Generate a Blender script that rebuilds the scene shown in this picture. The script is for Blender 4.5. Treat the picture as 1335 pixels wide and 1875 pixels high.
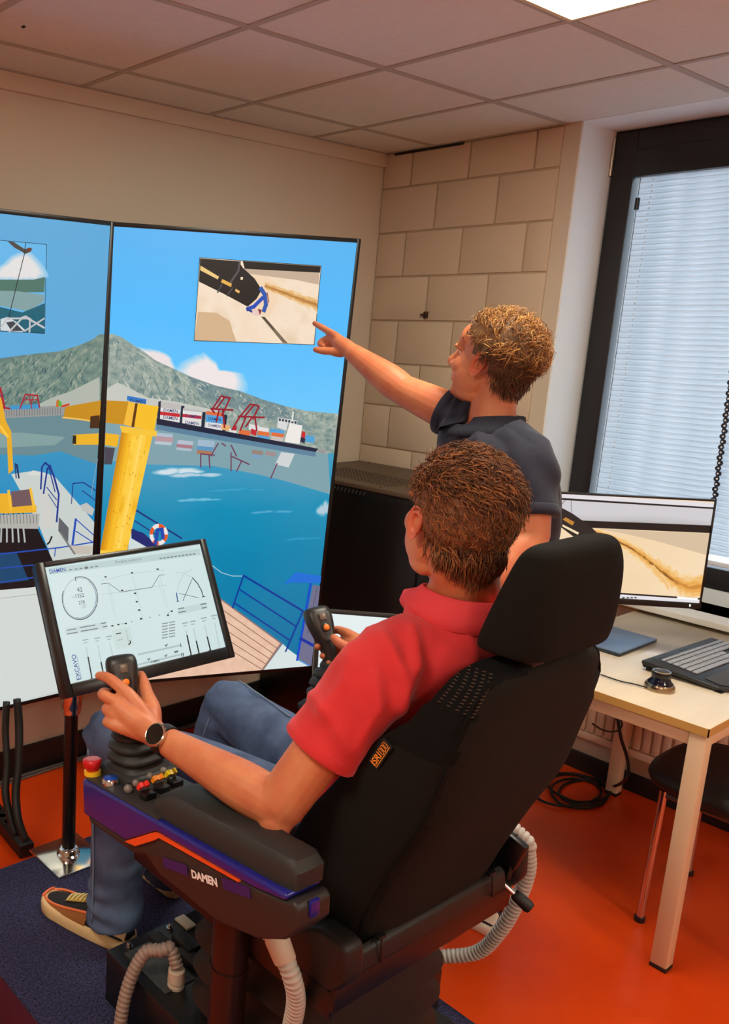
import bpy, bmesh, math, random
import numpy as np
from mathutils import Vector, Matrix, noise
for _o in list(bpy.data.objects): bpy.data.objects.remove(_o)
COL=bpy.context.scene.collection
SC=bpy.context.scene
# ------------------------------------------------------------------ camera
def setup_camera():
    f,ppx=1624.31,229.71
    yaw,pitch,roll=0.6311,0.2031,-0.0331
    cy,sy,cp,sp=math.cos(yaw),math.sin(yaw),math.cos(pitch),math.sin(pitch)
    fwd=Vector((sy*cp,cy*cp,-sp)); right=Vector((cy,-sy,0)); down=fwd.cross(right)
    cr,sr=math.cos(roll),math.sin(roll)
    r2=right*cr+down*sr; d2=-right*sr+down*cr
    cd=bpy.data.cameras.new('camera'); co=bpy.data.objects.new('camera',cd); COL.objects.link(co)
    m=Matrix.Identity(4)
    for i in range(3):
        m[i][0]=r2[i]; m[i][1]=-d2[i]; m[i][2]=-fwd[i]
    m[0][3],m[1][3],m[2][3]=-3.5556,-2.8875,1.7681
    co.matrix_world=m
    cd.sensor_fit='AUTO'; cd.sensor_width=36.0; cd.lens=f/1875*36.0
    cd.shift_x=(667.5-ppx)/1875.0; cd.shift_y=0.0
    cd.clip_start=0.05; cd.clip_end=200
    SC.camera=co
setup_camera()
# ------------------------------------------------------------------ world, light, exposure
SC.view_settings.view_transform='Standard'; SC.view_settings.look='None'
SC.view_settings.gamma=1.0; SC.view_settings.use_curve_mapping=False
SC.view_settings.exposure=0.0
WORLD_STRENGTH=2.9; PANEL_STRENGTH=30
w=bpy.data.worlds.new('world'); SC.world=w; w.use_nodes=True
_bg=w.node_tree.nodes['Background']; _bg.inputs[0].default_value=(0.72,0.86,1.0,1); _bg.inputs[1].default_value=WORLD_STRENGTH
SC.cycles.max_bounces=6; SC.cycles.diffuse_bounces=4; SC.cycles.transmission_bounces=4
SC.cycles.use_denoising=True
SC.cycles.sample_clamp_indirect=6
# ------------------------------------------------------------------ materials
def lin(c):
    return tuple(((v/255)/12.92 if v/255<=.04045 else ((v/255+.055)/1.055)**2.4) for v in c)
MATS={}
def M(name,col,rough=.55,metal=0.0,spec=.5,nscale=0,namt=0,bump=0,bscale=80,coat=0,sheen=0,stretch=None,col2=None,trans=0):
    if name in MATS: return MATS[name]
    m=bpy.data.materials.new(name); m.use_nodes=True; nt=m.node_tree; b=nt.nodes['Principled BSDF']
    c=lin(col)+(1,)
    b.inputs['Base Color'].default_value=c; b.inputs['Roughness'].default_value=rough; b.inputs['Metallic'].default_value=metal
    b.inputs['Specular IOR Level'].default_value=spec
    if coat: b.inputs['Coat Weight'].default_value=coat
    if sheen: b.inputs['Sheen Weight'].default_value=sheen
    if namt or bump:
        tc=nt.nodes.new('ShaderNodeTexCoord'); src=tc.outputs['Object']
        if stretch:
            mp=nt.nodes.new('ShaderNodeMapping'); mp.inputs['Scale'].default_value=stretch; nt.links.new(src,mp.inputs[0]); src=mp.outputs[0]
    if namt:
        n=nt.nodes.new('ShaderNodeTexNoise'); n.inputs['Scale'].default_value=nscale; n.inputs['Detail'].default_value=5
        nt.links.new(src,n.inputs['Vector'])
        mx=nt.nodes.new('ShaderNodeMix'); mx.data_type='RGBA'
        c2=lin(col2)+(1,) if col2 else tuple(max(0,v*(1-namt)) for v in c[:3])+(1,)
        mx.inputs[6].default_value=c; mx.inputs[7].default_value=c2
        rp=nt.nodes.new('ShaderNodeMapRange'); rp.inputs[1].default_value=.35; rp.inputs[2].default_value=.65
        nt.links.new(n.outputs[0],rp.inputs[0]); nt.links.new(rp.outputs[0],mx.inputs[0]); nt.links.new(mx.outputs[2],b.inputs['Base Color'])
    if bump:
        n2=nt.nodes.new('ShaderNodeTexNoise'); n2.inputs['Scale'].default_value=bscale; n2.inputs['Detail'].default_value=3
        nt.links.new(src,n2.inputs['Vector'])
        bp=nt.nodes.new('ShaderNodeBump'); bp.inputs['Strength'].default_value=bump; bp.inputs['Distance'].default_value=.004
        nt.links.new(n2.outputs[0],bp.inputs['Height']); nt.links.new(bp.outputs[0],b.inputs['Normal'])
    MATS[name]=m; return m
def EM(name,col,strength=1.0):
    if name in MATS: return MATS[name]
    m=bpy.data.materials.new(name); m.use_nodes=True; nt=m.node_tree; b=nt.nodes['Principled BSDF']
    b.inputs['Base Color'].default_value=(0,0,0,1); b.inputs['Roughness'].default_value=.25
    b.inputs['Emission Color'].default_value=lin(col)+(1,); b.inputs['Emission Strength'].default_value=strength
    MATS[name]=m; return m
# ------------------------------------------------------------------ objects
OFF={}
def thing(name,label,cat,loc,group=None):
    o=bpy.data.objects.new(name,None); COL.objects.link(o); o.location=loc; o.empty_display_size=.05
    o['label']=label; o['category']=cat
    if group: o['group']=group
    OFF[o.name]=Vector(loc); return o
def tag(o,label,cat,group=None):
    o['label']=label; o['category']=cat
    if group: o['group']=group
    return o
def link(name,me,parent=None,kind=None,label=None):
    """link a mesh whose vertices are in world space; shift it to the parent's origin"""
    o=bpy.data.objects.new(name,me); COL.objects.link(o)
    if parent is not None:
        off=OFF[parent.name]; me.transform(Matrix.Translation(-off)); o.parent=parent; OFF[o.name]=off
    else:
        OFF[o.name]=Vector((0,0,0))
    if kind: o['kind']=kind
    if label: o['label']=label
    return o
class G:
    """collects shapes; build() links them as one mesh"""
    def __init__(s): s.v=[]; s.f=[]; s.m=[]
    def add(s,vf,mi=0):
        v,f=vf; n=len(s.v); s.v+= [tuple(q) for q in v]; s.f+=[tuple(i+n for i in q) for q in f]; s.m+=[mi]*len(f); return s
    def mesh(s,name,mats,smooth=True,auto=None):
        me=bpy.data.meshes.new(name); me.from_pydata(s.v,[],s.f)
        if not isinstance(mats,(list,tuple)): mats=[mats]
        for m in mats: me.materials.append(m)
        me.polygons.foreach_set('material_index',s.m)
        me.update()
        if auto is not None:
            bm=bmesh.new(); bm.from_mesh(me)
            bmesh.ops.recalc_face_normals(bm,faces=bm.faces)
            for fc in bm.faces: fc.smooth=True
            for e in bm.edges:
                if len(e.link_faces)==2 and e.calc_face_angle(0)>math.radians(auto): e.smooth=False
            bm.to_mesh(me); bm.free()
        else:
            me.polygons.foreach_set('use_smooth',[smooth]*len(me.polygons))
        return me
    def build(s,name,mats,parent=None,smooth=True,auto=None,kind=None,label=None):
        return link(name,s.mesh(name,mats,smooth,auto),parent,kind,label)
def V(p): return np.array(p,float)
def rotz(a):
    c,s=math.cos(a),math.sin(a); return np.array([[c,-s,0],[s,c,0],[0,0,1]])
def rotx(a):
    c,s=math.cos(a),math.sin(a); return np.array([[1,0,0],[0,c,-s],[0,s,c]])
def roty(a):
    c,s=math.cos(a),math.sin(a); return np.array([[c,0,s],[0,1,0],[-s,0,c]])
def box(c,size,R=None,r=0,seg=2):
    c=V(c); h=V(size)/2
    if r<=0:
        vs=[V((sx,sy,sz))*h for sz in (-1,1) for sy in (-1,1) for sx in (-1,1)]
        fs=[(0,2,3,1),(4,5,7,6),(0,1,5,4),(2,6,7,3),(0,4,6,2),(1,3,7,5)]
    else:
        bm=bmesh.new(); bmesh.ops.create_cube(bm,size=1)
        for q in bm.verts: q.co=Vector((q.co.x*size[0],q.co.y*size[1],q.co.z*size[2]))
        bmesh.ops.bevel(bm,geom=list(bm.edges),offset=r,segments=seg,profile=.5,affect='EDGES')
        vs=[V(q.co) for q in bm.verts]; bm.verts.index_update(); fs=[tuple(q.index for q in fc.verts) for fc in bm.faces]; bm.free()
    if R is not None: vs=[R@q for q in vs]
    return [q+c for q in vs],fs
def bx(lo,hi,r=0,seg=2):
    lo,hi=V(lo),V(hi); return box((lo+hi)/2,hi-lo,None,r,seg)
def catmull(P,sub):
    P=[V(p) for p in P]
    if sub<=1 or len(P)<3: return P if sub<=1 else [P[0]+(P[-1]-P[0])*k/sub for k in range(sub+1)] if len(P)==2 else P
    out=[]
    for i in range(len(P)-1):
        p0=P[max(i-1,0)]; p1=P[i]; p2=P[i+1]; p3=P[min(i+2,len(P)-1)]
        for k in range(sub):
            t=k/sub
            out.append(.5*((2*p1)+(-p0+p2)*t+(2*p0-5*p1+4*p2-p3)*t*t+(-p0+3*p1-3*p2+p3)*t**3))
    out.append(P[-1]); return out
def tube(P,rad,n=12,sub=1,flat=1.0,ref=None,round_end=False):
    """swept tube; rad number or list; flat squeezes the section along the binormal"""
    if not hasattr(rad,'__len__'): rad=[rad]*len(P)
    Q=catmull([tuple(p)+(r,) for p,r in zip(P,rad)],sub)
    C_=[q[:3] for q in Q]; R_=[max(q[3],1e-5) for q in Q]
    if round_end:
        d0=C_[0]-C_[1]; d0/=np.linalg.norm(d0)+1e-9; d1=C_[-1]-C_[-2]; d1/=np.linalg.norm(d1)+1e-9
        r0,r1=R_[0],R_[-1]
        C_=[C_[0]+d0*r0*.95,C_[0]+d0*r0*.7]+C_+[C_[-1]+d1*r1*.7,C_[-1]+d1*r1*.95]
        R_=[r0*.25,r0*.72]+R_+[r1*.72,r1*.25]
    n_=len(C_); T=[]
    for i in range(n_):
        t=C_[min(i+1,n_-1)]-C_[max(i-1,0)]; T.append(t/(np.linalg.norm(t)+1e-12))
    u=V(ref) if ref is not None else (V((0,0,1)) if abs(T[0][2])<.9 else V((1,0,0)))
    vs=[];fs=[]
    for i in range(n_):
        t=T[i]; u=u-t*(u@t); u/=np.linalg.norm(u)+1e-12; b=np.cross(t,u)
        for k in range(n):
            a=2*math.pi*k/n; vs.append(C_[i]+(u*math.cos(a)+b*math.sin(a)*flat)*R_[i])
    for i in range(n_-1):
        for k in range(n):
            a=i*n+k; b2=i*n+(k+1)%n; fs.append((a,b2,b2+n,a+n))
    fs.append(tuple(range(n-1,-1,-1))); fs.append(tuple(range((n_-1)*n,n_*n)))
    return vs,fs
def lathe(prof,base=(0,0,0),axis=(0,0,1),n=20):
    """prof: list of (r,h) along axis"""
    base=V(base); t=V(axis); t=t/np.linalg.norm(t)
    u=V((1,0,0)) if abs(t[0])<.9 else V((0,1,0)); u=u-t*(u@t); u/=np.linalg.norm(u); b=np.cross(t,u)
    vs=[];fs=[]
    for r,h in prof:
        for k in range(n):
            a=2*math.pi*k/n; vs.append(base+t*h+(u*math.cos(a)+b*math.sin(a))*max(r,1e-5))
    for i in range(len(prof)-1):
        for k in range(n):
            a=i*n+k; b2=i*n+(k+1)%n; fs.append((a,b2,b2+n,a+n))
    fs.append(tuple(range(n-1,-1,-1))); fs.append(tuple(range((len(prof)-1)*n,len(prof)*n)))
    return vs,fs
def ell(c,r,R=None,nu=20,nv=12):
    c=V(c); vs=[];fs=[]
    for i in range(nv+1):
        th=math.pi*(i+ (0.02 if i==0 else (-.02 if i==nv else 0)))/nv
        for k in range(nu):
            a=2*math.pi*k/nu; q=V((math.sin(th)*math.cos(a)*r[0],math.sin(th)*math.sin(a)*r[1],math.cos(th)*r[2]))
            vs.append((R@q if R is not None else q)+c)
    for i in range(nv):
        for k in range(nu):
            a=i*nu+k; b=i*nu+(k+1)%nu; fs.append((a,a+nu,b+nu,b))
    fs.append(tuple(range(nu))); fs.append(tuple(range((nv+1)*nu-1,nv*nu-1,-1)))
    return vs,fs
def loft(rings,cap=True):
    n=len(rings[0]); vs=[q for r in rings for q in r]; fs=[]
    for i in range(len(rings)-1):
        for k in range(n):
            a=i*n+k; b=i*n+(k+1)%n; fs.append((a,b,b+n,a+n))
    if cap: fs.append(tuple(range(n-1,-1,-1))); fs.append(tuple(range((len(rings)-1)*n,len(rings)*n)))
    return vs,fs
def sring(c,rx,ry,X=(1,0,0),Y=(0,1,0),n=28,e=2.0):
    c=V(c);X=V(X);Y=V(Y); out=[]
    for k in range(n):
        a=2*math.pi*k/n; ca,sa=math.cos(a),math.sin(a)
        out.append(c+X*rx*math.copysign(abs(ca)**(2/e),ca)+Y*ry*math.copysign(abs(sa)**(2/e),sa))
    return out
def prism(poly,o,U,W,N,d):
    """extrude 2-D outline (list of (a,b)) from plane o,U,W by d along N"""
    o,U,W,N=V(o),V(U),V(W),V(N); n=len(poly)
    vs=[o+U*a+W*b for a,b in poly]+[o+U*a+W*b+N*d for a,b in poly]
    fs=[tuple(range(n-1,-1,-1)),tuple(range(n,2*n))]+[(i,(i+1)%n,(i+1)%n+n,i+n) for i in range(n)]
    return vs,fs
def bevel_mesh(me,r,seg=2,ang=30):
    bm=bmesh.new(); bm.from_mesh(me); bmesh.ops.remove_doubles(bm,verts=bm.verts,dist=1e-5); bmesh.ops.recalc_face_normals(bm,faces=bm.faces)
    es=[e for e in bm.edges if len(e.link_faces)==2 and e.calc_face_angle(0)>math.radians(ang)]
    bmesh.ops.bevel(bm,geom=es,offset=r,segments=seg,profile=.5,affect='EDGES',clamp_overlap=True)
    for fc in bm.faces: fc.smooth=True
    for e in bm.edges:
        if len(e.link_faces)==2 and e.calc_face_angle(0)>math.radians(40): e.smooth=False
    bm.to_mesh(me); bm.free(); return me
def voxel(g,name,size,mats,iters=3,parent=None,disp=None,factor=.5,label=None):
    """fuse the collected shapes into ONE continuous skin and relax it"""
    me=g.mesh(name,mats); 
    bm=bmesh.new(); bm.from_mesh(me); bmesh.ops.recalc_face_normals(bm,faces=bm.faces); bm.to_mesh(me); bm.free()
    o=bpy.data.objects.new(name+'_tmp',me); COL.objects.link(o)
    md=o.modifiers.new('r','REMESH'); md.mode='VOXEL'; md.voxel_size=size; md.adaptivity=0
    if iters:
        sm=o.modifiers.new('s','SMOOTH'); sm.iterations=iters; sm.factor=factor
    dg=bpy.context.evaluated_depsgraph_get(); 
    me2=bpy.data.meshes.new_from_object(o.evaluated_get(dg)); me2.name=name
    bpy.data.objects.remove(o); bpy.data.meshes.remove(me)
    me2.materials.clear()
    for m in (mats if isinstance(mats,(list,tuple)) else [mats]): me2.materials.append(m)
    if disp:
        n=len(me2.vertices); co=np.empty(n*3); me2.vertices.foreach_get('co',co); no=np.empty(n*3); me2.vertices.foreach_get('normal',no)
        co=co.reshape(-1,3); no=no.reshape(-1,3)
        d=disp(co,no); co=co+no*d[:,None]; me2.vertices.foreach_set('co',co.ravel()); me2.update()
    me2.polygons.foreach_set('use_smooth',[True]*len(me2.polygons))
    return link(name,me2,parent,label=label)
def text_mesh(s,o,U,W,N,height=None,width=None,depth=.0006,bold=0.0,shear=0.0):
    """lettering: text laid from point o along U (reading direction), W up; returns (verts,faces)"""
    cu=bpy.data.curves.new('t','FONT'); cu.body=s; cu.size=1; cu.extrude=0; cu.offset=bold; cu.shear=shear; cu.resolution_u=3
    ob=bpy.data.objects.new('t',cu); COL.objects.link(ob)
    dg=bpy.context.evaluated_depsgraph_get(); me=bpy.data.meshes.new_from_object(ob.evaluated_get(dg))
    vs=[V(q.co) for q in me.vertices]; fs=[tuple(p.vertices) for p in me.polygons]
    bpy.data.objects.remove(ob); bpy.data.curves.remove(cu); bpy.data.meshes.remove(me)
    xs=[q[0] for q in vs]; ys=[q[1] for q in vs]; w0=max(xs)-min(xs); h0=max(ys)-min(ys)
    sx=(width/w0) if width else (height/h0); sy=(height/h0) if height else sx
    o,U,W,N=V(o),V(U),V(W),V(N)
    return [o+U*(q[0]-min(xs))*sx+W*(q[1]-min(ys))*sy+N*depth for q in vs],fs
def ripple(scale,amp,stretch=(1,1,1),seed=0):
    st=stretch
    def fn(co,no):
        return np.array([amp*noise.noise(Vector((c[0]*scale*st[0]+seed,c[1]*scale*st[1],c[2]*scale*st[2]))) for c in co])
    return fn
PLANES={'TVR': [(-1.382, -0.5047, 1.2818), (0.94484, -0.32754, 0.0), (0.01748, 0.05043, -0.99857), (-0.32707, -0.94349, -0.05337)], 'TVL': [(-2.2895, -0.352, 1.2818), (0.9998, -0.02, 0.0), (0.00101, 0.05037, -0.99873), (-0.01997, -0.99853, -0.05038)], 'MON': [(-2.14951, -1.04651, 1.01172), (0.99961, -0.02593, 0.01004), (-0.00251, -0.44379, -0.89613), (-0.02769, -0.89576, 0.44368)], 'DSK': [(-0.6213, -1.5451, 1.1173), (0.74049, -0.67207, 0.0), (-0.02325, -0.02562, -0.9994), (-0.67167, -0.74004, 0.03459)]}
PIC_R=[
('p','water',[(-0.5365,-0.2222),(0.4527,-0.1979),(0.4493,1.0133),(-0.5582,0.9121)]),
('p',(126,162,172),[(-0.4775,-0.1943),(-0.258,-0.1758),(0.4229,-0.0611),(0.4544,0.107),(0.2525,0.0498),(0.1382,0.0229),(-0.0384,-0.0103),(-0.31,-0.0197),(-0.4908,-0.0413)]),
('c',(206,222,230),[(-0.1745,0.006),(0.1311,0.0201)],(90,166,196)),
('c',(180,206,220),[(-0.1,0.0192),(0.107,0.0142)],(90,166,196)),
('c',(110,184,212),[(-0.0825,0.1135),(0.0951,0.0103)],(0,140,184)),
('c',(80,164,200),[(0.2191,0.1674),(0.0961,0.0107)],(0,136,180)),
('c',(60,156,194),[(0.0553,0.0794),(0.133,0.0104)],(10,140,184)),
('c',(40,148,188),[(0.3686,0.2781),(0.0947,0.011)],(0,130,174)),
('c',(176,200,216),[(0.4527,0.1523),(0.0522,0.0523)],(0,138,180)),
('c',(238,224,224),[(-0.342,-0.424),(-0.2725,-0.4165),(-0.2399,-0.4042),(-0.2136,-0.371),(-0.1975,-0.3411),(-0.2792,-0.3622)],(112,200,248)),
('c',(242,230,228),[(-0.2001,-0.3486),(-0.1659,-0.3833),(-0.1382,-0.3952),(-0.1023,-0.4074),(-0.0635,-0.3855),(-0.0404,-0.3553),(0.0059,-0.3523),(0.0403,-0.3452),(0.0557,-0.3144),(0.0556,-0.2674),(-0.0488,-0.278),(-0.1548,-0.3113)],(112,200,248)),
('p','mountain',[(-0.5065,-0.438),(-0.4735,-0.4661),(-0.4412,-0.4706),(-0.4081,-0.4607),(-0.3621,-0.4345),(-0.3278,-0.4151),(-0.2806,-0.3846),(-0.2086,-0.356),(-0.1564,-0.3342),(-0.0507,-0.3012),(0.0457,-0.283),(0.1341,-0.2544),(0.2238,-0.2312),(0.3146,-0.2136),(0.4568,-0.2021),(0.4517,-0.0525),(0.4009,-0.0529),(-0.2679,-0.1719),(-0.4969,-0.1942)]),
('p','mountain2',[(-0.1562,-0.3323),(-0.0507,-0.3012),(0.0457,-0.283),(0.1341,-0.2544),(0.2238,-0.2312),(0.3571,-0.1361),(0.276,-0.1566),(0.1179,-0.1966),(0.0081,-0.2258),(-0.0991,-0.2542)]),
('f',(0,0,0),[(-0.46,-0.4628),(-0.4081,-0.4607),(-0.3621,-0.4345),(-0.3278,-0.4151),(-0.2806,-0.3846),(-0.2086,-0.356),(-0.1564,-0.3342),(-0.0507,-0.3012),(0.0457,-0.283),(0.1341,-0.2544),(0.2238,-0.2312),(0.3146,-0.2136),(0.4407,-0.202)],420,((120,142,138),(104,132,128),(150,166,156),(176,186,176),(196,200,190),(88,120,128)),-0.1763),
('p',(196,200,192),[(-0.4522,-0.2847),(-0.4143,-0.3076),(-0.3642,-0.2858),(-0.303,-0.2561),(-0.2013,-0.2437),(-0.0331,-0.2118),(-0.0484,-0.192),(-0.2606,-0.2182),(-0.4503,-0.2416)]),
('p',(38,120,196),[(-0.3772,-0.2625),(-0.3063,-0.2504),(-0.308,-0.2337),(-0.3777,-0.2459)]),
('t',(30,60,120),[(-0.3674,-0.2403),(-0.3121,-0.2336)],'DAMEN'),
('p',(30,40,62),[(-0.2625,-0.2424),(-0.2532,-0.2457),(-0.2518,-0.1776),(-0.2629,-0.1808)]),
('p',(190,186,184),[(-0.2529,-0.2418),(-0.1798,-0.2346),(-0.1797,-0.2143),(-0.2529,-0.2217)]),
('p',(224,222,222),[(-0.2529,-0.2217),(-0.1797,-0.2143),(-0.1796,-0.2007),(-0.2529,-0.2082)]),
('p',(196,40,50),[(-0.2529,-0.2082),(-0.1796,-0.2007),(-0.1795,-0.1884),(-0.2529,-0.196)]),
('p',(224,222,222),[(-0.2529,-0.196),(-0.1795,-0.1884),(-0.1794,-0.1666),(-0.2529,-0.1743)]),
('p',(30,40,62),[(-0.1767,-0.2294),(-0.1641,-0.2282),(-0.1666,-0.1626),(-0.1779,-0.1653)]),
('t',(30,55,110),[(-0.242,-0.2084),(-0.1884,-0.203)],'DAMEN'),
('t',(30,55,110),[(-0.242,-0.1827),(-0.1883,-0.1771)],'DAMEN'),
('p',(186,186,184),[(-0.1691,-0.2204),(-0.0975,-0.2129),(-0.0974,-0.2053),(-0.1691,-0.2128)]),
('p',(224,222,222),[(-0.1691,-0.2128),(-0.0974,-0.2053),(-0.0973,-0.1927),(-0.1691,-0.2003)]),
('p',(196,40,50),[(-0.1691,-0.2003),(-0.0973,-0.1927),(-0.0972,-0.1812),(-0.1691,-0.1889)]),
('p',(224,222,222),[(-0.1691,-0.1889),(-0.0972,-0.1812),(-0.097,-0.1494),(-0.169,-0.1574)]),
('p',(30,40,62),[(-0.0943,-0.2077),(-0.0815,-0.2064),(-0.084,-0.1454),(-0.0955,-0.1481)]),
('t',(30,55,110),[(-0.1584,-0.1891),(-0.1059,-0.1834)],'DAMEN'),
('t',(30,55,110),[(-0.1583,-0.165),(-0.1057,-0.1593)],'DAMEN'),
('p',(222,110,60),[(-0.0804,-0.211),(-0.0146,-0.2034),(-0.0144,-0.1908),(-0.0803,-0.1985)]),
('p',(78,160,214),[(-0.0803,-0.1985),(-0.0144,-0.1908),(-0.0141,-0.1642),(-0.0801,-0.1721)]),
('p',(224,222,222),[(-0.0801,-0.1721),(-0.0141,-0.1642),(-0.0138,-0.14),(-0.0799,-0.1481)]),
('p',(30,40,62),[(-0.0113,-0.1981),(0.0017,-0.1968),(-0.0005,-0.136),(-0.0122,-0.1387)]),
('t',(30,55,110),[(-0.0703,-0.1797),(-0.0222,-0.174)],'DAMEN'),
('t',(30,55,110),[(-0.0701,-0.1557),(-0.0219,-0.1499)],'DAMEN'),
('p',(222,110,60),[(0.0529,-0.1447),(0.0972,-0.1379),(0.0966,-0.1121),(0.0522,-0.119)]),
('p',(224,222,222),[(0.0911,-0.1649),(0.1283,-0.1582),(0.1273,-0.1378),(0.09,-0.1446)]),
('p',(224,222,222),[(0.1271,-0.1548),(0.172,-0.148),(0.1705,-0.133),(0.1256,-0.1399)]),
('p',(222,110,60),[(0.1285,-0.1398),(0.175,-0.133),(0.1736,-0.1166),(0.1271,-0.1235)]),
('p',(78,160,214),[(0.1285,-0.1242),(0.175,-0.1172),(0.1734,-0.1036),(0.1268,-0.1106)]),
('p',(78,160,214),[(0.1772,-0.148),(0.2338,-0.1411),(0.2322,-0.1274),(0.1756,-0.1343)]),
('p',(222,110,60),[(0.1837,-0.1343),(0.2337,-0.1274),(0.2322,-0.1123),(0.1822,-0.1193)]),
('p',(200,190,186),[(0.1836,-0.1206),(0.2321,-0.1136),(0.2306,-0.0985),(0.1821,-0.1056)]),
('p',(230,170,110),[(-0.0172,-0.1648),(0.0164,-0.1581),(0.0152,-0.138),(-0.0184,-0.1447)]),
('p',(224,222,222),[(0.0129,-0.148),(0.0423,-0.1413),(0.041,-0.1224),(0.0116,-0.1292)]),
('p',(78,160,214),[(0.3224,-0.1237),(0.3614,-0.1167),(0.3612,-0.0916),(0.3221,-0.0987)]),
('p',(196,40,50),[(0.3055,-0.1397),(0.3215,-0.1327),(0.3215,-0.105),(0.3055,-0.112)]),
('p',(30,40,62),[(0.3043,-0.1162),(0.3233,-0.1092),(0.3222,-0.0911),(0.3032,-0.0981)]),
('p',(196,40,50),[(0.0999,-0.148),(0.1225,-0.1412),(0.1215,-0.1208),(0.0988,-0.1277)]),
('p',(22,34,60),[(-0.2658,-0.1841),(0.382,-0.0711),(0.3719,-0.0586),(0.3173,-0.066),(0.2402,-0.0777),(-0.2645,-0.1625)]),
('p',(90,130,156),[(-0.2645,-0.1625),(0.3719,-0.0586),(0.3739,-0.0403),(0.3191,-0.0492),(-0.2635,-0.1442)]),
('p',(236,232,226),[(0.2521,-0.1671),(0.3057,-0.1589),(0.3011,-0.0891),(0.2381,-0.0984)]),
('p',(214,216,216),[(0.2028,-0.1888),(0.2841,-0.1768),(0.2824,-0.1644),(0.2461,-0.1671),(0.2414,-0.1397),(0.2029,-0.1514)]),
('p',(40,50,70),[(0.2069,-0.1854),(0.216,-0.1841),(0.2154,-0.1753),(0.207,-0.1766)]),
('p',(40,50,70),[(0.2198,-0.1834),(0.2288,-0.1821),(0.2282,-0.1732),(0.2199,-0.1746)]),
('p',(40,50,70),[(0.2326,-0.1814),(0.2417,-0.1801),(0.2412,-0.1712),(0.2328,-0.1726)]),
('p',(40,50,70),[(0.2455,-0.1794),(0.2547,-0.1781),(0.2541,-0.1692),(0.2457,-0.1705)]),
('p',(40,50,70),[(0.2585,-0.1774),(0.2677,-0.176),(0.2671,-0.1671),(0.2587,-0.1685)]),
('p',(40,50,70),[(0.2715,-0.1754),(0.2807,-0.174),(0.2801,-0.1651),(0.2717,-0.1665)]),
('s',(230,226,222),[(0.2617,-0.1753),(0.2626,-0.2094)],0.006),
('s',(150,26,44),[(-0.0602,-0.2144),(-0.0288,-0.2641)],0.0063),
('s',(150,26,44),[(-0.0288,-0.2641),(0.0073,-0.2578)],0.0064),
('s',(150,26,44),[(0.0073,-0.2578),(-0.0196,-0.1948)],0.0064),
('s',(150,26,44),[(-0.0455,-0.2158),(-0.0136,-0.2609)],0.0064),
('s',(150,26,44),[(-0.0641,-0.219),(0.0216,-0.2149)],0.0063),
('s',(150,26,44),[(-0.0566,-0.2131),(-0.0488,-0.2046)],0.0064),
('s',(150,26,44),[(-0.0177,-0.2147),(-0.0054,-0.1514)],0.0065),
('s',(150,26,44),[(-0.0319,-0.2146),(-0.0391,-0.1714)],0.0064),
('s',(150,26,44),[(0.0491,-0.1883),(0.0883,-0.2366)],0.0065),
('s',(150,26,44),[(0.0883,-0.2366),(0.1238,-0.2302)],0.0065),
('s',(150,26,44),[(0.1238,-0.2302),(0.1027,-0.1818)],0.0065),
('s',(150,26,44),[(0.0672,-0.1884),(0.103,-0.2341)],0.0065),
('s',(150,26,44),[(0.0452,-0.1917),(0.1489,-0.1886)],0.0065),
('s',(150,26,44),[(0.0744,-0.1884),(0.0568,-0.1413)],0.0066),
('s',(150,26,44),[(0.111,-0.1872),(0.1227,-0.1399)],0.0065),
('s',(150,26,44),[(0.0491,-0.1883),(0.0241,-0.1427)],0.0065),
('s',(150,26,44),[(0.0966,-0.1851),(0.0774,-0.1548)],0.0065),
('p',(178,30,46),[(0.0264,-0.1581),(0.0423,-0.1581),(0.041,-0.1399),(0.0249,-0.1427)]),
('p',(150,150,150),[(0.3822,-0.0697),(0.4136,-0.0653),(0.4114,-0.0512),(0.3782,-0.0571)]),
('p',(182,150,160),[(-0.2642,-0.1219),(-0.1983,-0.1164),(-0.2006,-0.0979),(-0.2665,-0.1035)]),
('p',(170,190,204),[(-0.2669,-0.1337),(-0.2011,-0.1283),(-0.2038,-0.1164),(-0.2697,-0.1219)]),
('p',(182,196,206),[(-0.2665,-0.1035),(-0.2026,-0.0979),(-0.2054,-0.0873),(-0.2693,-0.0929)]),
('p',(180,190,204),[(-0.181,-0.1071),(-0.121,-0.1015),(-0.1235,-0.0868),(-0.1835,-0.0925)]),
('p',(168,120,132),[(-0.1828,-0.0925),(-0.1228,-0.0868),(-0.1254,-0.0747),(-0.1855,-0.0805)]),
('p',(170,190,200),[(-0.1834,-0.0805),(-0.1254,-0.0747),(-0.1283,-0.0653),(-0.1863,-0.0711)]),
('p',(160,184,204),[(-0.1038,-0.1081),(-0.0394,-0.1025),(-0.0412,-0.0795),(-0.1057,-0.0853)]),
('p',(90,150,190),[(-0.105,-0.0853),(-0.0433,-0.0795),(-0.0458,-0.0647),(-0.1075,-0.0706)]),
('p',(170,120,90),[(-0.1053,-0.0705),(-0.0479,-0.0647),(-0.0504,-0.0512),(-0.1079,-0.0571)]),
('p',(150,130,120),[(0.1115,-0.0696),(0.1564,-0.0638),(0.1541,-0.0486),(0.1091,-0.0545)]),
('p',(160,140,140),[(0.1667,-0.0644),(0.2084,-0.0585),(0.2061,-0.0433),(0.1645,-0.0492)]),
('p',(120,160,190),[(0.1128,-0.0545),(0.1504,-0.0487),(0.148,-0.0349),(0.1104,-0.0408)]),
('p',(206,212,214),[(0.2285,-0.0597),(0.2853,-0.0523),(0.2648,-0.0007),(0.209,-0.014)]),
('s',(112,62,92),[(-0.0368,-0.0504),(-0.0908,-0.0556)],0.0051),
('s',(112,62,92),[(-0.0907,-0.0543),(-0.0872,-0.0068)],0.005),
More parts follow.
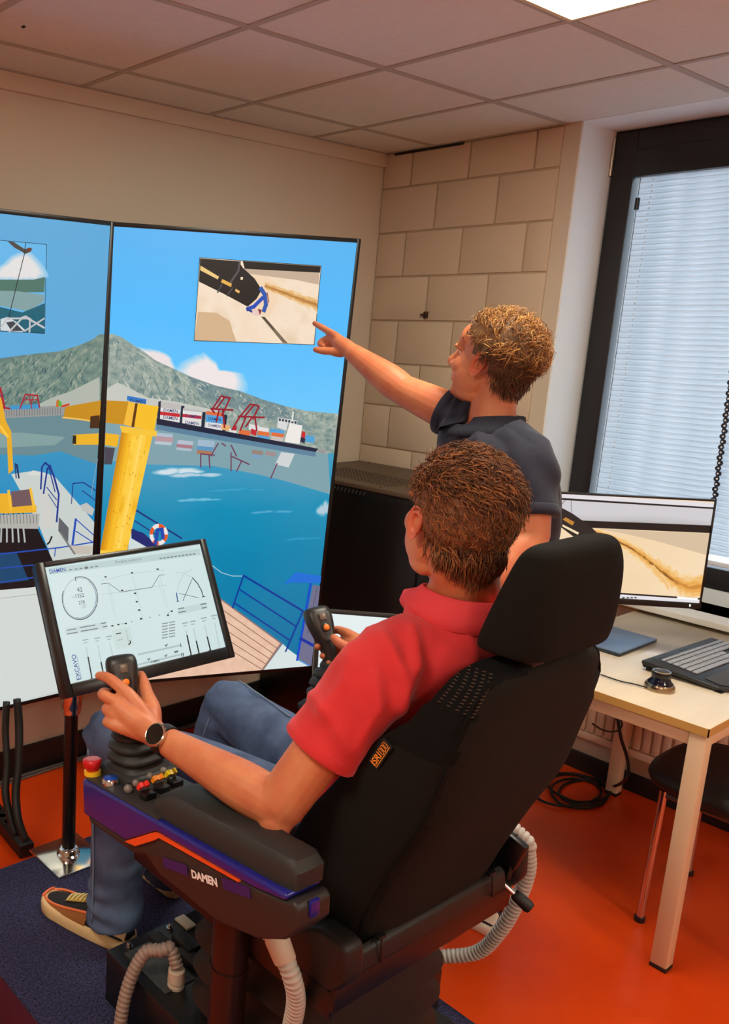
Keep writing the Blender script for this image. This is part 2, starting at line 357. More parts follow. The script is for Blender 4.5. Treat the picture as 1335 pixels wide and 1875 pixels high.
('s',(112,62,92),[(-0.0583,-0.0506),(-0.051,-0.0029)],0.005),
('s',(112,62,92),[(-0.0259,-0.0943),(-0.0509,-0.0471)],0.0051),
('s',(112,62,92),[(0.0038,-0.084),(-0.0115,-0.0942)],0.005),
('s',(112,62,92),[(0.0286,-0.0464),(0.1046,-0.0146)],0.0051),
('s',(112,62,92),[(0.0275,-0.06),(0.0332,0.0086)],0.0051),
('s',(112,62,92),[(0.0706,-0.0254),(0.0553,0.0103)],0.0051),
('s',(112,62,92),[(0.0252,-0.0872),(0.0505,-0.0462)],0.0051),
('s',(112,62,92),[(0.2163,-0.0167),(0.1954,0.039)],0.0053),
('p',(200,142,28),[(-0.5755,-0.2443),(-0.4505,-0.2453),(-0.3719,-0.243),(-0.3575,-0.1564),(-0.3877,-0.1621),(-0.5733,-0.1789)]),
('p',(242,186,60),[(-0.3719,-0.243),(-0.3478,-0.2367),(-0.3574,-0.1545),(-0.3857,-0.1622)]),
('p',(90,50,10),[(-0.3478,-0.2367),(-0.3379,-0.2368),(-0.3474,-0.1526),(-0.3574,-0.1545)]),
('p',(246,190,40),[(-0.3379,-0.2368),(-0.2611,-0.2259),(-0.2721,-0.139),(-0.3474,-0.1526)]),
('p','yellow',[(-0.3923,-0.1353),(-0.2773,-0.1234),(-0.3479,0.2884),(-0.3505,0.3443),(-0.4554,0.3395),(-0.4513,0.2924)]),
('p',(206,140,20),[(-0.3923,-0.1353),(-0.3803,-0.1333),(-0.431,0.2922),(-0.4513,0.2924)]),
('p',(222,156,26),[(-0.3831,-0.1343),(-0.3711,-0.1323),(-0.422,0.2926),(-0.4423,0.2928)]),
('p',(236,172,32),[(-0.3739,-0.1333),(-0.3618,-0.1314),(-0.413,0.2929),(-0.4334,0.2931)]),
('p',(246,188,44),[(-0.3647,-0.1323),(-0.3526,-0.1304),(-0.404,0.2933),(-0.4244,0.2935)]),
('p',(252,206,74),[(-0.332,-0.1274),(-0.3199,-0.1264),(-0.382,0.2891),(-0.3943,0.2896)]),
('p',(253,214,96),[(-0.3219,-0.1264),(-0.3098,-0.1254),(-0.3738,0.2894),(-0.3861,0.2899)]),
('p',(250,202,70),[(-0.3118,-0.1254),(-0.2996,-0.1244),(-0.3655,0.2898),(-0.3779,0.2903)]),
('s',(206,146,34),[(-0.3491,0.1245),(-0.3452,0.1324)],0.0028),
('s',(206,146,34),[(-0.4441,0.2458),(-0.4412,0.2538)],0.0026),
('s',(206,146,34),[(-0.434,0.2373),(-0.4313,0.2409)],0.0024),
('s',(206,146,34),[(-0.4245,0.1026),(-0.4226,0.1063)],0.003),
('s',(206,146,34),[(-0.4207,0.1815),(-0.4171,0.1845)],0.0025),
('s',(206,146,34),[(-0.3992,-0.0774),(-0.3954,-0.0742)],0.0018),
('s',(206,146,34),[(-0.3603,0.2743),(-0.3578,0.2824)],0.0025),
('s',(206,146,34),[(-0.4104,0.1456),(-0.4063,0.1519)],0.0031),
('s',(206,146,34),[(-0.4142,0.235),(-0.4118,0.2381)],0.0017),
('s',(206,146,34),[(-0.3617,-0.1016),(-0.3587,-0.0997)],0.0026),
('s',(206,146,34),[(-0.3777,0.0075),(-0.374,0.0124)],0.002),
('s',(206,146,34),[(-0.3436,0.0664),(-0.3418,0.0743)],0.0015),
('s',(206,146,34),[(-0.3468,0.1772),(-0.3452,0.1841)],0.0021),
('s',(206,146,34),[(-0.4252,0.1044),(-0.4238,0.1075)],0.0031),
('s',(206,146,34),[(-0.3188,-0.0488),(-0.3145,-0.0412)],0.0021),
('s',(206,146,34),[(-0.355,0.0147),(-0.3515,0.0174)],0.0027),
('s',(206,146,34),[(-0.3485,0.1969),(-0.3468,0.2048)],0.0016),
('s',(206,146,34),[(-0.3446,0.0092),(-0.3405,0.0133)],0.0031),
('s',(206,146,34),[(-0.3905,0.0916),(-0.3882,0.0947)],0.0016),
('s',(206,146,34),[(-0.3231,-0.068),(-0.3189,-0.065)],0.0015),
('s',(206,146,34),[(-0.3959,0.2747),(-0.3934,0.2783)],0.0025),
('s',(206,146,34),[(-0.3934,0.2076),(-0.3908,0.21)],0.0031),
('s',(206,146,34),[(-0.3378,-0.1144),(-0.3341,-0.1117)],0.0027),
('s',(206,146,34),[(-0.3833,0.2596),(-0.3797,0.2625)],0.0022),
('s',(206,146,34),[(-0.3055,-0.0677),(-0.3032,-0.063)],0.0033),
('s',(206,146,34),[(-0.3401,0.2203),(-0.3373,0.2254)],0.0028),
('s',(206,146,34),[(-0.3887,0.0646),(-0.3862,0.0675)],0.0021),
('s',(206,146,34),[(-0.3516,0.2772),(-0.3482,0.2824)],0.0021),
('s',(206,146,34),[(-0.3665,-0.0921),(-0.3627,-0.0851)],0.0021),
('s',(206,146,34),[(-0.3568,0.192),(-0.3533,0.1982)],0.0028),
('s',(206,146,34),[(-0.3357,0.0185),(-0.3334,0.0234)],0.0029),
('s',(206,146,34),[(-0.4018,0.1512),(-0.3976,0.1572)],0.0025),
('s',(206,146,34),[(-0.3304,-0.1228),(-0.3281,-0.117)],0.0023),
('s',(206,146,34),[(-0.3725,0.2043),(-0.3687,0.2086)],0.0027),
('s',(206,146,34),[(-0.3478,0.1722),(-0.3451,0.1794)],0.0031),
('s',(206,146,34),[(-0.3283,0.1522),(-0.3241,0.1575)],0.0024),
('s',(206,146,34),[(-0.3076,-0.0609),(-0.3034,-0.0561)],0.0027),
('s',(206,146,34),[(-0.357,0.1644),(-0.3549,0.1712)],0.0025),
('s',(206,146,34),[(-0.3866,0.1412),(-0.3832,0.1479)],0.0026),
('s',(206,146,34),[(-0.4319,0.1625),(-0.43,0.1672)],0.0026),
('p',(246,196,60),[(-0.3998,-0.1583),(-0.2625,-0.139),(-0.2638,-0.1195),(-0.3913,-0.1343)]),
('p',(238,180,40),[(-0.4554,-0.1335),(-0.3998,-0.1257),(-0.4057,-0.0832),(-0.4536,-0.0912)]),
('p',(70,70,84),[(-0.4532,-0.0835),(-0.4135,-0.0794),(-0.4227,-0.0211),(-0.4545,-0.0215)]),
('p',(206,220,220),[(-0.3443,0.2617),(-0.3376,0.2312),(-0.2084,0.2983),(-0.169,0.3146),(-0.3515,0.3652)]),
('p',(14,40,110),[(-0.3383,0.2168),(-0.292,0.2328),(-0.2077,0.3088),(-0.2503,0.3028),(-0.3365,0.2517)]),
('s',(16,44,120),[(-0.3234,0.1481),(-0.2678,0.1823),(-0.1428,0.259)],0.0062),
('s',(16,44,120),[(-0.3275,0.1865),(-0.2435,0.2407)],0.0045),
('s',(16,44,120),[(-0.3321,0.217),(-0.2693,0.2646)],0.0041),
('p',(226,92,40),[(-0.197,0.2424),(-0.1988,0.2583),(-0.2118,0.2517),(-0.2107,0.2419)]),
('p',(226,92,40),[(-0.1988,0.2583),(-0.2058,0.2715),(-0.2161,0.2599),(-0.2118,0.2517)]),
('p',(236,228,226),[(-0.2058,0.2715),(-0.2169,0.2801),(-0.223,0.2653),(-0.2161,0.2599)]),
('p',(236,228,226),[(-0.2169,0.2801),(-0.2305,0.2828),(-0.2314,0.2669),(-0.223,0.2653)]),
('p',(226,92,40),[(-0.2305,0.2828),(-0.2444,0.279),(-0.24,0.2646),(-0.2314,0.2669)]),
('p',(226,92,40),[(-0.2444,0.279),(-0.2565,0.2695),(-0.2476,0.2587),(-0.24,0.2646)]),
('p',(236,228,226),[(-0.2565,0.2695),(-0.265,0.2558),(-0.2529,0.2502),(-0.2476,0.2587)]),
('p',(236,228,226),[(-0.265,0.2558),(-0.2687,0.2398),(-0.2551,0.2403),(-0.2529,0.2502)]),
('p',(226,92,40),[(-0.2687,0.2398),(-0.2669,0.2241),(-0.254,0.2305),(-0.2551,0.2403)]),
('p',(226,92,40),[(-0.2669,0.2241),(-0.2599,0.211),(-0.2497,0.2224),(-0.254,0.2305)]),
('p',(236,228,226),[(-0.2599,0.211),(-0.2489,0.2024),(-0.2429,0.2171),(-0.2497,0.2224)]),
('p',(236,228,226),[(-0.2489,0.2024),(-0.2355,0.1997),(-0.2345,0.2154),(-0.2429,0.2171)]),
('p',(226,92,40),[(-0.2355,0.1997),(-0.2216,0.2033),(-0.2259,0.2176),(-0.2345,0.2154)]),
('p',(226,92,40),[(-0.2216,0.2033),(-0.2094,0.2126),(-0.2184,0.2235),(-0.2259,0.2176)]),
('p',(236,228,226),[(-0.2094,0.2126),(-0.2008,0.2264),(-0.213,0.232),(-0.2184,0.2235)]),
('p',(236,228,226),[(-0.2008,0.2264),(-0.197,0.2424),(-0.2107,0.2419),(-0.213,0.232)]),
('s',(20,70,170),[(-0.2435,0.276),(-0.2382,0.2244),(-0.2216,0.2208),(-0.2152,0.2563)],0.01271),
('s',(180,205,215),[(-0.0131,0.3706),(0.0269,0.4006),(0.0728,0.416),(0.1135,0.4181)],0.0026),
('p','wood',[(-0.1393,0.3753),(0.0309,0.5058),(0.3054,0.7075),(0.2267,0.8248),(-0.0189,0.8244),(-0.2851,0.8303),(-0.3097,0.3672)]),
('s',(128,92,74),[(-0.1988,0.376),(0.2914,0.7288)],0.0027),
('s',(128,92,74),[(-0.2114,0.4065),(0.2774,0.7502)],0.0027),
('s',(128,92,74),[(-0.2241,0.437),(0.2634,0.7715)],0.00281),
('s',(128,92,74),[(-0.2367,0.4677),(0.2494,0.7929)],0.0027),
('s',(128,92,74),[(-0.2494,0.4984),(0.2354,0.8143)],0.00271),
('s',(150,120,110),[(0.3054,0.7075),(0.2269,0.8272)],0.00963),
('s',(140,116,110),[(0.0309,0.5058),(0.3054,0.7075)],0.00541),
('p',(214,226,226),[(0.3128,0.7103),(0.3366,0.7331),(0.4631,0.826),(0.2317,0.8276)]),
('s',(10,52,150),[(0.1179,0.4161),(0.0837,0.5445)],0.00681),
('s',(10,52,150),[(0.3871,0.5771),(0.3282,0.7441)],0.00721),
('s',(10,52,150),[(0.1179,0.4161),(0.3871,0.5771)],0.00771),
('s',(10,52,150),[(0.1045,0.4703),(0.3628,0.6398)],0.00591),
('s',(10,52,150),[(0.0888,0.5248),(0.34,0.6961)],0.00591),
('p',(24,110,214),[(0.2898,0.4604),(0.3364,0.4137),(0.4573,0.4355),(0.4608,0.4651),(0.3267,0.4557)]),
('p',(110,112,140),[(0.4182,0.4696),(0.4575,0.4785),(0.4606,0.8257),(0.3853,0.7839)]),
('s',(70,72,96),[(0.4385,0.4797),(0.4171,0.6761)],0.00241),
('s',(12,70,200),[(0.4081,0.4645),(0.3831,0.7861)],0.00961),
('s',(12,50,160),[(0.3876,0.6926),(0.4679,0.7385)],0.01213),
('s',(70,150,220),[(0.3877,0.7841),(0.4581,0.8255)],0.00492),
('p',(24,24,26),[(-0.146,-0.7342),(0.3171,-0.7307),(0.3206,-0.4532),(-0.1465,-0.4553)]),
('p','sand',[(-0.1437,-0.7324),(0.3149,-0.7285),(0.3179,-0.4552),(-0.1444,-0.4575)]),
('p',(212,178,140),[(-0.1395,-0.5543),(-0.0694,-0.5534),(-0.0184,-0.5279),(-0.0041,-0.4939),(0.0143,-0.457),(-0.1444,-0.4575)]),
('p',(240,212,180),[(0.0164,-0.6954),(0.0691,-0.7),(0.1576,-0.658),(0.156,-0.5962),(0.1297,-0.5468),(0.0827,-0.552),(0.0308,-0.6185)]),
('p',(196,172,150),[(0.0156,-0.7054),(0.3113,-0.705),(0.3127,-0.665),(0.2179,-0.6779),(0.1242,-0.6837),(0.0396,-0.6898)]),
('p',(18,18,20),[(0.0134,-0.7307),(0.3142,-0.7278),(0.3136,-0.7058),(0.0231,-0.7051)]),
('p',(238,206,160),[(0.1015,-0.6682),(0.1142,-0.6615),(0.1247,-0.6541),(0.1381,-0.6511),(0.1466,-0.6596),(0.1578,-0.6522),(0.1699,-0.6481),(0.1819,-0.6465),(0.192,-0.6432),(0.2045,-0.6419),(0.2153,-0.6434),(0.2254,-0.6386),(0.2366,-0.6353),(0.2473,-0.6353),(0.2567,-0.6235),(0.2677,-0.626),(0.2797,-0.6219),(0.2914,-0.6187),(0.3004,-0.6216),(0.3138,-0.61),(0.3194,-0.5636),(0.3088,-0.5739),(0.2948,-0.5868),(0.285,-0.5775),(0.2742,-0.5826),(0.2628,-0.59),(0.2509,-0.5905),(0.2393,-0.5943),(0.2301,-0.6006),(0.2165,-0.6054),(0.2071,-0.6112),(0.1949,-0.6169),(0.1842,-0.6177),(0.1721,-0.6212),(0.1636,-0.6227),(0.1516,-0.6304),(0.1396,-0.6255),(0.1291,-0.6324),(0.1175,-0.6319),(0.106,-0.6411)]),
('p',(230,186,126),[(0.104,-0.662),(0.1141,-0.6627),(0.125,-0.6567),(0.1376,-0.6565),(0.1493,-0.6511),(0.158,-0.6517),(0.1711,-0.6454),(0.1825,-0.6441),(0.192,-0.6371),(0.2047,-0.6403),(0.2135,-0.6379),(0.2246,-0.6258),(0.2349,-0.6298),(0.246,-0.6258),(0.259,-0.6226),(0.268,-0.6192),(0.2787,-0.6232),(0.2915,-0.6199),(0.3014,-0.6161),(0.3145,-0.6114),(0.3177,-0.5707),(0.3057,-0.5777),(0.293,-0.5899),(0.2836,-0.5905),(0.272,-0.5939),(0.2609,-0.5934),(0.249,-0.599),(0.2383,-0.6049),(0.2289,-0.6064),(0.2176,-0.6117),(0.208,-0.6074),(0.1949,-0.6134),(0.1854,-0.6183),(0.1729,-0.6228),(0.162,-0.6276),(0.1507,-0.6288),(0.1406,-0.6293),(0.1288,-0.6392),(0.1167,-0.6385),(0.106,-0.6438)]),
('p',(214,160,92),[(0.1045,-0.6577),(0.1145,-0.6552),(0.1249,-0.6509),(0.1367,-0.6511),(0.1496,-0.6459),(0.1616,-0.6409),(0.172,-0.6388),(0.1836,-0.6379),(0.1927,-0.6359),(0.2031,-0.6328),(0.2145,-0.6312),(0.2253,-0.6246),(0.2366,-0.6207),(0.2493,-0.6186),(0.2584,-0.6206),(0.269,-0.612),(0.2819,-0.6127),(0.292,-0.6077),(0.3047,-0.6099),(0.314,-0.6003),(0.3161,-0.5809),(0.3047,-0.5866),(0.2958,-0.5893),(0.2842,-0.5941),(0.2731,-0.5983),(0.2602,-0.5975),(0.251,-0.6009),(0.2395,-0.6033),(0.2296,-0.6073),(0.2179,-0.6158),(0.2055,-0.616),(0.1949,-0.6214),(0.1841,-0.6238),(0.1745,-0.6234),(0.1628,-0.6268),(0.1491,-0.6354),(0.1384,-0.6335),(0.129,-0.6372),(0.1156,-0.6417),(0.104,-0.6448)]),
('p',(180,124,64),[(0.1048,-0.6548),(0.1161,-0.6509),(0.1253,-0.6477),(0.1392,-0.6453),(0.1503,-0.6413),(0.1593,-0.6403),(0.1735,-0.6363),(0.1826,-0.6341),(0.1937,-0.6316),(0.2042,-0.6271),(0.2145,-0.6227),(0.2269,-0.6208),(0.2386,-0.6192),(0.2474,-0.6149),(0.26,-0.6124),(0.2701,-0.6083),(0.2833,-0.6063),(0.2944,-0.6034),(0.3035,-0.6021),(0.3149,-0.5984),(0.3167,-0.5895),(0.3063,-0.5935),(0.2932,-0.5962),(0.2832,-0.5982),(0.27,-0.6021),(0.2595,-0.6042),(0.2506,-0.6072),(0.2396,-0.6118),(0.2266,-0.6152),(0.2179,-0.6179),(0.2044,-0.6202),(0.1961,-0.6245),(0.183,-0.6262),(0.1713,-0.6312),(0.1597,-0.6341),(0.1502,-0.6376),(0.1378,-0.6391),(0.1283,-0.6428),(0.1159,-0.6466),(0.104,-0.6488)]),
('p',(120,104,86),[(0.0986,-0.5471),(0.1142,-0.5462),(0.2134,-0.4567),(0.1935,-0.4576),(0.15,-0.4986)]),
('p',(70,58,48),[(0.1034,-0.5458),(0.1111,-0.5461),(0.1576,-0.5017),(0.1495,-0.5042)]),
('p',(24,24,28),[(-0.1436,-0.7311),(-0.0015,-0.7292),(0.0153,-0.7088),(0.0638,-0.6741),(0.0939,-0.6382),(0.0777,-0.6068),(0.0458,-0.5782),(-0.0445,-0.6167),(-0.1424,-0.6546)]),
('p',(236,200,130),[(-0.1404,-0.7076),(-0.0701,-0.6746),(-0.0738,-0.6651),(-0.1408,-0.6924)]),
('p',(230,176,80),[(-0.0576,-0.6672),(-0.0206,-0.6534),(-0.0226,-0.6419),(-0.0612,-0.6563)]),
('p',(232,180,100),[(-0.0049,-0.6373),(0.0116,-0.6299),(0.0093,-0.6217),(-0.0065,-0.6291)]),
('p',(240,224,190),[(0.0105,-0.677),(0.0195,-0.6775),(0.0189,-0.668),(0.0105,-0.6683)]),
('s',(80,80,84),[(0.0031,-0.7275),(-0.0002,-0.6966),(-0.0255,-0.6579)],0.00751),
('s',(70,70,76),[(-0.0164,-0.6402),(-0.0352,-0.6124)],0.0052),
('s',(70,70,76),[(-0.0583,-0.6484),(-0.0711,-0.621)],0.0052),
('s',(40,86,170),[(0.0897,-0.6428),(0.107,-0.6217),(0.1149,-0.5877),(0.1085,-0.5654)],0.01531),
('s',(30,76,180),[(0.1003,-0.6111),(0.0687,-0.579),(0.0443,-0.5699)],0.01391),
('s',(24,60,140),[(0.0443,-0.5699),(0.0626,-0.5623),(0.0906,-0.5675)],0.00761),
('p',(232,200,190),[(0.0655,-0.5721),(0.0927,-0.5696),(0.1017,-0.5562),(0.0871,-0.5467),(0.0634,-0.5527)]),
('p',(130,40,40),[(0.0847,-0.5728),(0.1004,-0.5699),(0.0952,-0.5511)]),
('s',(150,50,50),[(0.1156,-0.6289),(0.1251,-0.595)],0.0038)]
PIC_L=[
('p','water2',[(-0.6248,-0.2519),(0.4648,-0.229),(0.5066,0.9682),(-0.668,1.0123)]),
('p','mountain3',[(-0.6222,-0.3291),(-0.2865,-0.3629),(0.0658,-0.3849),(0.1817,-0.3998),(0.2824,-0.4097),(0.3649,-0.434),(0.4067,-0.4509),(0.4317,-0.4676),(0.4711,-0.4685),(0.4643,-0.2366),(-0.6257,-0.225)]),
('f',(0,0,0),[(-0.1166,-0.3703),(0.0658,-0.3849),(0.1817,-0.3998),(0.2824,-0.4097),(0.3649,-0.434),(0.4067,-0.4509),(0.4317,-0.4676)],420,((88,120,112),(74,108,104),(120,144,130),(140,156,140),(66,96,104),(158,168,152)),-0.2348),
('p',(176,182,172),[(0.1886,-0.2295),(0.2588,-0.2586),(0.3311,-0.2792),(0.4408,-0.3259),(0.447,-0.2294)]),
('p',(104,138,146),[(-0.6253,-0.237),(0.4482,-0.2107),(0.4511,-0.0239),(0.3873,-0.0467),(0.299,-0.0778),(0.1952,-0.0685),(0.0749,-0.0785),(-0.6309,-0.0727)]),
('p',(130,160,160),[(-0.6278,-0.1646),(0.1517,-0.1466),(0.3179,-0.1253),(0.2768,-0.0993),(-0.6299,-0.1035)]),
('p',(150,152,150),[(-0.6251,-0.243),(0.0705,-0.2269),(0.3081,-0.2323),(0.3098,-0.1994),(0.0715,-0.1954),(-0.6262,-0.2099)]),
('s',(96,104,106),[(0.0745,-0.2216),(0.0752,-0.2006)],0.002),
('s',(96,104,106),[(0.0836,-0.2217),(0.0843,-0.2007)],0.002),
('s',(96,104,106),[(0.0927,-0.2218),(0.0934,-0.2008)],0.002),
('s',(96,104,106),[(0.1019,-0.222),(0.1026,-0.2008)],0.0019),
('s',(96,104,106),[(0.1111,-0.2221),(0.1118,-0.2009)],0.0019),
('s',(96,104,106),[(0.1203,-0.2222),(0.121,-0.201)],0.0019),
('s',(96,104,106),[(0.1295,-0.2223),(0.1302,-0.2011)],0.002),
('s',(96,104,106),[(0.1388,-0.2225),(0.1395,-0.2012)],0.002),
('s',(96,104,106),[(0.1481,-0.2226),(0.1489,-0.2013)],0.002),
('s',(96,104,106),[(0.1574,-0.2227),(0.1582,-0.2014)],0.002),
('s',(96,104,106),[(0.1668,-0.2229),(0.1676,-0.2015)],0.002),
('s',(96,104,106),[(0.1762,-0.223),(0.1771,-0.2016)],0.002),
('s',(96,104,106),[(0.1857,-0.2232),(0.1865,-0.2017)],0.002),
('s',(96,104,106),[(0.1951,-0.2233),(0.196,-0.2018)],0.0021),
('s',(96,104,106),[(0.2047,-0.2234),(0.2056,-0.2019)],0.002),
('s',(96,104,106),[(0.2142,-0.2236),(0.2151,-0.202)],0.002),
('s',(96,104,106),[(0.2238,-0.2237),(0.2247,-0.2021)],0.002),
('s',(96,104,106),[(0.2334,-0.2238),(0.2344,-0.2022)],0.0021),
('s',(96,104,106),[(0.2431,-0.224),(0.2441,-0.2023)],0.002),
('s',(96,104,106),[(0.2528,-0.2241),(0.2538,-0.2024)],0.002),
('s',(96,104,106),[(0.2625,-0.2243),(0.2635,-0.2025)],0.0021),
('s',(96,104,106),[(0.2723,-0.2244),(0.2733,-0.2026)],0.002),
('s',(96,104,106),[(0.2821,-0.2245),(0.2831,-0.2027)],0.0021),
('s',(96,104,106),[(0.2919,-0.2247),(0.293,-0.2028)],0.0021),
('p',(60,150,200),[(0.109,-0.2365),(0.2085,-0.238),(0.2132,-0.2236),(0.1056,-0.2226)]),
('p',(200,110,40),[(0.2758,-0.2493),(0.284,-0.2528),(0.2853,-0.2274),(0.2748,-0.2276)]),
('p',(80,180,60),[(0.2841,-0.2509),(0.2949,-0.2435),(0.2978,-0.2289),(0.2852,-0.2292)]),
('p',(206,66,40),[(0.2955,-0.2326),(0.3268,-0.2392),(0.3272,-0.2319),(0.2959,-0.2253)]),
('s',(170,30,50),[(0.0686,-0.2927),(0.086,-0.2265)],0.0076),
('s',(170,30,50),[(0.1409,-0.2253),(0.159,-0.2708),(0.2033,-0.2666),(0.213,-0.2272)],0.0051),
('s',(170,30,50),[(0.1517,-0.2533),(0.2079,-0.2523)],0.0036),
('s',(170,30,50),[(0.1711,-0.2671),(0.1848,-0.2242)],0.003),
('s',(170,30,50),[(0.1871,-0.2668),(0.1806,-0.2279)],0.0026),
('s',(170,30,50),[(0.0704,-0.2321),(0.1054,-0.2261)],0.0058),
('p',(198,140,28),[(0.3098,-0.2277),(0.4503,-0.2462),(0.4551,-0.1728),(0.3059,-0.194)]),
('s',(240,190,90),[(0.3017,-0.1923),(0.3794,-0.1826),(0.4553,-0.169)],0.0053),
('p',(70,40,14),[(0.4116,-0.1929),(0.4491,-0.1956),(0.452,-0.1502),(0.4119,-0.1516)]),
('p',(236,178,40),[(0.3476,-0.1316),(0.4486,-0.1332),(0.4512,-0.0931),(0.3495,-0.0978)]),
('p',(40,30,20),[(0.3456,-0.1298),(0.3586,-0.1293),(0.3602,-0.0992),(0.3449,-0.1018)]),
('p',(200,208,204),[(0.1165,-0.011),(0.1972,-0.0168),(0.2775,0.0034),(0.4702,0.2044),(0.472,0.3059),(0.4411,0.8855),(-0.668,1.0123),(-0.6569,0.6862),(0.1006,0.7865),(0.273,0.2721),(0.2258,0.17)]),
('p',(210,216,212),[(-0.6452,0.3438),(0.0882,0.3687),(0.2253,0.3605),(0.3546,0.8049),(0.1015,0.8157),(-0.663,0.8652)]),
('p',(214,216,210),[(0.177,-0.0107),(0.1972,-0.0187),(0.2496,-0.006),(0.2437,0.003),(0.1875,-0.0026)]),
('p',(232,172,40),[(0.0498,-0.2843),(0.0735,-0.2581),(0.0911,-0.1878),(0.1118,-0.1517),(0.124,-0.0251),(0.1065,-0.0117),(0.0967,-0.1345),(0.0728,-0.1497),(0.0345,-0.1459)]),
('s',(250,200,70),[(0.0722,-0.1708),(0.1006,-0.1344)],0.0078),
('p',(16,20,24),[(-0.0352,0.1439),(0.2175,0.173),(0.2923,0.3139),(0.3262,0.3784),(0.2138,0.3925),(-0.0307,0.3763)]),
('p',(8,70,110),[(-0.0334,0.2357),(0.146,0.2608),(0.1957,0.3643),(-0.0311,0.3573)]),
('s',(22,26,30),[(0.0925,0.1102),(0.0929,0.2545)],0.00522),
('s',(180,184,184),[(0.0862,0.1653),(0.0857,0.2159)],0.00603),
('s',(22,26,30),[(0.1105,0.1118),(0.1132,0.2569)],0.00532),
('s',(180,184,184),[(0.1063,0.1674),(0.1079,0.2184)],0.00603),
('s',(22,26,30),[(0.1287,0.1135),(0.1337,0.2594)],0.00532),
('s',(180,184,184),[(0.1265,0.1694),(0.1303,0.2209)],0.00624),
('s',(22,26,30),[(0.147,0.1151),(0.1543,0.2618)],0.00532),
('s',(180,184,184),[(0.147,0.1715),(0.1529,0.2234)],0.00613),
('s',(22,26,30),[(0.1655,0.1168),(0.1751,0.2643)],0.00532),
('s',(180,184,184),[(0.1676,0.1736),(0.1758,0.226)],0.00623),
('p',(176,176,170),[(-0.0358,0.1148),(0.2284,0.132),(0.2264,0.1854),(-0.035,0.1548)]),
('s',(120,122,120),[(0.0809,0.1221),(0.0838,0.152)],0.00281),
('s',(120,122,120),[(0.0929,0.1232),(0.0958,0.1532)],0.00281),
('s',(120,122,120),[(0.1049,0.1243),(0.1079,0.1544)],0.00282),
('s',(120,122,120),[(0.117,0.1254),(0.12,0.1556)],0.00282),
('s',(120,122,120),[(0.1291,0.1266),(0.1322,0.1568)],0.00291),
('s',(120,122,120),[(0.1414,0.1277),(0.1445,0.1581)],0.00282),
('s',(120,122,120),[(0.1536,0.1288),(0.1568,0.1593)],0.00292),
('s',(120,122,120),[(0.166,0.13),(0.1692,0.1605)],0.00292),
('s',(120,122,120),[(0.1784,0.1311),(0.1816,0.1617)],0.00292),
('s',(120,122,120),[(0.1908,0.1323),(0.1941,0.163)],0.00292),
('s',(120,122,120),[(0.2033,0.1335),(0.2067,0.1642)],0.00301),
('s',(120,122,120),[(0.2159,0.1346),(0.2193,0.1655)],0.00292),
('p',(236,176,44),[(-0.0371,0.0446),(0.1026,0.052),(0.2146,0.1023),(0.2156,0.127),(0.1048,0.1206),(-0.036,0.104)]),
('p',(112,88,92),[(0.1164,0.0476),(0.1894,0.0439),(0.1979,0.1008),(0.1242,0.1)]),
('s',(244,190,60),[(0.1083,0.0433),(0.1185,0.1107)],0.00903),
('s',(244,190,60),[(0.1893,0.042),(0.2067,0.1148)],0.00933),
('s',(30,40,90),[(0.1354,-0.0426),(0.1451,0.0037)],0.00601),
('s',(30,40,90),[(0.1293,-0.0466),(0.135,0.003)],0.004),
('p',(206,206,200),[(0.225,0.0522),(0.2546,0.0583),(0.2949,0.1866),(0.2434,0.1871)]),
('s',(24,52,140),[(0.2289,0.0469),(0.2299,-0.0277),(0.2417,-0.0419),(0.2547,-0.0318)],0.00632),
('s',(24,52,140),[(0.2401,0.0628),(0.251,-0.0208),(0.2632,-0.0313)],0.00632),
('s',(24,52,140),[(0.259,-0.0315),(0.2777,0.0071),(0.3,0.0714),(0.2961,0.1673)],0.00711),
('s',(24,52,140),[(0.2547,-0.0318),(0.2845,0.0606)],0.00431),
('s',(24,52,140),[(0.2518,0.043),(0.2923,0.0899)],0.00341),
('s',(24,52,140),[(0.2593,0.0681),(0.2959,0.119)],0.00301),
('s',(24,44,120),[(0.3519,0.1084),(0.3546,0.0372)],0.00351),
('s',(24,44,120),[(0.3546,0.0372),(0.3965,0.0364),(0.4669,0.0807)],0.00401),
('s',(24,44,120),[(0.3937,0.0652),(0.4693,0.1185)],0.00321),
('p',(190,192,188),[(0.3878,0.1173),(0.4142,0.1098),(0.4475,0.1364),(0.4399,0.1595),(0.3979,0.1378)]),
('p',(96,98,104),[(0.3039,0.1506),(0.3455,0.1937),(0.3459,0.245),(0.3042,0.2012)]),
('s',(30,76,180),[(0.3643,0.255),(0.3727,0.1649)],0.00896),
('s',(30,76,180),[(0.3727,0.1649),(0.4682,0.2465)],0.00362),
('s',(30,76,180),[(0.3751,0.2086),(0.4698,0.271)],0.00361),
('s',(30,76,180),[(0.0849,0.2573),(0.316,0.2614),(0.4551,0.2572)],0.00484),
('s',(30,76,180),[(0.0864,0.307),(0.2105,0.3114)],0.00403),
('s',(30,76,180),[(0.0878,0.3571),(0.2251,0.3565)],0.00413),
('s',(30,76,180),[(0.2933,0.2903),(0.2963,0.2611)],0.00403),
('p',(196,188,176),[(0.3466,0.257),(0.4514,0.273),(0.4416,0.3002),(0.3752,0.2922)]),
('s',(120,122,120),[(0.3133,0.208),(0.3752,0.2922)],0.00664),
('s',(20,24,30),[(0.2791,0.218),(0.2713,0.2367),(0.263,0.2435)],0.00654),
('s',(140,160,170),[(0.4499,-0.0432),(0.4306,0.0818)],0.0027),
('s',(150,156,158),[(0.0895,0.4134),(0.258,0.4209)],0.00173),
('p',(26,40,50),[(-0.0956,-0.7387),(0.2165,-0.74),(0.2209,-0.4643),(-0.0916,-0.4714)]),
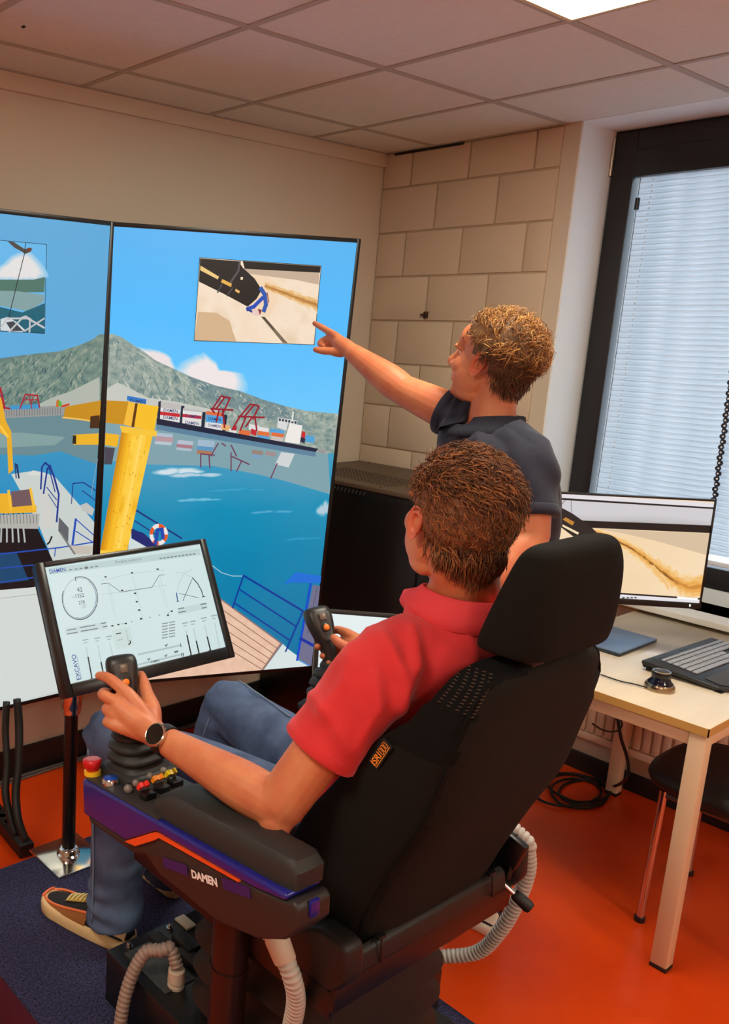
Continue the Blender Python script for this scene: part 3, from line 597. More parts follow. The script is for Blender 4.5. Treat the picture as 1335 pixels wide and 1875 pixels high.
('p',(96,180,232),[(-0.0956,-0.7372),(0.2146,-0.7382),(0.2188,-0.466),(-0.0916,-0.473)]),
('c',(228,224,222),[(0.022,-0.6212),(0.0431,-0.6546),(0.0722,-0.6694),(0.0976,-0.6937),(0.1273,-0.7055),(0.1538,-0.7091),(0.1776,-0.6928),(0.2019,-0.6713),(0.2188,-0.6457),(0.1919,-0.6292),(0.115,-0.6265)],(120,190,232)),
('p',(74,116,104),[(-0.0936,-0.602),(0.0588,-0.6233),(0.1724,-0.6297),(0.215,-0.6405),(0.2132,-0.5935),(0.1354,-0.5896),(-0.0933,-0.5863)]),
('p',(128,160,162),[(-0.0933,-0.5863),(0.1162,-0.592),(0.2135,-0.5851),(0.2144,-0.5648),(0.1569,-0.5321),(0.0611,-0.545),(-0.0926,-0.5387)]),
('p',(10,96,116),[(-0.0926,-0.5387),(0.0612,-0.5417),(0.1376,-0.5281),(0.2166,-0.5599),(0.2188,-0.466),(-0.0916,-0.473)]),
('p',(206,214,218),[(0.0623,-0.5054),(0.0884,-0.5129),(0.1195,-0.4973),(0.1493,-0.4745),(0.1399,-0.4675),(0.0633,-0.4706)]),
('p',(60,66,76),[(0.0814,-0.4961),(0.1079,-0.5002),(0.1436,-0.4709),(0.1013,-0.4699)]),
('p',(70,64,60),[(0.0794,-0.7373),(0.0998,-0.7373),(0.1382,-0.7193),(0.1647,-0.7245),(0.1594,-0.7127),(0.1406,-0.7049),(0.1271,-0.712),(0.1042,-0.72)]),
('p',(110,50,36),[(0.1457,-0.7215),(0.157,-0.7256),(0.165,-0.718),(0.1499,-0.712)]),
('s',(30,34,40),[(0.1412,-0.7389),(0.1387,-0.7063),(0.0887,-0.5046)],0.00272),
('s',(190,192,196),[(0.0631,-0.4789),(0.0848,-0.5078),(0.1577,-0.5103)],0.0056),
('s',(190,192,196),[(0.1577,-0.5103),(0.2181,-0.4832)],0.0066),
('s',(190,192,196),[(0.0937,-0.468),(0.1345,-0.5078)],0.0057),
('s',(190,192,196),[(0.1656,-0.5071),(0.1652,-0.4681)],0.0059),
('s',(190,192,196),[(0.1475,-0.471),(0.2168,-0.5122)],0.0051),
('s',(190,192,196),[(0.1344,-0.5112),(0.1497,-0.5167),(0.1695,-0.5073)],0.0058)]
PIC_M=[
('p','panel',[(-0.249,-0.1593),(0.2537,-0.1496),(0.259,0.1577),(-0.2495,0.1566)]),
('p',(186,208,208),[(-0.249,-0.1593),(0.2537,-0.1496),(0.2541,-0.1308),(-0.2487,-0.1421)]),
('s',(130,150,160),[(-0.1235,-0.0665),(-0.1255,-0.058),(-0.1287,-0.0499),(-0.1331,-0.0422),(-0.1385,-0.0352),(-0.1448,-0.029),(-0.1518,-0.0238),(-0.1593,-0.0197),(-0.1672,-0.0169),(-0.1752,-0.0153),(-0.1832,-0.0149),(-0.191,-0.0159),(-0.1983,-0.0182),(-0.2051,-0.0216),(-0.2111,-0.0262),(-0.2162,-0.0318),(-0.2203,-0.0383),(-0.2233,-0.0455),(-0.2251,-0.0532),(-0.2257,-0.0613),(-0.225,-0.0696),(-0.2232,-0.0778),(-0.2201,-0.0858),(-0.2159,-0.0935),(-0.2108,-0.1005),(-0.2047,-0.1067),(-0.1978,-0.1121),(-0.1904,-0.1163),(-0.1825,-0.1194),(-0.1745,-0.1212),(-0.1664,-0.1218),(-0.1585,-0.1209),(-0.1509,-0.1188),(-0.144,-0.1154),(-0.1378,-0.1108),(-0.1325,-0.1052),(-0.1282,-0.0986),(-0.1251,-0.0912),(-0.1233,-0.0833),(-0.1227,-0.0749),(-0.1235,-0.0665)],0.00102),
('s',(24,28,32),[(-0.1757,-0.1237),(-0.169,-0.1244),(-0.1624,-0.1242),(-0.1559,-0.1232),(-0.1496,-0.1214),(-0.1438,-0.1187),(-0.1384,-0.1152),(-0.1336,-0.1111),(-0.1293,-0.1062),(-0.1258,-0.1008),(-0.123,-0.0949),(-0.1211,-0.0885),(-0.1199,-0.0819),(-0.1196,-0.075),(-0.1201,-0.068),(-0.1215,-0.0611),(-0.1236,-0.0542),(-0.1266,-0.0476),(-0.1303,-0.0413),(-0.1346,-0.0355),(-0.1395,-0.0301),(-0.145,-0.0254),(-0.1509,-0.0213),(-0.1571,-0.0179),(-0.1636,-0.0153)],0.00192),
('s',(24,28,32),[(-0.1636,-0.0153),(-0.169,-0.0137),(-0.1744,-0.0128),(-0.1799,-0.0123),(-0.1852,-0.0124),(-0.1904,-0.0131),(-0.1955,-0.0143),(-0.2004,-0.0161),(-0.205,-0.0183),(-0.2093,-0.0211),(-0.2132,-0.0242),(-0.2168,-0.0279),(-0.2199,-0.0319),(-0.2226,-0.0363),(-0.2248,-0.0409),(-0.2266,-0.0459),(-0.2278,-0.0511),(-0.2285,-0.0564),(-0.2287,-0.0618),(-0.2283,-0.0674),(-0.2274,-0.0729),(-0.226,-0.0784),(-0.2241,-0.0838),(-0.2217,-0.089),(-0.2188,-0.0941)],0.00204),
('s',(50,70,150),[(-0.1374,-0.108),(-0.133,-0.103),(-0.1295,-0.0972),(-0.1268,-0.0908),(-0.1251,-0.084),(-0.1243,-0.0769),(-0.1246,-0.0696),(-0.1259,-0.0623),(-0.1281,-0.0552),(-0.1313,-0.0482),(-0.1353,-0.0417),(-0.14,-0.0358),(-0.1455,-0.0305),(-0.1515,-0.0259),(-0.1579,-0.0222),(-0.1646,-0.0194),(-0.1715,-0.0176),(-0.1785,-0.0167),(-0.1854,-0.0168),(-0.192,-0.018),(-0.1983,-0.0201)],0.001),
('s',(24,28,32),[(-0.1749,-0.1244),(-0.1754,-0.1145)],0.00202),
('t',(30,60,170),[(-0.2462,-0.1445),(-0.1986,-0.1446)],'DAMEN'),
('t',(120,132,134),[(-0.041,-0.1426),(0.0437,-0.1404)],'Dredging dashboard'),
('t',(60,66,70),[(-0.1788,-0.085),(-0.1624,-0.0843)],'42'),
('t',(60,66,70),[(-0.1868,-0.0699),(-0.161,-0.0695)],'1352'),
('t',(60,66,70),[(-0.1821,-0.052),(-0.1635,-0.0518)],'278'),
('t',(168,184,186),[(-0.1978,-0.0707),(-0.1907,-0.0705)],'m'),
('t',(168,184,186),[(-0.1758,-0.0402),(-0.1615,-0.0397)],'00'),
('t',(60,80,150),[(-0.2246,0.1375),(-0.225,0.0721)],'EXCAVO'),
('s',(60,80,150),[(-0.2227,0.1379),(-0.2221,0.0726)],0.00092),
('s',(110,120,124),[(-0.1879,-0.1463),(-0.1797,-0.1461)],0.00252),
('s',(110,120,124),[(-0.1715,-0.146),(-0.1632,-0.1458)],0.00253),
('s',(110,120,124),[(-0.156,-0.1457),(-0.1477,-0.1454)],0.00263),
('s',(110,120,124),[(-0.1393,-0.1453),(-0.1309,-0.1451)],0.00615),
('s',(110,120,124),[(-0.1225,-0.1449),(-0.1141,-0.1447)],0.00262),
('s',(110,120,124),[(-0.1077,-0.1446),(-0.0992,-0.1444)],0.00262),
('s',(120,130,132),[(0.1071,-0.1389),(0.1142,-0.139)],0.00342),
('s',(120,130,132),[(0.12,-0.1386),(0.1271,-0.1387)],0.00342),
('s',(120,130,132),[(0.133,-0.1384),(0.1401,-0.1384)],0.00344),
('s',(120,130,132),[(0.146,-0.1381),(0.1532,-0.1382)],0.00352),
('s',(120,130,132),[(0.1591,-0.1378),(0.1664,-0.1379)],0.00352),
('s',(120,130,132),[(0.1723,-0.1376),(0.1796,-0.1376)],0.00354),
('s',(120,130,132),[(0.1856,-0.1373),(0.193,-0.1373)],0.00354),
('s',(120,130,132),[(0.199,-0.137),(0.2064,-0.1371)],0.00352),
('s',(120,130,132),[(0.2124,-0.1367),(0.2198,-0.1368)],0.00362),
('s',(120,130,132),[(0.2259,-0.1365),(0.2334,-0.1365)],0.00363),
('s',(168,184,186),[(-0.1002,-0.1041),(0.0,-0.11),(0.1136,-0.1048)],0.00082),
('s',(168,184,186),[(-0.11,-0.0672),(0.1069,-0.062)],0.00082),
('s',(60,66,70),[(-0.1014,-0.0954),(-0.0785,-0.0949),(-0.0458,-0.0648),(0.0577,-0.063),(0.0911,-0.0924),(0.1097,-0.0917)],0.00132),
('s',(168,184,186),[(-0.0821,-0.0954),(-0.0839,-0.0046)],0.00071),
('s',(168,184,186),[(-0.0769,-0.0946),(-0.0783,-0.0014)],0.00061),
('s',(168,184,186),[(0.0033,-0.1095),(0.0045,0.0217)],0.00071),
('s',(168,184,186),[(0.0925,-0.0931),(0.0946,0.0035)],0.00081),
('s',(168,184,186),[(0.0831,-0.0848),(0.0863,-0.0002)],0.00071),
('s',(24,28,32),[(-0.0856,-0.1126),(-0.0803,-0.1124)],0.00373),
('s',(24,28,32),[(-0.0435,-0.0691),(-0.0381,-0.0688)],0.00373),
('s',(24,28,32),[(0.0011,-0.1117),(0.0066,-0.1114)],0.00373),
('s',(24,28,32),[(0.0876,-0.1103),(0.0934,-0.11)],0.00393),
('s',(24,28,32),[(-0.0048,-0.0548),(0.0007,-0.0545)],0.00383),
('s',(24,28,32),[(-0.0057,-0.0315),(-0.0002,-0.0311)],0.00375),
('s',(24,28,32),[(-0.0045,-0.0078),(0.0009,-0.0074)],0.00375),
('s',(24,28,32),[(-0.0044,0.0156),(0.001,0.016)],0.00375),
('s',(24,28,32),[(-0.0802,0.0194),(-0.0749,0.0198)],0.00365),
('s',(24,28,32),[(-0.0996,0.0197),(-0.0944,0.0201)],0.00355),
('s',(24,28,32),[(-0.0567,0.0206),(-0.0513,0.0211)],0.00377),
('s',(24,28,32),[(0.0853,0.0211),(0.091,0.0215)],0.00395),
('s',(24,28,32),[(0.1008,0.0122),(0.1065,0.0126)],0.00395),
('s',(24,28,32),[(-0.0962,0.0207),(-0.0929,0.0206)],0.00163),
('s',(24,28,32),[(-0.0663,0.0199),(-0.063,0.0198)],0.00163),
('s',(24,28,32),[(-0.036,0.0191),(-0.0326,0.0189)],0.00161),
('s',(24,28,32),[(-0.0052,0.0182),(-0.0018,0.0181)],0.00163),
('s',(24,28,32),[(0.026,0.0174),(0.0295,0.0172)],0.00161),
('s',(24,28,32),[(0.0577,0.0165),(0.0612,0.0164)],0.00163),
('s',(24,28,32),[(0.0898,0.0156),(0.0933,0.0155)],0.00173),
('s',(168,184,186),[(0.1312,-0.0147),(0.1351,-0.0335),(0.1509,-0.0604),(0.1765,-0.0853),(0.2025,-0.0702)],0.0012),
('s',(24,28,32),[(0.2022,-0.0693),(0.215,-0.0511),(0.2227,-0.0301),(0.2242,-0.0111)],0.00294),
('s',(50,80,150),[(0.1342,-0.0346),(0.1318,-0.0108)],0.00354),
('s',(24,28,32),[(0.1273,-0.0115),(0.1367,-0.011)],0.00173),
('s',(24,28,32),[(0.2189,-0.0099),(0.2313,-0.01)],0.00173),
('s',(60,66,70),[(0.1495,-0.0099),(0.1988,-0.0643)],0.00171),
('s',(60,66,70),[(0.1431,-0.0323),(0.2065,-0.0099)],0.00141),
('s',(168,184,186),[(0.1493,-0.095),(0.1626,-0.0892),(0.199,-0.089),(0.2105,-0.0964)],0.00092),
('p',(196,214,214),[(0.1249,0.0084),(0.231,0.0068),(0.2304,0.0244),(0.1242,0.0266)]),
('p',(198,216,216),[(-0.2389,0.0019),(-0.1134,0.0055),(-0.1132,0.0246),(-0.2402,0.021)]),
('s',(110,122,126),[(-0.233,0.0082),(-0.2079,0.0088)],0.00253),
('s',(110,122,126),[(-0.1948,0.0078),(-0.1486,0.0089)],0.00243),
('s',(110,122,126),[(-0.2353,0.0175),(-0.2052,0.0183)],0.00243),
('s',(110,122,126),[(-0.1948,0.0176),(-0.1434,0.0189)],0.00253),
('s',(110,122,126),[(-0.13,0.0081),(-0.1142,0.0085)],0.00253),
('s',(110,122,126),[(-0.1263,0.0178),(-0.1131,0.0182)],0.00265),
('s',(110,122,126),[(0.1269,0.0097),(0.147,0.0101)],0.00283),
('s',(110,122,126),[(0.1239,0.0198),(0.1499,0.0204)],0.00283),
('s',(110,122,126),[(0.2077,0.01),(0.2286,0.0105)],0.00304),
('s',(110,122,126),[(0.2092,0.021),(0.2252,0.0214)],0.00304),
('p',(200,218,216),[(-0.1012,0.0312),(-0.0448,0.031),(-0.0438,0.0826),(-0.1024,0.0831)]),
('s',(24,28,32),[(-0.0905,0.0431),(-0.0764,0.0429)],0.00265),
('s',(168,184,186),[(-0.0909,0.0603),(-0.0745,0.0596)],0.00265),
('s',(24,28,32),[(-0.061,0.0776),(-0.0533,0.0735),(-0.0539,0.0679)],0.00316),
('s',(168,184,186),[(-0.0584,0.0369),(-0.0588,0.0698)],0.00202),
('s',(130,142,144),[(0.0613,0.0417),(0.0797,0.042)],0.00275),
('s',(130,142,144),[(0.0855,0.042),(0.1052,0.0425)],0.00284),
('s',(130,142,144),[(0.059,0.0493),(0.0774,0.0497)],0.00284),
('s',(130,142,144),[(0.0832,0.0497),(0.1029,0.0502)],0.00284),
('s',(130,142,144),[(0.0568,0.057),(0.0752,0.0573)],0.00273),
('s',(130,142,144),[(0.0809,0.0574),(0.1006,0.0579)],0.00284),
('s',(130,142,144),[(0.0546,0.0646),(0.0729,0.065)],0.00273),
('s',(130,142,144),[(0.0787,0.065),(0.0983,0.0656)],0.00275),
('s',(130,142,144),[(0.0523,0.0722),(0.0706,0.0726)],0.00283),
('s',(130,142,144),[(0.0764,0.0727),(0.096,0.0733)],0.00283),
('s',(130,142,144),[(0.0501,0.0797),(0.0684,0.0802)],0.00275),
('s',(130,142,144),[(0.0742,0.0803),(0.0938,0.0809)],0.00275),
('s',(150,166,168),[(-0.1958,0.0414),(-0.179,0.0417)],0.00243),
('s',(150,166,168),[(-0.1941,0.0488),(-0.1839,0.0488)],0.00192),
('s',(182,198,200),[(-0.1899,0.0602),(-0.1941,0.1429)],0.00243),
('s',(24,28,32),[(-0.1909,0.0865),(-0.1935,0.1408)],0.00396),
('s',(24,28,32),[(-0.1989,0.1419),(-0.1908,0.1423)],0.00143),
('s',(150,166,168),[(-0.1602,0.0433),(-0.1431,0.0437)],0.00245),
('s',(150,166,168),[(-0.1586,0.0508),(-0.1482,0.0509)],0.00202),
('s',(182,198,200),[(-0.1543,0.0623),(-0.1575,0.1371)],0.00253),
('s',(24,28,32),[(-0.1564,0.1064),(-0.157,0.135)],0.00408),
('s',(24,28,32),[(-0.1624,0.1361),(-0.1542,0.1365)],0.00143),
('s',(150,166,168),[(-0.1241,0.0453),(-0.1067,0.0457)],0.00255),
('s',(150,166,168),[(-0.1224,0.0528),(-0.1118,0.0529)],0.00204),
('s',(182,198,200),[(-0.1181,0.0644),(-0.1164,0.1052)],0.00255),
('s',(24,28,32),[(-0.1214,0.1042),(-0.113,0.1045)],0.00153),
('s',(150,166,168),[(0.1278,0.0521),(0.1473,0.0525)],0.00284),
('s',(150,166,168),[(0.1295,0.0601),(0.1414,0.0602)],0.00232),
('s',(182,198,200),[(0.1341,0.0723),(0.1315,0.1433)],0.00284),
('s',(24,28,32),[(0.1342,0.0867),(0.1322,0.141)],0.00467),
('s',(24,28,32),[(0.1259,0.1422),(0.1353,0.1426)],0.00163),
('s',(150,166,168),[(0.1558,0.0521),(0.1756,0.0525)],0.00294),
('s',(150,166,168),[(0.1576,0.0601),(0.1696,0.0602)],0.00233),
('s',(182,198,200),[(0.1622,0.0724),(0.1594,0.1438)],0.00294),
('s',(24,28,32),[(0.1608,0.1082),(0.1601,0.1415)],0.00467),
('s',(24,28,32),[(0.1537,0.1427),(0.1633,0.1431)],0.00182),
('s',(150,166,168),[(0.1961,0.0492),(0.2163,0.0496)],0.00304),
('s',(150,166,168),[(0.1979,0.0573),(0.2102,0.0574)],0.00233),
('s',(182,198,200),[(0.2026,0.0697),(0.2007,0.142)],0.00294),
('s',(24,28,32),[(0.2018,0.1036),(0.2014,0.1397)],0.00467),
('s',(24,28,32),[(0.1949,0.1409),(0.2046,0.1413)],0.00182),
('s',(150,166,168),[(0.2334,0.0485),(0.2538,0.049)],0.00294),
('s',(150,166,168),[(0.2351,0.0567),(0.2476,0.0568)],0.00243),
('s',(182,198,200),[(0.2399,0.0693),(0.2347,0.1439)],0.00294),
('s',(24,28,32),[(0.2288,0.1429),(0.2386,0.1432)],0.00182),
('s',(176,192,194),[(-0.039,0.1086),(0.1027,0.1095)],0.00479),
('s',(176,192,194),[(-0.0463,0.1345),(0.1041,0.1343)],0.00479),
('s',(24,28,32),[(0.0536,0.0991),(0.0558,0.1032),(0.0618,0.0987)],0.00224),
('s',(24,28,32),[(-0.0127,0.1251),(-0.0105,0.1292),(-0.0048,0.1247)],0.00214),
('s',(24,28,32),[(0.0446,0.1258),(0.0468,0.13),(0.0527,0.1255)],0.00224),
('s',(24,28,32),[(0.1052,0.1052),(0.1047,0.1146)],0.00224),
('s',(24,28,32),[(0.1007,0.1318),(0.1003,0.1411)],0.00224),
('s',(24,28,32),[(0.1065,0.1319),(0.1055,0.1412)],0.00233),
('t',(24,28,32),[(-0.0043,0.1386),(0.0225,0.1392)],'DAMEN'),
('s',(110,120,124),[(0.0797,0.1241),(0.0902,0.1241)],0.00559)]
PIC_K=[
('p','sand2',[(-0.3186,-0.1827),(0.3033,-0.1693),(0.2977,0.175),(-0.2815,0.1691)]),
('p',(226,222,226),[(-0.3181,-0.1773),(0.3033,-0.1693),(0.3022,-0.1534),(-0.3166,-0.163)]),
('p',(22,22,26),[(-0.3166,-0.163),(0.302,-0.1551),(0.3013,-0.148),(-0.3158,-0.1558)]),
('p','fade',[(-0.3158,-0.1558),(0.2994,-0.1497),(0.3012,-0.0894),(-0.3086,-0.0874)]),
('p',(14,14,18),[(-0.3086,-0.0874),(0.3002,-0.0965),(0.3004,-0.0715),(-0.3063,-0.0657)]),
('p',(214,190,160),[(-0.0499,-0.0658),(0.3006,-0.0698),(0.2987,0.0003),(0.1388,-0.037),(0.0356,-0.0562)]),
('p',(244,212,162),[(-0.0473,-0.0692),(-0.0374,-0.0651),(-0.0284,-0.0613),(-0.0188,-0.0565),(-0.0051,-0.0555),(-0.0,-0.0466),(0.0116,-0.053),(0.0226,-0.0382),(0.0334,-0.0475),(0.0469,-0.0414),(0.0566,-0.0376),(0.0681,-0.0233),(0.073,-0.0246),(0.0816,-0.0255),(0.094,-0.0145),(0.1018,-0.0104),(0.1114,0.0006),(0.1216,0.0034),(0.1275,0.0049),(0.1362,0.0176),(0.1479,0.0266),(0.1586,0.0297),(0.1658,0.0337),(0.1704,0.0327),(0.1788,0.0281),(0.1885,0.0473),(0.1957,0.0357),(0.207,0.0608),(0.2154,0.0529),(0.2326,0.072),(0.2372,0.0567),(0.2442,0.0692),(0.2582,0.0616),(0.2691,0.077),(0.2769,0.067),(0.2917,0.0662),(0.3062,0.0683),(0.3146,0.147),(0.3011,0.1379),(0.2918,0.1381),(0.2797,0.1456),(0.2711,0.1594),(0.2607,0.1555),(0.2447,0.1378),(0.2344,0.1332),(0.2256,0.1191),(0.2196,0.1155),(0.2072,0.1254),(0.1986,0.1165),(0.191,0.1103),(0.1829,0.0905),(0.1715,0.0998),(0.1629,0.0716),(0.1561,0.0799),(0.1452,0.0769),(0.1357,0.0612),(0.1286,0.0558),(0.1177,0.039),(0.1041,0.0341),(0.0986,0.0387),(0.0877,0.0313),(0.0795,0.0251),(0.0715,0.0147),(0.0601,0.0123),(0.0516,0.0049),(0.039,-0.0112),(0.0258,-0.0172),(0.017,-0.0176),(0.0054,-0.0262),(-0.0055,-0.0313),(-0.0135,-0.0289),(-0.0262,-0.0414),(-0.0361,-0.0447),(-0.0511,-0.0507)]),
('p',(242,200,138),[(-0.053,-0.0643),(-0.0421,-0.0588),(-0.0291,-0.0618),(-0.02,-0.0548),(-0.0072,-0.055),(0.0022,-0.0497),(0.0132,-0.0417),(0.0217,-0.038),(0.0348,-0.0372),(0.0427,-0.0383),(0.0553,-0.0297),(0.0642,-0.0252),(0.0761,-0.0185),(0.0839,-0.0125),(0.0883,-0.0135),(0.1028,-0.009),(0.1093,-0.0012),(0.1166,0.0082),(0.1247,0.0059),(0.1367,0.0169),(0.1449,0.0294),(0.1554,0.0187),(0.1651,0.028),(0.173,0.04),(0.1831,0.0448),(0.1939,0.0419),(0.2017,0.0604),(0.2126,0.0579),(0.2166,0.0533),(0.2273,0.0791),(0.2407,0.0812),(0.2486,0.0699),(0.255,0.0769),(0.2663,0.0751),(0.2832,0.0739),(0.2939,0.0621),(0.3046,0.0821),(0.3154,0.153),(0.3006,0.132),(0.291,0.1405),(0.2789,0.1373),(0.2707,0.1518),(0.2566,0.1409),(0.2447,0.1286),(0.2414,0.1429),(0.2246,0.1241),(0.2188,0.1092),(0.2087,0.1163),(0.1972,0.0992),(0.1939,0.1047),(0.182,0.0863),(0.1728,0.0843),(0.162,0.0673),(0.1506,0.0762),(0.1446,0.0598),(0.1319,0.0557),(0.1245,0.0543),(0.1133,0.0408),(0.1025,0.0323),(0.0935,0.0238),(0.0903,0.0182),(0.079,0.0198),(0.0661,0.0024),(0.0595,-0.0043),(0.0523,-0.0018),(0.0369,-0.0082),(0.025,-0.0184),(0.0175,-0.0238),(0.0017,-0.0309),(-0.004,-0.0335),(-0.0175,-0.035),(-0.0232,-0.037),(-0.0399,-0.0439),(-0.0507,-0.052)]),
('p',(240,188,112),[(-0.0517,-0.062),(-0.0378,-0.0611),(-0.0252,-0.0551),(-0.0164,-0.0548),(-0.0082,-0.0506),(-0.0001,-0.046),(0.0145,-0.0445),(0.0259,-0.0389),(0.0321,-0.0362),(0.0472,-0.0304),(0.0538,-0.0263),(0.0658,-0.0202),(0.0722,-0.0104),(0.0842,-0.0134),(0.0917,-0.0031),(0.0983,-0.0036),(0.1126,0.0051),(0.1227,0.0145),(0.129,0.0189),(0.1414,0.0239),(0.1462,0.0233),(0.1563,0.034),(0.1682,0.0434),(0.176,0.0477),(0.185,0.0533),(0.1947,0.0549),(0.2024,0.0672),(0.2079,0.0628),(0.2201,0.0813),(0.2301,0.0808),(0.2389,0.0777),(0.2473,0.0889),(0.2585,0.0899),(0.272,0.082),(0.2796,0.0748),(0.293,0.0707),(0.3056,0.0685),(0.3149,0.1418),(0.3026,0.1378),(0.2915,0.1336),(0.2773,0.1414),(0.2668,0.1304),(0.2541,0.1349),(0.2483,0.1233),(0.2397,0.1298),(0.2251,0.1118),(0.2158,0.1087),(0.2071,0.1121),(0.1964,0.0933),(0.19,0.0965),(0.1812,0.0777),(0.172,0.0818),(0.1631,0.0639),(0.1507,0.065),(0.1424,0.054),(0.1298,0.0492),(0.1212,0.0396),(0.1159,0.0371),(0.1033,0.0306),(0.0953,0.0163),(0.0869,0.0172),(0.0779,0.0127),(0.0669,0.0078),(0.0584,-0.0051),(0.0466,-0.0055),(0.039,-0.0162),(0.0298,-0.0163),(0.0131,-0.0211),(0.0069,-0.0274),(-0.0022,-0.0335),(-0.018,-0.0377),(-0.0251,-0.0421),(-0.0362,-0.0474),(-0.0484,-0.0519)]),
('p',(232,170,84),[(-0.0507,-0.0604),(-0.0393,-0.0557),(-0.0285,-0.0547),(-0.0199,-0.0482),(-0.0044,-0.0483),(0.0039,-0.0422),(0.0127,-0.0394),(0.0279,-0.0327),(0.0339,-0.0295),(0.0447,-0.0241),(0.0558,-0.0226),(0.0683,-0.0158),(0.0749,-0.0131),(0.0849,-0.0051),(0.0928,-0.0015),(0.1028,0.0038),(0.1142,0.0068),(0.1211,0.0194),(0.1267,0.0188),(0.1363,0.0304),(0.1457,0.0364),(0.1589,0.0448),(0.1631,0.044),(0.1765,0.0567),(0.1823,0.055),(0.1947,0.0608),(0.2012,0.0746),(0.2097,0.0794),(0.2232,0.0772),(0.2344,0.0891),(0.2421,0.0924),(0.2501,0.0935),(0.2621,0.0952),(0.2725,0.0879),(0.284,0.09),(0.293,0.0943),(0.3062,0.0847),(0.3117,0.1211),(0.2997,0.1247),(0.2843,0.125),(0.2744,0.1281),(0.2637,0.124),(0.2543,0.126),(0.2435,0.1157),(0.2327,0.1176),(0.2265,0.1094),(0.2152,0.1043),(0.2035,0.0936),(0.1949,0.0901),(0.1902,0.0836),(0.1783,0.0728),(0.1678,0.0705),(0.1635,0.0646),(0.1483,0.0535),(0.143,0.0451),(0.1339,0.0455),(0.1208,0.0392),(0.1132,0.0275),(0.1051,0.0257),(0.0943,0.0188),(0.0893,0.0096),(0.0761,0.0064),(0.0694,-0.0036),(0.0554,-0.009),(0.0485,-0.0132),(0.0353,-0.0182),(0.0237,-0.0239),(0.0131,-0.0285),(0.007,-0.0336),(-0.0041,-0.0374),(-0.0176,-0.0416),(-0.0291,-0.0436),(-0.0348,-0.05),(-0.0474,-0.0539)]),
('p',(206,140,60),[(-0.0521,-0.0582),(-0.0377,-0.054),(-0.027,-0.0511),(-0.0141,-0.0481),(-0.0087,-0.0442),(0.0066,-0.0405),(0.0161,-0.0356),(0.0267,-0.0305),(0.0349,-0.0263),(0.0496,-0.0211),(0.0593,-0.0169),(0.0664,-0.011),(0.0735,-0.0061),(0.0824,-0.0011),(0.0945,0.004),(0.1017,0.0107),(0.1086,0.0142),(0.1201,0.0225),(0.1301,0.0285),(0.1404,0.036),(0.1483,0.0429),(0.1592,0.0478),(0.1652,0.0553),(0.1745,0.0597),(0.1871,0.0662),(0.192,0.0718),(0.2035,0.0786),(0.2132,0.0847),(0.2225,0.0887),(0.2337,0.0959),(0.2423,0.0996),(0.2535,0.101),(0.2599,0.1078),(0.2706,0.1045),(0.285,0.0993),(0.2929,0.0992),(0.3058,0.0973),(0.3092,0.1139),(0.2969,0.1111),(0.2835,0.1149),(0.2749,0.1166),(0.2626,0.1157),(0.2548,0.1145),(0.2436,0.1094),(0.2351,0.1047),(0.2215,0.1033),(0.2127,0.0938),(0.2086,0.088),(0.194,0.0831),(0.1852,0.0751),(0.1804,0.0701),(0.172,0.065),(0.1616,0.0582),(0.1508,0.0514),(0.1385,0.0436),(0.1335,0.0345),(0.1236,0.0288),(0.1108,0.0221),(0.1059,0.0162),(0.0973,0.0116),(0.0878,0.0047),(0.0768,-0.0005),(0.0651,-0.0056),(0.0577,-0.0117),(0.0492,-0.016),(0.0359,-0.0211),(0.0286,-0.0269),(0.0161,-0.0319),(0.0038,-0.0362),(-0.0049,-0.0404),(-0.0171,-0.0441),(-0.0295,-0.047),(-0.0402,-0.0519),(-0.0465,-0.0552)]),
('p',(140,90,44),[(-0.0155,-0.0462),(-0.0063,-0.0427),(-0.0023,-0.04),(0.008,-0.0377),(0.0131,-0.0354),(0.02,-0.0312),(0.024,-0.0281),(0.0331,-0.0269),(0.0374,-0.0238),(0.0473,-0.0199),(0.0543,-0.0177),(0.0577,-0.0145),(0.0642,-0.012),(0.0721,-0.0087),(0.0782,-0.005),(0.0834,0.0002),(0.0867,0.0044),(0.0912,0.0065),(0.0987,0.01),(0.1071,0.0152),(0.1147,0.0165),(0.1173,0.0235),(0.1227,0.0274),(0.1277,0.0309),(0.1398,0.0364),(0.1442,0.0406),(0.1524,0.0453),(0.154,0.0507),(0.1624,0.056),(0.1649,0.0592),(0.1751,0.0634),(0.1816,0.0666),(0.1875,0.07),(0.1933,0.0759),(0.1978,0.0792),(0.2068,0.0847),(0.2098,0.0884),(0.215,0.0918),(0.2221,0.0961),(0.2264,0.1027),(0.2192,0.0976),(0.2139,0.0939),(0.2063,0.0913),(0.1983,0.0863),(0.1925,0.082),(0.1857,0.0783),(0.1779,0.0732),(0.1762,0.0696),(0.1697,0.0647),(0.1622,0.0615),(0.1597,0.0564),(0.1499,0.0524),(0.1445,0.0474),(0.1376,0.0424),(0.1306,0.0388),(0.1261,0.0321),(0.1198,0.0271),(0.1132,0.0246),(0.1083,0.0193),(0.1032,0.0149),(0.0941,0.0116),(0.0912,0.0095),(0.0848,0.0049),(0.0792,0.0012),(0.0715,-0.0033),(0.0657,-0.0054),(0.0573,-0.0097),(0.0526,-0.0133),(0.0428,-0.0162),(0.0385,-0.018),(0.0338,-0.0211),(0.0282,-0.0249),(0.021,-0.0276),(0.0129,-0.0303),(0.0071,-0.0342),(0.003,-0.0368),(-0.01,-0.0388),(-0.0142,-0.0423)]),
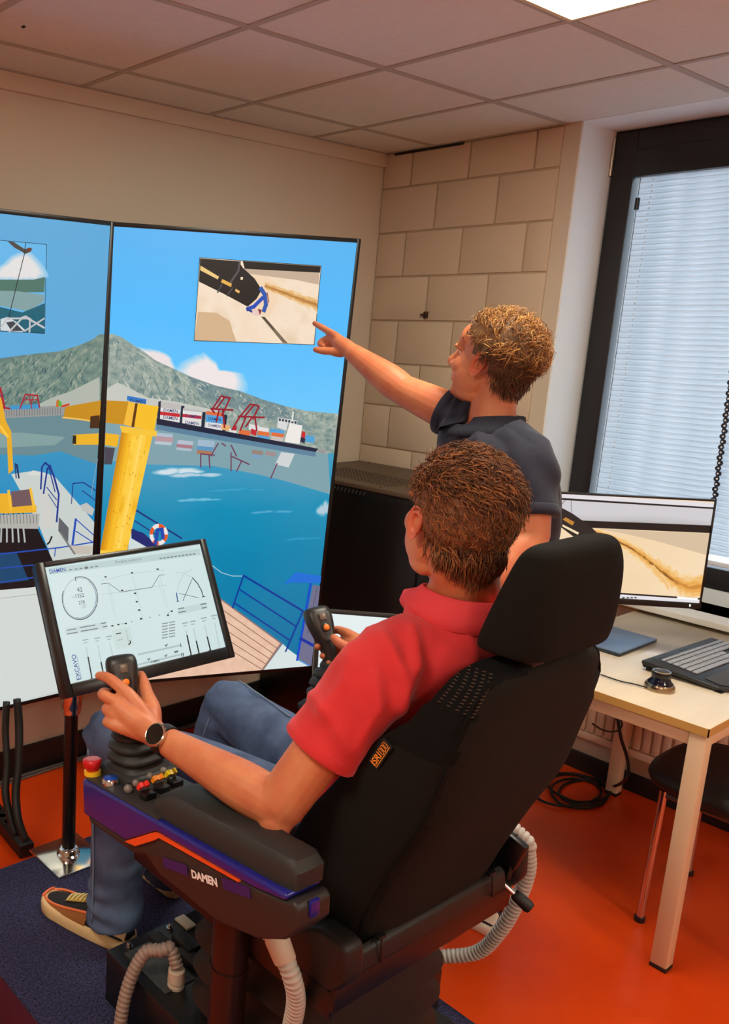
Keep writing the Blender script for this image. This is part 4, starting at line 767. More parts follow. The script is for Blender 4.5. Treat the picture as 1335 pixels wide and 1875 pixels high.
('p',(242,200,140),[(0.1389,0.0422),(0.147,0.0485),(0.1616,0.0606),(0.1676,0.0723),(0.1807,0.0748),(0.1845,0.0873),(0.1959,0.1022),(0.2002,0.1116),(0.2018,0.1258),(0.1967,0.1222),(0.191,0.1157),(0.1839,0.1007),(0.1715,0.1005),(0.1632,0.0844),(0.1571,0.0822),(0.143,0.0655)]),
('p',(240,190,116),[(0.1433,0.0402),(0.1532,0.0526),(0.1603,0.0639),(0.1678,0.0748),(0.1765,0.0827),(0.1865,0.0941),(0.1931,0.1047),(0.1992,0.1118),(0.2008,0.1254),(0.1959,0.1151),(0.1915,0.1056),(0.1802,0.0991),(0.1738,0.0868),(0.1631,0.0806),(0.1559,0.0748),(0.1435,0.0618)]),
('p',(28,28,32),[(-0.2128,-0.1523),(-0.177,-0.1363),(-0.1266,-0.112),(-0.1009,-0.0954),(-0.0681,-0.0756),(-0.0071,-0.0194),(-0.0959,-0.0232),(-0.2068,-0.0985)]),
('p',(190,130,50),[(-0.1547,-0.0906),(-0.1454,-0.0983),(-0.1165,-0.0837),(-0.122,-0.0725)]),
('p',(240,220,180),[(-0.1529,-0.0744),(-0.099,-0.0503),(-0.1016,-0.0429),(-0.1521,-0.0672)]),
('s',(60,60,64),[(-0.1696,-0.1313),(-0.152,-0.1556)],0.0017),
('s',(90,90,94),[(-0.1349,-0.1547),(-0.1304,-0.1154)],0.0017),
('p',(18,18,22),[(-0.2846,0.1394),(0.3017,0.1435),(0.3008,0.1491),(-0.284,0.145)]),
('p',(228,226,230),[(-0.284,0.145),(0.3008,0.1491),(0.3,0.1675),(-0.2819,0.1654)]),
('s',(90,90,96),[(0.0622,0.1576),(0.0673,0.1576)],0.00502),
('s',(90,90,96),[(0.0757,0.1567),(0.0808,0.1567)],0.00501),
('s',(90,90,96),[(0.0875,0.1559),(0.0926,0.1559)],0.00501),
('s',(90,90,96),[(0.0993,0.1551),(0.1044,0.1552)],0.00501),
('p',(250,250,250),[(0.2295,0.1428),(0.2934,0.1441),(0.2928,0.1515),(0.2288,0.1502)])]


# ------------------------------------------------------------------ screen pictures (lit displays)
SCREEN=1.0
def pic_mat(name,cols=None,scale=8,stretch=(1,1,1),detail=6,grad=None,lo=.35,hi=.65):
    """cols: 2+ colours over noise, or over height z (grad=(z0,z1)); None: per-face colour attribute"""
    m=bpy.data.materials.new(name); m.use_nodes=True; nt=m.node_tree; b=nt.nodes['Principled BSDF']
    b.inputs['Base Color'].default_value=(.004,.004,.004,1); b.inputs['Roughness'].default_value=.3; b.inputs['Emission Strength'].default_value=SCREEN
    if cols is None:
        at=nt.nodes.new('ShaderNodeAttribute'); at.attribute_name='Col'; nt.links.new(at.outputs['Color'],b.inputs['Emission Color']); return m
    tc=nt.nodes.new('ShaderNodeTexCoord'); rp=nt.nodes.new('ShaderNodeValToRGB')
    mp=nt.nodes.new('ShaderNodeMapping'); mp.inputs['Scale'].default_value=stretch; nt.links.new(tc.outputs['Object'],mp.inputs[0])
    n=nt.nodes.new('ShaderNodeTexNoise'); n.inputs['Scale'].default_value=scale; n.inputs['Detail'].default_value=detail; nt.links.new(mp.outputs[0],n.inputs['Vector'])
    mr=nt.nodes.new('ShaderNodeMapRange')
    if grad:
        sx=nt.nodes.new('ShaderNodeSeparateXYZ'); nt.links.new(tc.outputs['Object'],sx.inputs[0])
        ad=nt.nodes.new('ShaderNodeMath'); ad.operation='MULTIPLY_ADD'; ad.inputs[1].default_value=.12; nt.links.new(n.outputs[0],ad.inputs[0]); nt.links.new(sx.outputs[2],ad.inputs[2])
        mr.inputs[1].default_value,mr.inputs[2].default_value=grad[0]+.06,grad[1]+.06; nt.links.new(ad.outputs[0],mr.inputs[0])
    else:
        mr.inputs[1].default_value,mr.inputs[2].default_value=lo,hi; nt.links.new(n.outputs[0],mr.inputs[0])
    nt.links.new(mr.outputs[0],rp.inputs[0])
    el=rp.color_ramp.elements
    while len(el)<len(cols): el.new(.5)
    for i,c in enumerate(cols): el[i].position=i/(len(cols)-1); el[i].color=lin(c)+(1,)
    nt.links.new(rp.outputs[0],b.inputs['Emission Color']); return m
PM=[pic_mat('screen_colours'),
 pic_mat('screen_sky',[(150,212,246),(104,198,252),(78,186,252),(84,178,240)],2,grad=(.75,1.66)),
 pic_mat('screen_water',[(0,112,158),(0,126,170),(0,140,182),(84,164,196)],5,(1,1,3),grad=(0,1.0)),
 pic_mat('screen_mountain',[(92,122,128),(132,154,148),(160,172,162),(188,196,188)],46,(1,1,1.3),10,lo=.25,hi=.75),
 pic_mat('screen_yellow_paint',[(240,180,40),(252,206,70),(246,190,44)],9),
 pic_mat('screen_deck_wood',[(226,186,160),(236,198,174)],30,(.6,2,1)),
 pic_mat('screen_sand',[(238,214,186),(244,224,200),(228,202,172)],6),
 pic_mat('screen_far_sky',[(104,186,232),(92,170,220),(88,166,214)],2,grad=(.75,1.7)),
 pic_mat('screen_far_water',[(0,110,170),(20,136,196),(60,150,190)],4,(1,1,3),grad=(.2,1.0)),
 pic_mat('screen_far_mountain',[(74,108,110),(112,136,126),(140,156,144)],40,(1,1,1.3),10,lo=.25,hi=.75),
 pic_mat('screen_panel',[(204,224,224),(212,230,230)],2),
 pic_mat('screen_seabed',[(240,212,172),(246,222,186)],3),
 pic_mat('screen_fade',[(90,86,86),(190,188,190),(206,204,208)],1,grad=(.43,.47)),
 pic_mat('screen_mountain_shade',[(86,118,130),(116,140,142),(140,160,158)],50,(1,1,1.3),10,lo=.25,hi=.75)]
PMI=dict(sky=1,water=2,mountain=3,yellow=4,wood=5,sand=6,sky2=7,water2=8,mountain3=9,panel=10,sand2=11,fade=12,mountain2=13)
def clip_poly(P,hw,hh):
    for ax,lim,sg in ((0,hw,1),(0,-hw,-1),(1,hh,1),(1,-hh,-1)):
        out=[]
        for i in range(len(P)):
            a,b=P[i],P[(i+1)%len(P)]; ia=a[ax]*sg<=lim*sg+1e-9; ib=b[ax]*sg<=lim*sg+1e-9
            if ia: out.append(a)
            if ia!=ib:
                t=(lim-a[ax])/(b[ax]-a[ax]); out.append((a[0]+(b[0]-a[0])*t,a[1]+(b[1]-a[1])*t))
        P=out
        if len(P)<3: return []
    return P
def picture(name,items,plane,hw,hh,parent,ground,lift=.0012):
    o,U,Vd,N=[V(q) for q in PLANES[plane]]
    o=o.copy(); g=G(); cols=[]
    def put(P,col,k):
        P=clip_poly(P,hw,hh)
        Q=[]
        for q in P:
            if not Q or (abs(q[0]-Q[-1][0])+abs(q[1]-Q[-1][1]))>1e-6: Q.append(q)
        if len(Q)>2 and abs(Q[0][0]-Q[-1][0])+abs(Q[0][1]-Q[-1][1])<1e-6: Q.pop()
        if len(Q)<3: return
        ar=sum(Q[i][0]*Q[(i+1)%len(Q)][1]-Q[(i+1)%len(Q)][0]*Q[i][1] for i in range(len(Q)))
        if ar>0: Q=Q[::-1]
        g.add(([o+U*a+Vd*b+N*(lift+k*.00002) for a,b in Q],[tuple(range(len(Q)))]),PMI[col] if isinstance(col,str) else 0)
        cols.append((0,0,0) if isinstance(col,str) else lin(col))
    put([(-hw,-hh),(hw,-hh),(hw,hh),(-hw,hh)],ground,0)
    for k,it in enumerate(items,1):
        kind,col,P=it[:3]
        if kind=='p': put(P,col,k)
        elif kind=='s':
            w=it[3]/2
            for a,b in zip(P[:-1],P[1:]):
                dx,dy=b[0]-a[0],b[1]-a[1]; l=math.hypot(dx,dy)
                if l<1e-6: continue
                nx,ny=-dy/l*w,dx/l*w; ex,ey=dx/l*w*.5,dy/l*w*.5
                put([(a[0]+nx-ex,a[1]+ny-ey),(b[0]+nx+ex,b[1]+ny+ey),(b[0]-nx+ex,b[1]-ny+ey),(a[0]-nx-ex,a[1]-ny-ey)],col,k)
        elif kind=='c':
            # soft cloud: overlapping lobes, paler inward
            rgc=random.Random(k); sky=it[3]; lobes=[]
            if len(P)>2:
                mx_,my_=sum(q[0] for q in P)/len(P),sum(q[1] for q in P)/len(P); fine=[]
                for a,b in zip(P,P[1:]+P[:1]):
                    l_=math.hypot(b[0]-a[0],b[1]-a[1]); m_=max(2,int(l_/.012))
                    for s_ in range(m_):
                        t=s_/m_; bmp=.006*abs(math.sin(t*m_*1.3+rgc.random()))*(1 if m_>2 else .3); fine.append((a[0]+(b[0]-a[0])*t,a[1]+(b[1]-a[1])*t,bmp))
                for lv in range(6):
                    f_=1.10-.075*lv; m_=.12+.17*lv; cc_=tuple(sky[i]+(col[i]-sky[i])*min(1,m_) for i in range(3))
                    put([(mx_+(x_-mx_)*f_+(x_-mx_)/(math.hypot(x_-mx_,y_-my_)+1e-6)*b_,my_+(y_-my_)*f_+(y_-my_)/(math.hypot(x_-mx_,y_-my_)+1e-6)*b_) for x_,y_,b_ in fine],cc_,k+lv*.12)
                continue
            (cx_,cy_),(w_,h_)=P
            for q in range(9):
                t=rgc.uniform(-1,1); lobes.append((cx_+t*w_*.72,cy_+h_*(.35-.5*rgc.random()*(1-t*t)),w_*rgc.uniform(.18,.34),h_*rgc.uniform(.30,.52)))
            for lv in range(5):
                f_=1.22-.16*lv; m_=.12+.22*lv; cc_=tuple(sky[i]+(col[i]-sky[i])*m_ for i in range(3))
                for (a,b,rw,rh) in lobes:
                    put([(a+rw*f_*math.cos(-u_*math.pi/9),b+rh*f_*math.sin(-u_*math.pi/9)) for u_ in range(18)],cc_,k+lv*.12)
        elif kind=='f':
            # hillside streaks running down from the ridge line
            nst,cols_,base=it[3],it[4],it[5]; rgc=random.Random(k)
            seg=[(P[i],P[i+1],math.hypot(P[i+1][0]-P[i][0],P[i+1][1]-P[i][1])) for i in range(len(P)-1)]; tot=sum(q[2] for q in seg)
            for q in range(nst):
                s_=rgc.uniform(0,tot); i=0
                while s_>seg[i][2] and i<len(seg)-1: s_-=seg[i][2]; i+=1
                a,b,l=seg[i]; t=s_/l; x0=a[0]+(b[0]-a[0])*t; y0=a[1]+(b[1]-a[1])*t
                room_=base-y0; d0=room_*rgc.random()**1.2*.92; L_=room_*rgc.uniform(.05,.22); sl=rgc.gauss(.55 if (b[1]-a[1])*(b[0]-a[0])>0 else -.55,.55)
                p0_=(x0+sl*d0*.5,y0+d0+.004); p1_=(p0_[0]+sl*L_,min(base,p0_[1]+L_)); w_=rgc.uniform(.0015,.006); c_=rgc.choice(cols_)
                if p0_[1]>base-.003: continue
                mx_,my_=(p0_[0]+p1_[0])/2+rgc.uniform(-.006,.006),(p0_[1]+p1_[1])/2
                put([p0_,(mx_+w_,my_),p1_,(mx_-w_*.6,my_)],c_,k+.3*q/nst)
        elif kind=='t':
            a,b=P; dx,dy=b[0]-a[0],b[1]-a[1]; l=math.hypot(dx,dy)
            if abs(a[0])>hw or abs(b[0])>hw: continue
            uu=(dx/l,dy/l); ww=(dy/l,-dx/l)
            if ww[1]>0 and abs(dx)>abs(dy): ww=(-ww[0],-ww[1])
            vs,fs=text_mesh(it[3],(a[0],a[1],0),(uu[0],uu[1],0),(ww[0],ww[1],0),(0,0,1),width=l,depth=0,bold=.012 if len(it[3])<7 and it[3].isupper() else 0)
            n0=len(g.f); g.add(([o+U*q[0]+Vd*q[1]+N*(lift+k*.00002) for q in vs],fs),0); cols.extend([lin(col)]*len(fs))
    me=g.mesh(name,PM,False)
    ca=me.color_attributes.new('Col','FLOAT_COLOR','CORNER'); arr=[]
    for p,c in zip(me.polygons,cols): arr+=list(c+(1,))*p.loop_total
    ca.data.foreach_set('color',arr)
    # keep object coordinates centred on the screen
    return link(name,me,parent)
# ------------------------------------------------------------------ room
H=2.6127; XL=-5.4; YN=-5.4; WX=.2664; RV=-.93
wall_m=M('painted_wall',(214,200,180),.85,bump=.12,bscale=60,namt=.05,nscale=1.3)
block_m=M('painted_block',(214,194,170),.85,bump=.35,bscale=90,namt=.05,nscale=3)
plaster_m=M('smooth_plaster',(236,242,244),.8,bump=.05,bscale=40)  # blue-white base colour carries the window light on the reveal
tile_m=M('ceiling_tile',(222,220,212),.95,bump=.25,bscale=220,namt=.04,nscale=40)
grid_m=M('ceiling_grid',(176,168,156),.6)
floor_m=M('orange_lino',(226,74,14),.3,namt=.25,nscale=2.2,bump=.06,bscale=30,col2=(202,58,10))
black_m=M('black_skirting',(22,21,22),.5)
floor=G().add(bx((XL,YN,-.06),(.3,.1,0))).build('floor',floor_m,smooth=False,kind='structure')
# raised studs / scuff ridges of the lino are too faint: fine relief comes from the material
back=G().add(bx((XL,0,0),(.3,.12,H+.12))).build('wall_back',wall_m,smooth=False,kind='structure')
G().add(bx((XL-.12,YN,0),(XL,.12,H+.12))).build('wall_left',wall_m,smooth=False,kind='structure')
G().add(bx((XL,YN-.12,0),(.3,YN,H+.12))).build('wall_near',wall_m,smooth=False,kind='structure')
ceil=G().add(bx((XL,YN,H+.03),(.35,.1,H+.12))).build('ceiling',M('void_above_tiles',(120,110,100),.9),smooth=False,kind='structure')
# right wall: block part with its bricks, plaster pier, wall under and over the window
mortar=M('painted_joint',(188,166,140),.9)
G1=G().add(bx((.0005,-.865,0),(.3,0,H+.03)))
wr=G1.build('wall_right',mortar,smooth=False,kind='structure')
def brick_mesh(w,h):
    me=G().add(box((0,0,0),(.02,w,h),None,.0035,2)).mesh('brick',block_m,True,auto=40); return me
bcache={}
zt=H+.02; course=[2.654-.2013*k for k in range(0,14)]
rng=random.Random(4)
for k in range(len(course)-1):
    z1=min(course[k],H-.004); z0=course[k+1]
    if z0<.02: z0=.02
    js=[0,-.16,-.457,-.757,-.865] if k%2==0 else [0,-.307,-.607,-.865]
    for a,b in zip(js[:-1],js[1:]):
        w_=round(a-b-.008,3); h_=round(z1-z0-.008,3)
        if (w_,h_) not in bcache: bcache[(w_,h_)]=brick_mesh(w_,h_)
        o=bpy.data.objects.new('brick',bcache[(w_,h_)]); COL.objects.link(o); o.parent=wr
        o.location=(rng.uniform(-.0008,.0008)+.0035,(a+b)/2,(z0+z1)/2)
G().add(bx((.0,RV,0),(.34,-.865,H+.03))).build('trim_1',wall_m,smooth=False,kind='structure',label='smooth plaster pier between block wall and window')
# reveal facing (smooth; paler blue-white tint stands in for window light)
G().add(bx((.004,RV-.006,.80),(WX+.06,RV,H))).build('trim_2',plaster_m,smooth=False,kind='structure',label='pale plaster window reveal beside block wall')
W1=-2.35
G().add(bx((WX-.03,W1,.80),(.38,RV-.006,.853))).build('wall_right_under_frame',plaster_m,smooth=False,kind='structure')
G().add(bx((.09,-5.4,0),(.38,RV,.80))).build('wall_right_below_window',wall_m,smooth=False,kind='structure')
G().add(bx((0,-5.4,.80),(.38,W1,H+.03))).build('wall_right_beyond_window',wall_m,smooth=False,kind='structure')
# window 1: frame, sash, hinge, pane, sill
frame_m=M('black_window_frame',(26,24,26),.42)
win=thing('window_1','black framed window with closed pale blind behind the desk','window',(WX,(RV+W1)/2,.85))
del win['category']; win['kind']='structure'
yl,yr,zb,ztp=RV-.002,W1+.002,.852,2.612
def fr(y0,y1,z0,z1,x0,x1,wy,wzt,wzb):
    g=G()
    g.add(bx((x0,y0-wy,z0),(x1,y0,z1),.004)); g.add(bx((x0,y1,z0),(x1,y1+wy,z1),.004))
    g.add(bx((x0,y1+wy,z1-wzt),(x1,y0-wy,z1),.004)); g.add(bx((x0,y1+wy,z0),(x1,y0-wy,z0+wzb),.004)); return g
fr(yl,yr,zb,ztp,WX,WX+.07,.05,.05,.05).build('outer_frame',frame_m,win,auto=40)
fr(yl-.012,yr+.012,zb+.012,ztp-.012,WX-.018,WX+.05,.088,.078,.072).build('sash_frame',frame_m,win,auto=40)
gl=M('window_glass',(255,255,255),.0); 
_b=gl.node_tree.nodes['Principled BSDF']; _b.inputs['Transmission Weight'].default_value=1.0; _b.inputs['IOR'].default_value=1.02
G().add(bx((WX+.03,yr+.09,zb+.08),(WX+.034,yl-.09,ztp-.08))).build('pane',gl,win,smooth=False)
hz=G(); hz.add(tube([(WX-.02,yl-.008,2.44),(WX-.02,yl-.008,2.58)],.008,12)); hz.add(tube([(WX-.02,yl-.008,2.505),(WX-.02,yl-.008,2.511)],.0095,12))
hz.build('hinge',M('satin_steel',(190,178,160),.35,1),win,auto=40)
G().add(bx((-.012,W1,.775),(WX+.01,RV-.006,.80),.004)).build('trim_3',M('sill_white',(226,220,212),.5),smooth=False,kind='structure',label='pale window sill above the radiator')
G().add(bx((.068,-3.0,.742),(.09,RV-.01,.775),.003)).build('trim_4',M('sill_wood',(206,170,110),.5,namt=.15,nscale=6,stretch=(1,.2,1)),smooth=False,kind='structure',label='wooden strip under the window sill')
# blind: head rail, slats, bottom rail, ladder cord, wand
bl=thing('window_blind','closed pale venetian blind hanging inside the black window frame','blind',(WX-.05,(RV+W1)/2,2.42))
bxx=WX-.002
by0,by1=yr+.125,yl-.118
G().add(bx((bxx-.03,yr+.10,2.425),(bxx+.02,yl-.104,2.528),.004)).build('head_rail',M('blind_rail_black',(20,19,20),.35),bl,auto=40)
slat_m=bpy.data.materials.new('translucent_slat'); slat_m.use_nodes=True
nt=slat_m.node_tree; nt.nodes.clear(); _o=nt.nodes.new('ShaderNodeOutputMaterial'); _d=nt.nodes.new('ShaderNodeBsdfDiffuse'); _t=nt.nodes.new('ShaderNodeBsdfTranslucent'); _m=nt.nodes.new('ShaderNodeMixShader')
_m.inputs[0].default_value=.62
_n=nt.nodes.new('ShaderNodeTexNoise'); _n.inputs['Scale'].default_value=9; _n.inputs['Detail'].default_value=6
_tc=nt.nodes.new('ShaderNodeTexCoord'); _mp=nt.nodes.new('ShaderNodeMapping'); _mp.inputs['Scale'].default_value=(1,1.2,14)
_r=nt.nodes.new('ShaderNodeValToRGB'); _r.color_ramp.elements[0].position=.3; _r.color_ramp.elements[1].position=.7
_r.color_ramp.elements[0].color=(.62,.68,.72,1); _r.color_ramp.elements[1].color=(.80,.83,.86,1)
nt.links.new(_tc.outputs['Object'],_mp.inputs[0]); nt.links.new(_mp.outputs[0],_n.inputs['Vector']); nt.links.new(_n.outputs[0],_r.inputs[0])
for q in (_d,_t): nt.links.new(_r.outputs[0],q.inputs[0])
nt.links.new(_d.outputs[0],_m.inputs[1]); nt.links.new(_t.outputs[0],_m.inputs[2]); nt.links.new(_m.outputs[0],_o.inputs[0])
def slat():
    vs=[];fs=[]
    for i in range(5):
        t=-1+.5*i; dx=.0009*(1-t*t)-.0014*t; z=t*.0112
        for y in (by0,by1): vs.append((dx,y-(RV+W1)/2,z))
    n=len(vs); vs+=[(a+.0004,b,c) for a,b,c in vs]
    for i in range(4): fs+=[(2*i,2*i+1,2*i+3,2*i+2),(n+2*i,n+2*i+2,n+2*i+3,n+2*i+1)]
    me=bpy.data.meshes.new('slat'); me.from_pydata(vs,[],fs); me.materials.append(slat_m); me.polygons.foreach_set('use_smooth',[True]*len(me.polygons)); return me
sm_=slat(); zz=2.415; k=0
while zz>.985:
    o=bpy.data.objects.new('slat',sm_); COL.objects.link(o); o.parent=bl; o.location=(bxx+rng.uniform(-.0004,.0004)-(WX-.05),0,zz-2.42); o.rotation_euler=(rng.uniform(-.0005,.0005),0,0); zz-=.0215; k+=1
G().add(bx((bxx-.012,by0,.945),(bxx+.012,by1,.965),.004)).build('bottom_rail',M('blind_rail_pale',(226,228,236),.35),bl,auto=40)
g=G()
g.add(tube([(bxx-.012,-1.06,2.43),(bxx-.012,-1.062,1.6),(bxx-.012,-1.06,.96)],.0011,6)); g.build('tilt_cord',M('cord_dark',(60,62,66),.7),bl)
g=G(); g.add(tube([(bxx-.014,-1.0615,2.30),(bxx-.014,-1.0615,2.345)],.0085,10)); g.build('cord_toggle',M('black_plastic_gloss',(16,16,17),.3),bl,auto=40)
g=G()
for k in range(66):
    zc=2.41-k*.0215
    g.add(box((bxx-.0125,-1.108+.0015*math.sin(k*2.1),zc),(.0016,.0036,.0075),rotx(.35*(1 if k%2 else -1))))
g.build('ladder_cord',M('cord_white',(235,238,240),.6),bl)
# operating chain with beads, hung on the blind
ch=thing('bead_chain','dark perforated operating chain hanging before the pale blind','chain',(.19,-1.5,1.2))
g=G()
P0=V((0.2,-1.5156,1.5983)); P1=V((0.2,-1.5249,1.2079)); nb=26
for k in range(nb):
    t=k/(nb-1); q=P0*(1.28-1.28*t)+P1*(-.28+1.28*t)
    a=.35*(1 if k%2 else -1)
    g.add(lathe([(.0105,-.002),(.0105,.002)],q+V((0,.002*(1 if k%2 else -1),0)),(1,0,0),8)); 
    g.add(box(q-V((0,0,.009)),(.003,.009,.016),rotx(a)))
g.build('links',M('chain_dark',(30,38,52),.5),ch,auto=40)
g=G()
for k in range(nb):
    t=k/(nb-1); q=P0*(1.28-1.28*t)+P1*(-.28+1.28*t); g.add(ell(q-V((.003,0,0)),(.0035,.0038,.0038),None,8,6))
g.build('beads',M('bead_white',(236,240,244),.4),ch)
# ceiling: grid bars and tiles
cx=[0,-.5096]+[-.5096-.6*k for k in range(1,9)]; cx=[v for v in cx if v>XL]+[XL]
cy=[0,-.2705]+[-.2705-.6*k for k in range(1,9)]; cy=[v for v in cy if v>YN]+[YN]
tc={}
lamps=[(1,2),(5,2),(1,6),(5,6)]
LAMPC=[]
for i in range(len(cx)-1):
    for j in range(len(cy)-1):
        x0,x1,y0,y1=cx[i+1],cx[i],cy[j+1],cy[j]
        if (i-1,j-1) in [(l[0],l[1]-0) for l in lamps] and i>0: 
            pass
        is_l=any(i==a+1 and j==b+1 for a,b in lamps)
        if is_l: LAMPC.append(((x0+x1)/2,(y0+y1)/2)); continue
        xr=x1 if i else .0
        w_,d_=round(x1-x0-.007,3),round(y1-y0-.007,3)
        if (w_,d_) not in tc:
            tc[(w_,d_)]=G().add(box((0,0,0),(w_,d_,.016),None,.003,1)).mesh('tile',tile_m,True,auto=40)
        o=bpy.data.objects.new('tile',tc[(w_,d_)]); COL.objects.link(o); o.parent=ceil
        o.location=((x0+x1)/2,(y0+y1)/2,H+.008); o.rotation_euler=(rng.uniform(-.0012,.0012),rng.uniform(-.0012,.0012),0)
# soffit over the window is part of the tiled plane reaching the glass
G().add(bx((0,W1-.4,H),(.40,RV+.0,H+.03))).build('trim_5',plaster_m,smooth=False,kind='structure',label='pale soffit above the window')
for v in cx[1:-1]:
    G().add(bx((v-.012,YN,H-.0035),(v+.012,0,H+.0005))).build('grid_bar',grid_m,ceil,smooth=False)
for v in cy[1:-1]:
    G().add(bx((XL,v-.012,H-.003),(0,v+.012,H+.0008))).build('grid_bar',grid_m,ceil,smooth=False)
G().add(bx((XL,-.022,H-.0045),(0,0,H))).add(bx((-.022,-.865,H-.0045),(0,0,H))).build('edge_angle',grid_m,ceil,smooth=False)
G().add(bx((-.012,-.42,H-.016),(.0035,-.06,H-.004))).build('black_gap_bar',black_m,ceil,smooth=False)  # short solid black bar under the edge angle, drawn in place of a gap
G().add(bx((XL,-.018,H-.062),(0,0,H-.0045),.002)).build('trim_6',wall_m,smooth=False,kind='structure',label='shallow board along top of back wall')
G().add(ell((-2.19,-.443,H-.003),(.006,.008,.003),None,8,6)).build('speck',black_m,ceil)
# recessed light panels
pan_m=EM('panel_diffuser',(255,249,228),PANEL_STRENGTH)
for k,(a,b) in enumerate(LAMPC):
    t=thing('ceiling_light','square recessed ceiling light panel, '+['nearest the window, its corner in view','above the left wall side','near the window behind the seat','far back on the left side'][k],'ceiling light',(a,b,H),'recessed ceiling panels')
    G().add(bx((a-.285,b-.285,H-.002),(a+.285,b+.285,H+.01))).build('diffuser',pan_m,t,smooth=False)
    g=G()
    for lo,hi in (((a-.297,b-.297),(a-.285,b+.297)),((a+.285,b-.297),(a+.297,b+.297)),((a-.285,b-.297),(a+.285,b-.285)),((a-.285,b+.285),(a+.285,b+.297))):
        g.add(bx(lo+(H-.006,),hi+(H+.012,)))
    g.build('panel_frame',M('panel_frame_cream',(220,204,160),.5),t,smooth=False)
# skirting
G().add(bx((XL,-.014,0),(-.0,0,.118),.003)).build('baseboard_back',black_m,smooth=False,kind='structure')
G().add(bx((-.014,-.93,0),(.0,-.014,.118),.003)).build('baseboard_right_blocks',black_m,smooth=False,kind='structure')
G().add(bx((.076,-5.3,0),(.09,-.936,.078),.003)).build('baseboard_right',black_m,smooth=False,kind='structure')
# radiator under the window
rad=thing('radiator','cream panel radiator under the window behind the desk','radiator',(.055,-1.65,.16))
rad_m=M('radiator_cream',(228,198,172),.45)
g=G(); g.add(bx((.045,-2.3,.165),(.085,-1.06,.66),.006)); g.build('panel',rad_m,rad,auto=40)
for k in range(34):
    yy=-1.085-.036*k
    G().add(bx((.031,yy-.026,.20),(.05,yy,.625),.005)).build('fin',rad_m,rad,auto=40)
g=G(); g.add(bx((.030,-2.3,.165),(.05,-1.06,.195),.004)); g.add(bx((.030,-2.3,.632),(.05,-1.06,.66),.004)); g.build('edge_rail',rad_m,rad,auto=40)
for yy in (-1.15,-2.2): G().add(bx((.06,yy-.015,.0),(.09,yy+.015,.17))).build('bracket',rad_m,rad,smooth=False)
# small hook on the block wall
hk=thing('wall_bracket','small dark wall hook on the block wall joint','hook',(0,-.311,1.876))
g=G(); g.add(bx((-.014,-.325,1.862),(.001,-.303,1.892),.002)); g.add(tube([(-.012,-.305,1.878),(-.024,-.296,1.876)],.005,8)); g.build('body',M('rusty_metal',(70,50,34),.6,.4,namt=.4,nscale=200),hk,auto=40)
g=G(); g.add(lathe([(.004,0),(.004,.004)],(-.014,-.318,1.884),(-1,0,0),8)); g.build('screw',M('brass_dull',(150,110,60),.5,.7),hk)

# ------------------------------------------------------------------ the two tall displays
bez=M('tv_bezel_black',(10,10,11),.35); tvback=M('tv_back_black',(18,18,19),.6)
def tv(label,plane,items,ground,W=.93,Ht=1.66,b=.0145):
    o,U,Vd,N=[V(q) for q in PLANES[plane]]
    base=o+Vd*Ht/2
    t=thing('wall_display',label,'screen',tuple(base),None)
    R=np.stack([U,N,-Vd],1)
    g=G()
    g.add(box(o-U*(W/2-b/2)-N*.010,(b,.028,Ht),R,.002)); g.add(box(o+U*(W/2-b/2)-N*.010,(b,.028,Ht),R,.002))
    g.add(box(o-Vd*(Ht/2-b/2)-N*.010,(W-2*b,.028,b),R,.002)); g.add(box(o+Vd*(Ht/2-b/2)-N*.010,(W-2*b,.028,b),R,.002))
    g.build('bezel',bez,t,auto=40)
    g=G(); g.add(box(o-N*.026,(W-.01,.03,Ht-.01),R,.004)); g.add(box(o-N*.055,(W*.6,.04,Ht*.6),R,.01)); g.build('back_cover',tvback,t,auto=40)
    picture('screen_picture',items,plane,W/2-b,Ht/2-b,t,ground)
    return t,o,U,Vd,N
tR,oR,UR,VR,NR=tv('tall portrait display showing yellow crane post, ship and pointed-at inset','TVR',PIC_R,'sky')
tL,oL,UL,VL,NL=tv('tall portrait display at the picture edge showing dredger deck and winch','TVL',PIC_L,'sky2')
for t,o,N in ((tR,oR,NR),(tL,oL,NL)):
    g=G()
    for dz in (-.2,.2):
        a=o-N*.07+V((0,0,dz)); bb=V((a[0]-.0,-.006,a[2])); g.add(tube([a,bb],.022,10))
    g.add(box(V((o[0],-.008,o[2])),(.3,.015,.6),None,.003))
    g.build('wall_mount',tvback,t,auto=40)
# black post between the displays and cable sleeves under the left display
cab=M('black_cable',(12,12,13),.55)
sl=thing('cable_sleeve','black cable sleeve dropping from left display, nearer the picture edge','cable',(-2.3034,-0.5861,0.2491))
G().add(tube([(-2.2522,-0.4802,0.5632),(-2.2641,-0.496,0.4669),(-2.2785,-0.535,0.3719),(-2.2998,-0.5643,0.2953),(-2.3045,-0.603,0.229),(-2.3004,-0.6324,0.1753)],[.012,.012,.011,.013,.012,.01],10,5)).build('sleeve',cab,sl)
sl=thing('cable_sleeve','black cable sleeve dropping from left display, nearer the chrome pole','cable',(-2.2863,-0.6493,0.1986))
G().add(tube([(-2.2238,-0.4983,0.573),(-2.2263,-0.5188,0.4858),(-2.2483,-0.5567,0.3731),(-2.2727,-0.5838,0.2964),(-2.2885,-0.6279,0.2267),(-2.2783,-0.6638,0.165)],[.013,.014,.013,.014,.014,.012],10,5)).build('sleeve',cab,sl)
ps=thing('power_strip','black power strip lying on orange floor beside the blue mat','power strip',(-2.1918,-0.4456,0))
a,b=V((-2.1698,-0.224,0.03)),V((-2.1934,-0.5241,0.03)); d_=(b-a)/np.linalg.norm(b-a); Rr=np.stack([d_,np.cross((0,0,1),d_),V((0,0,1))],1)
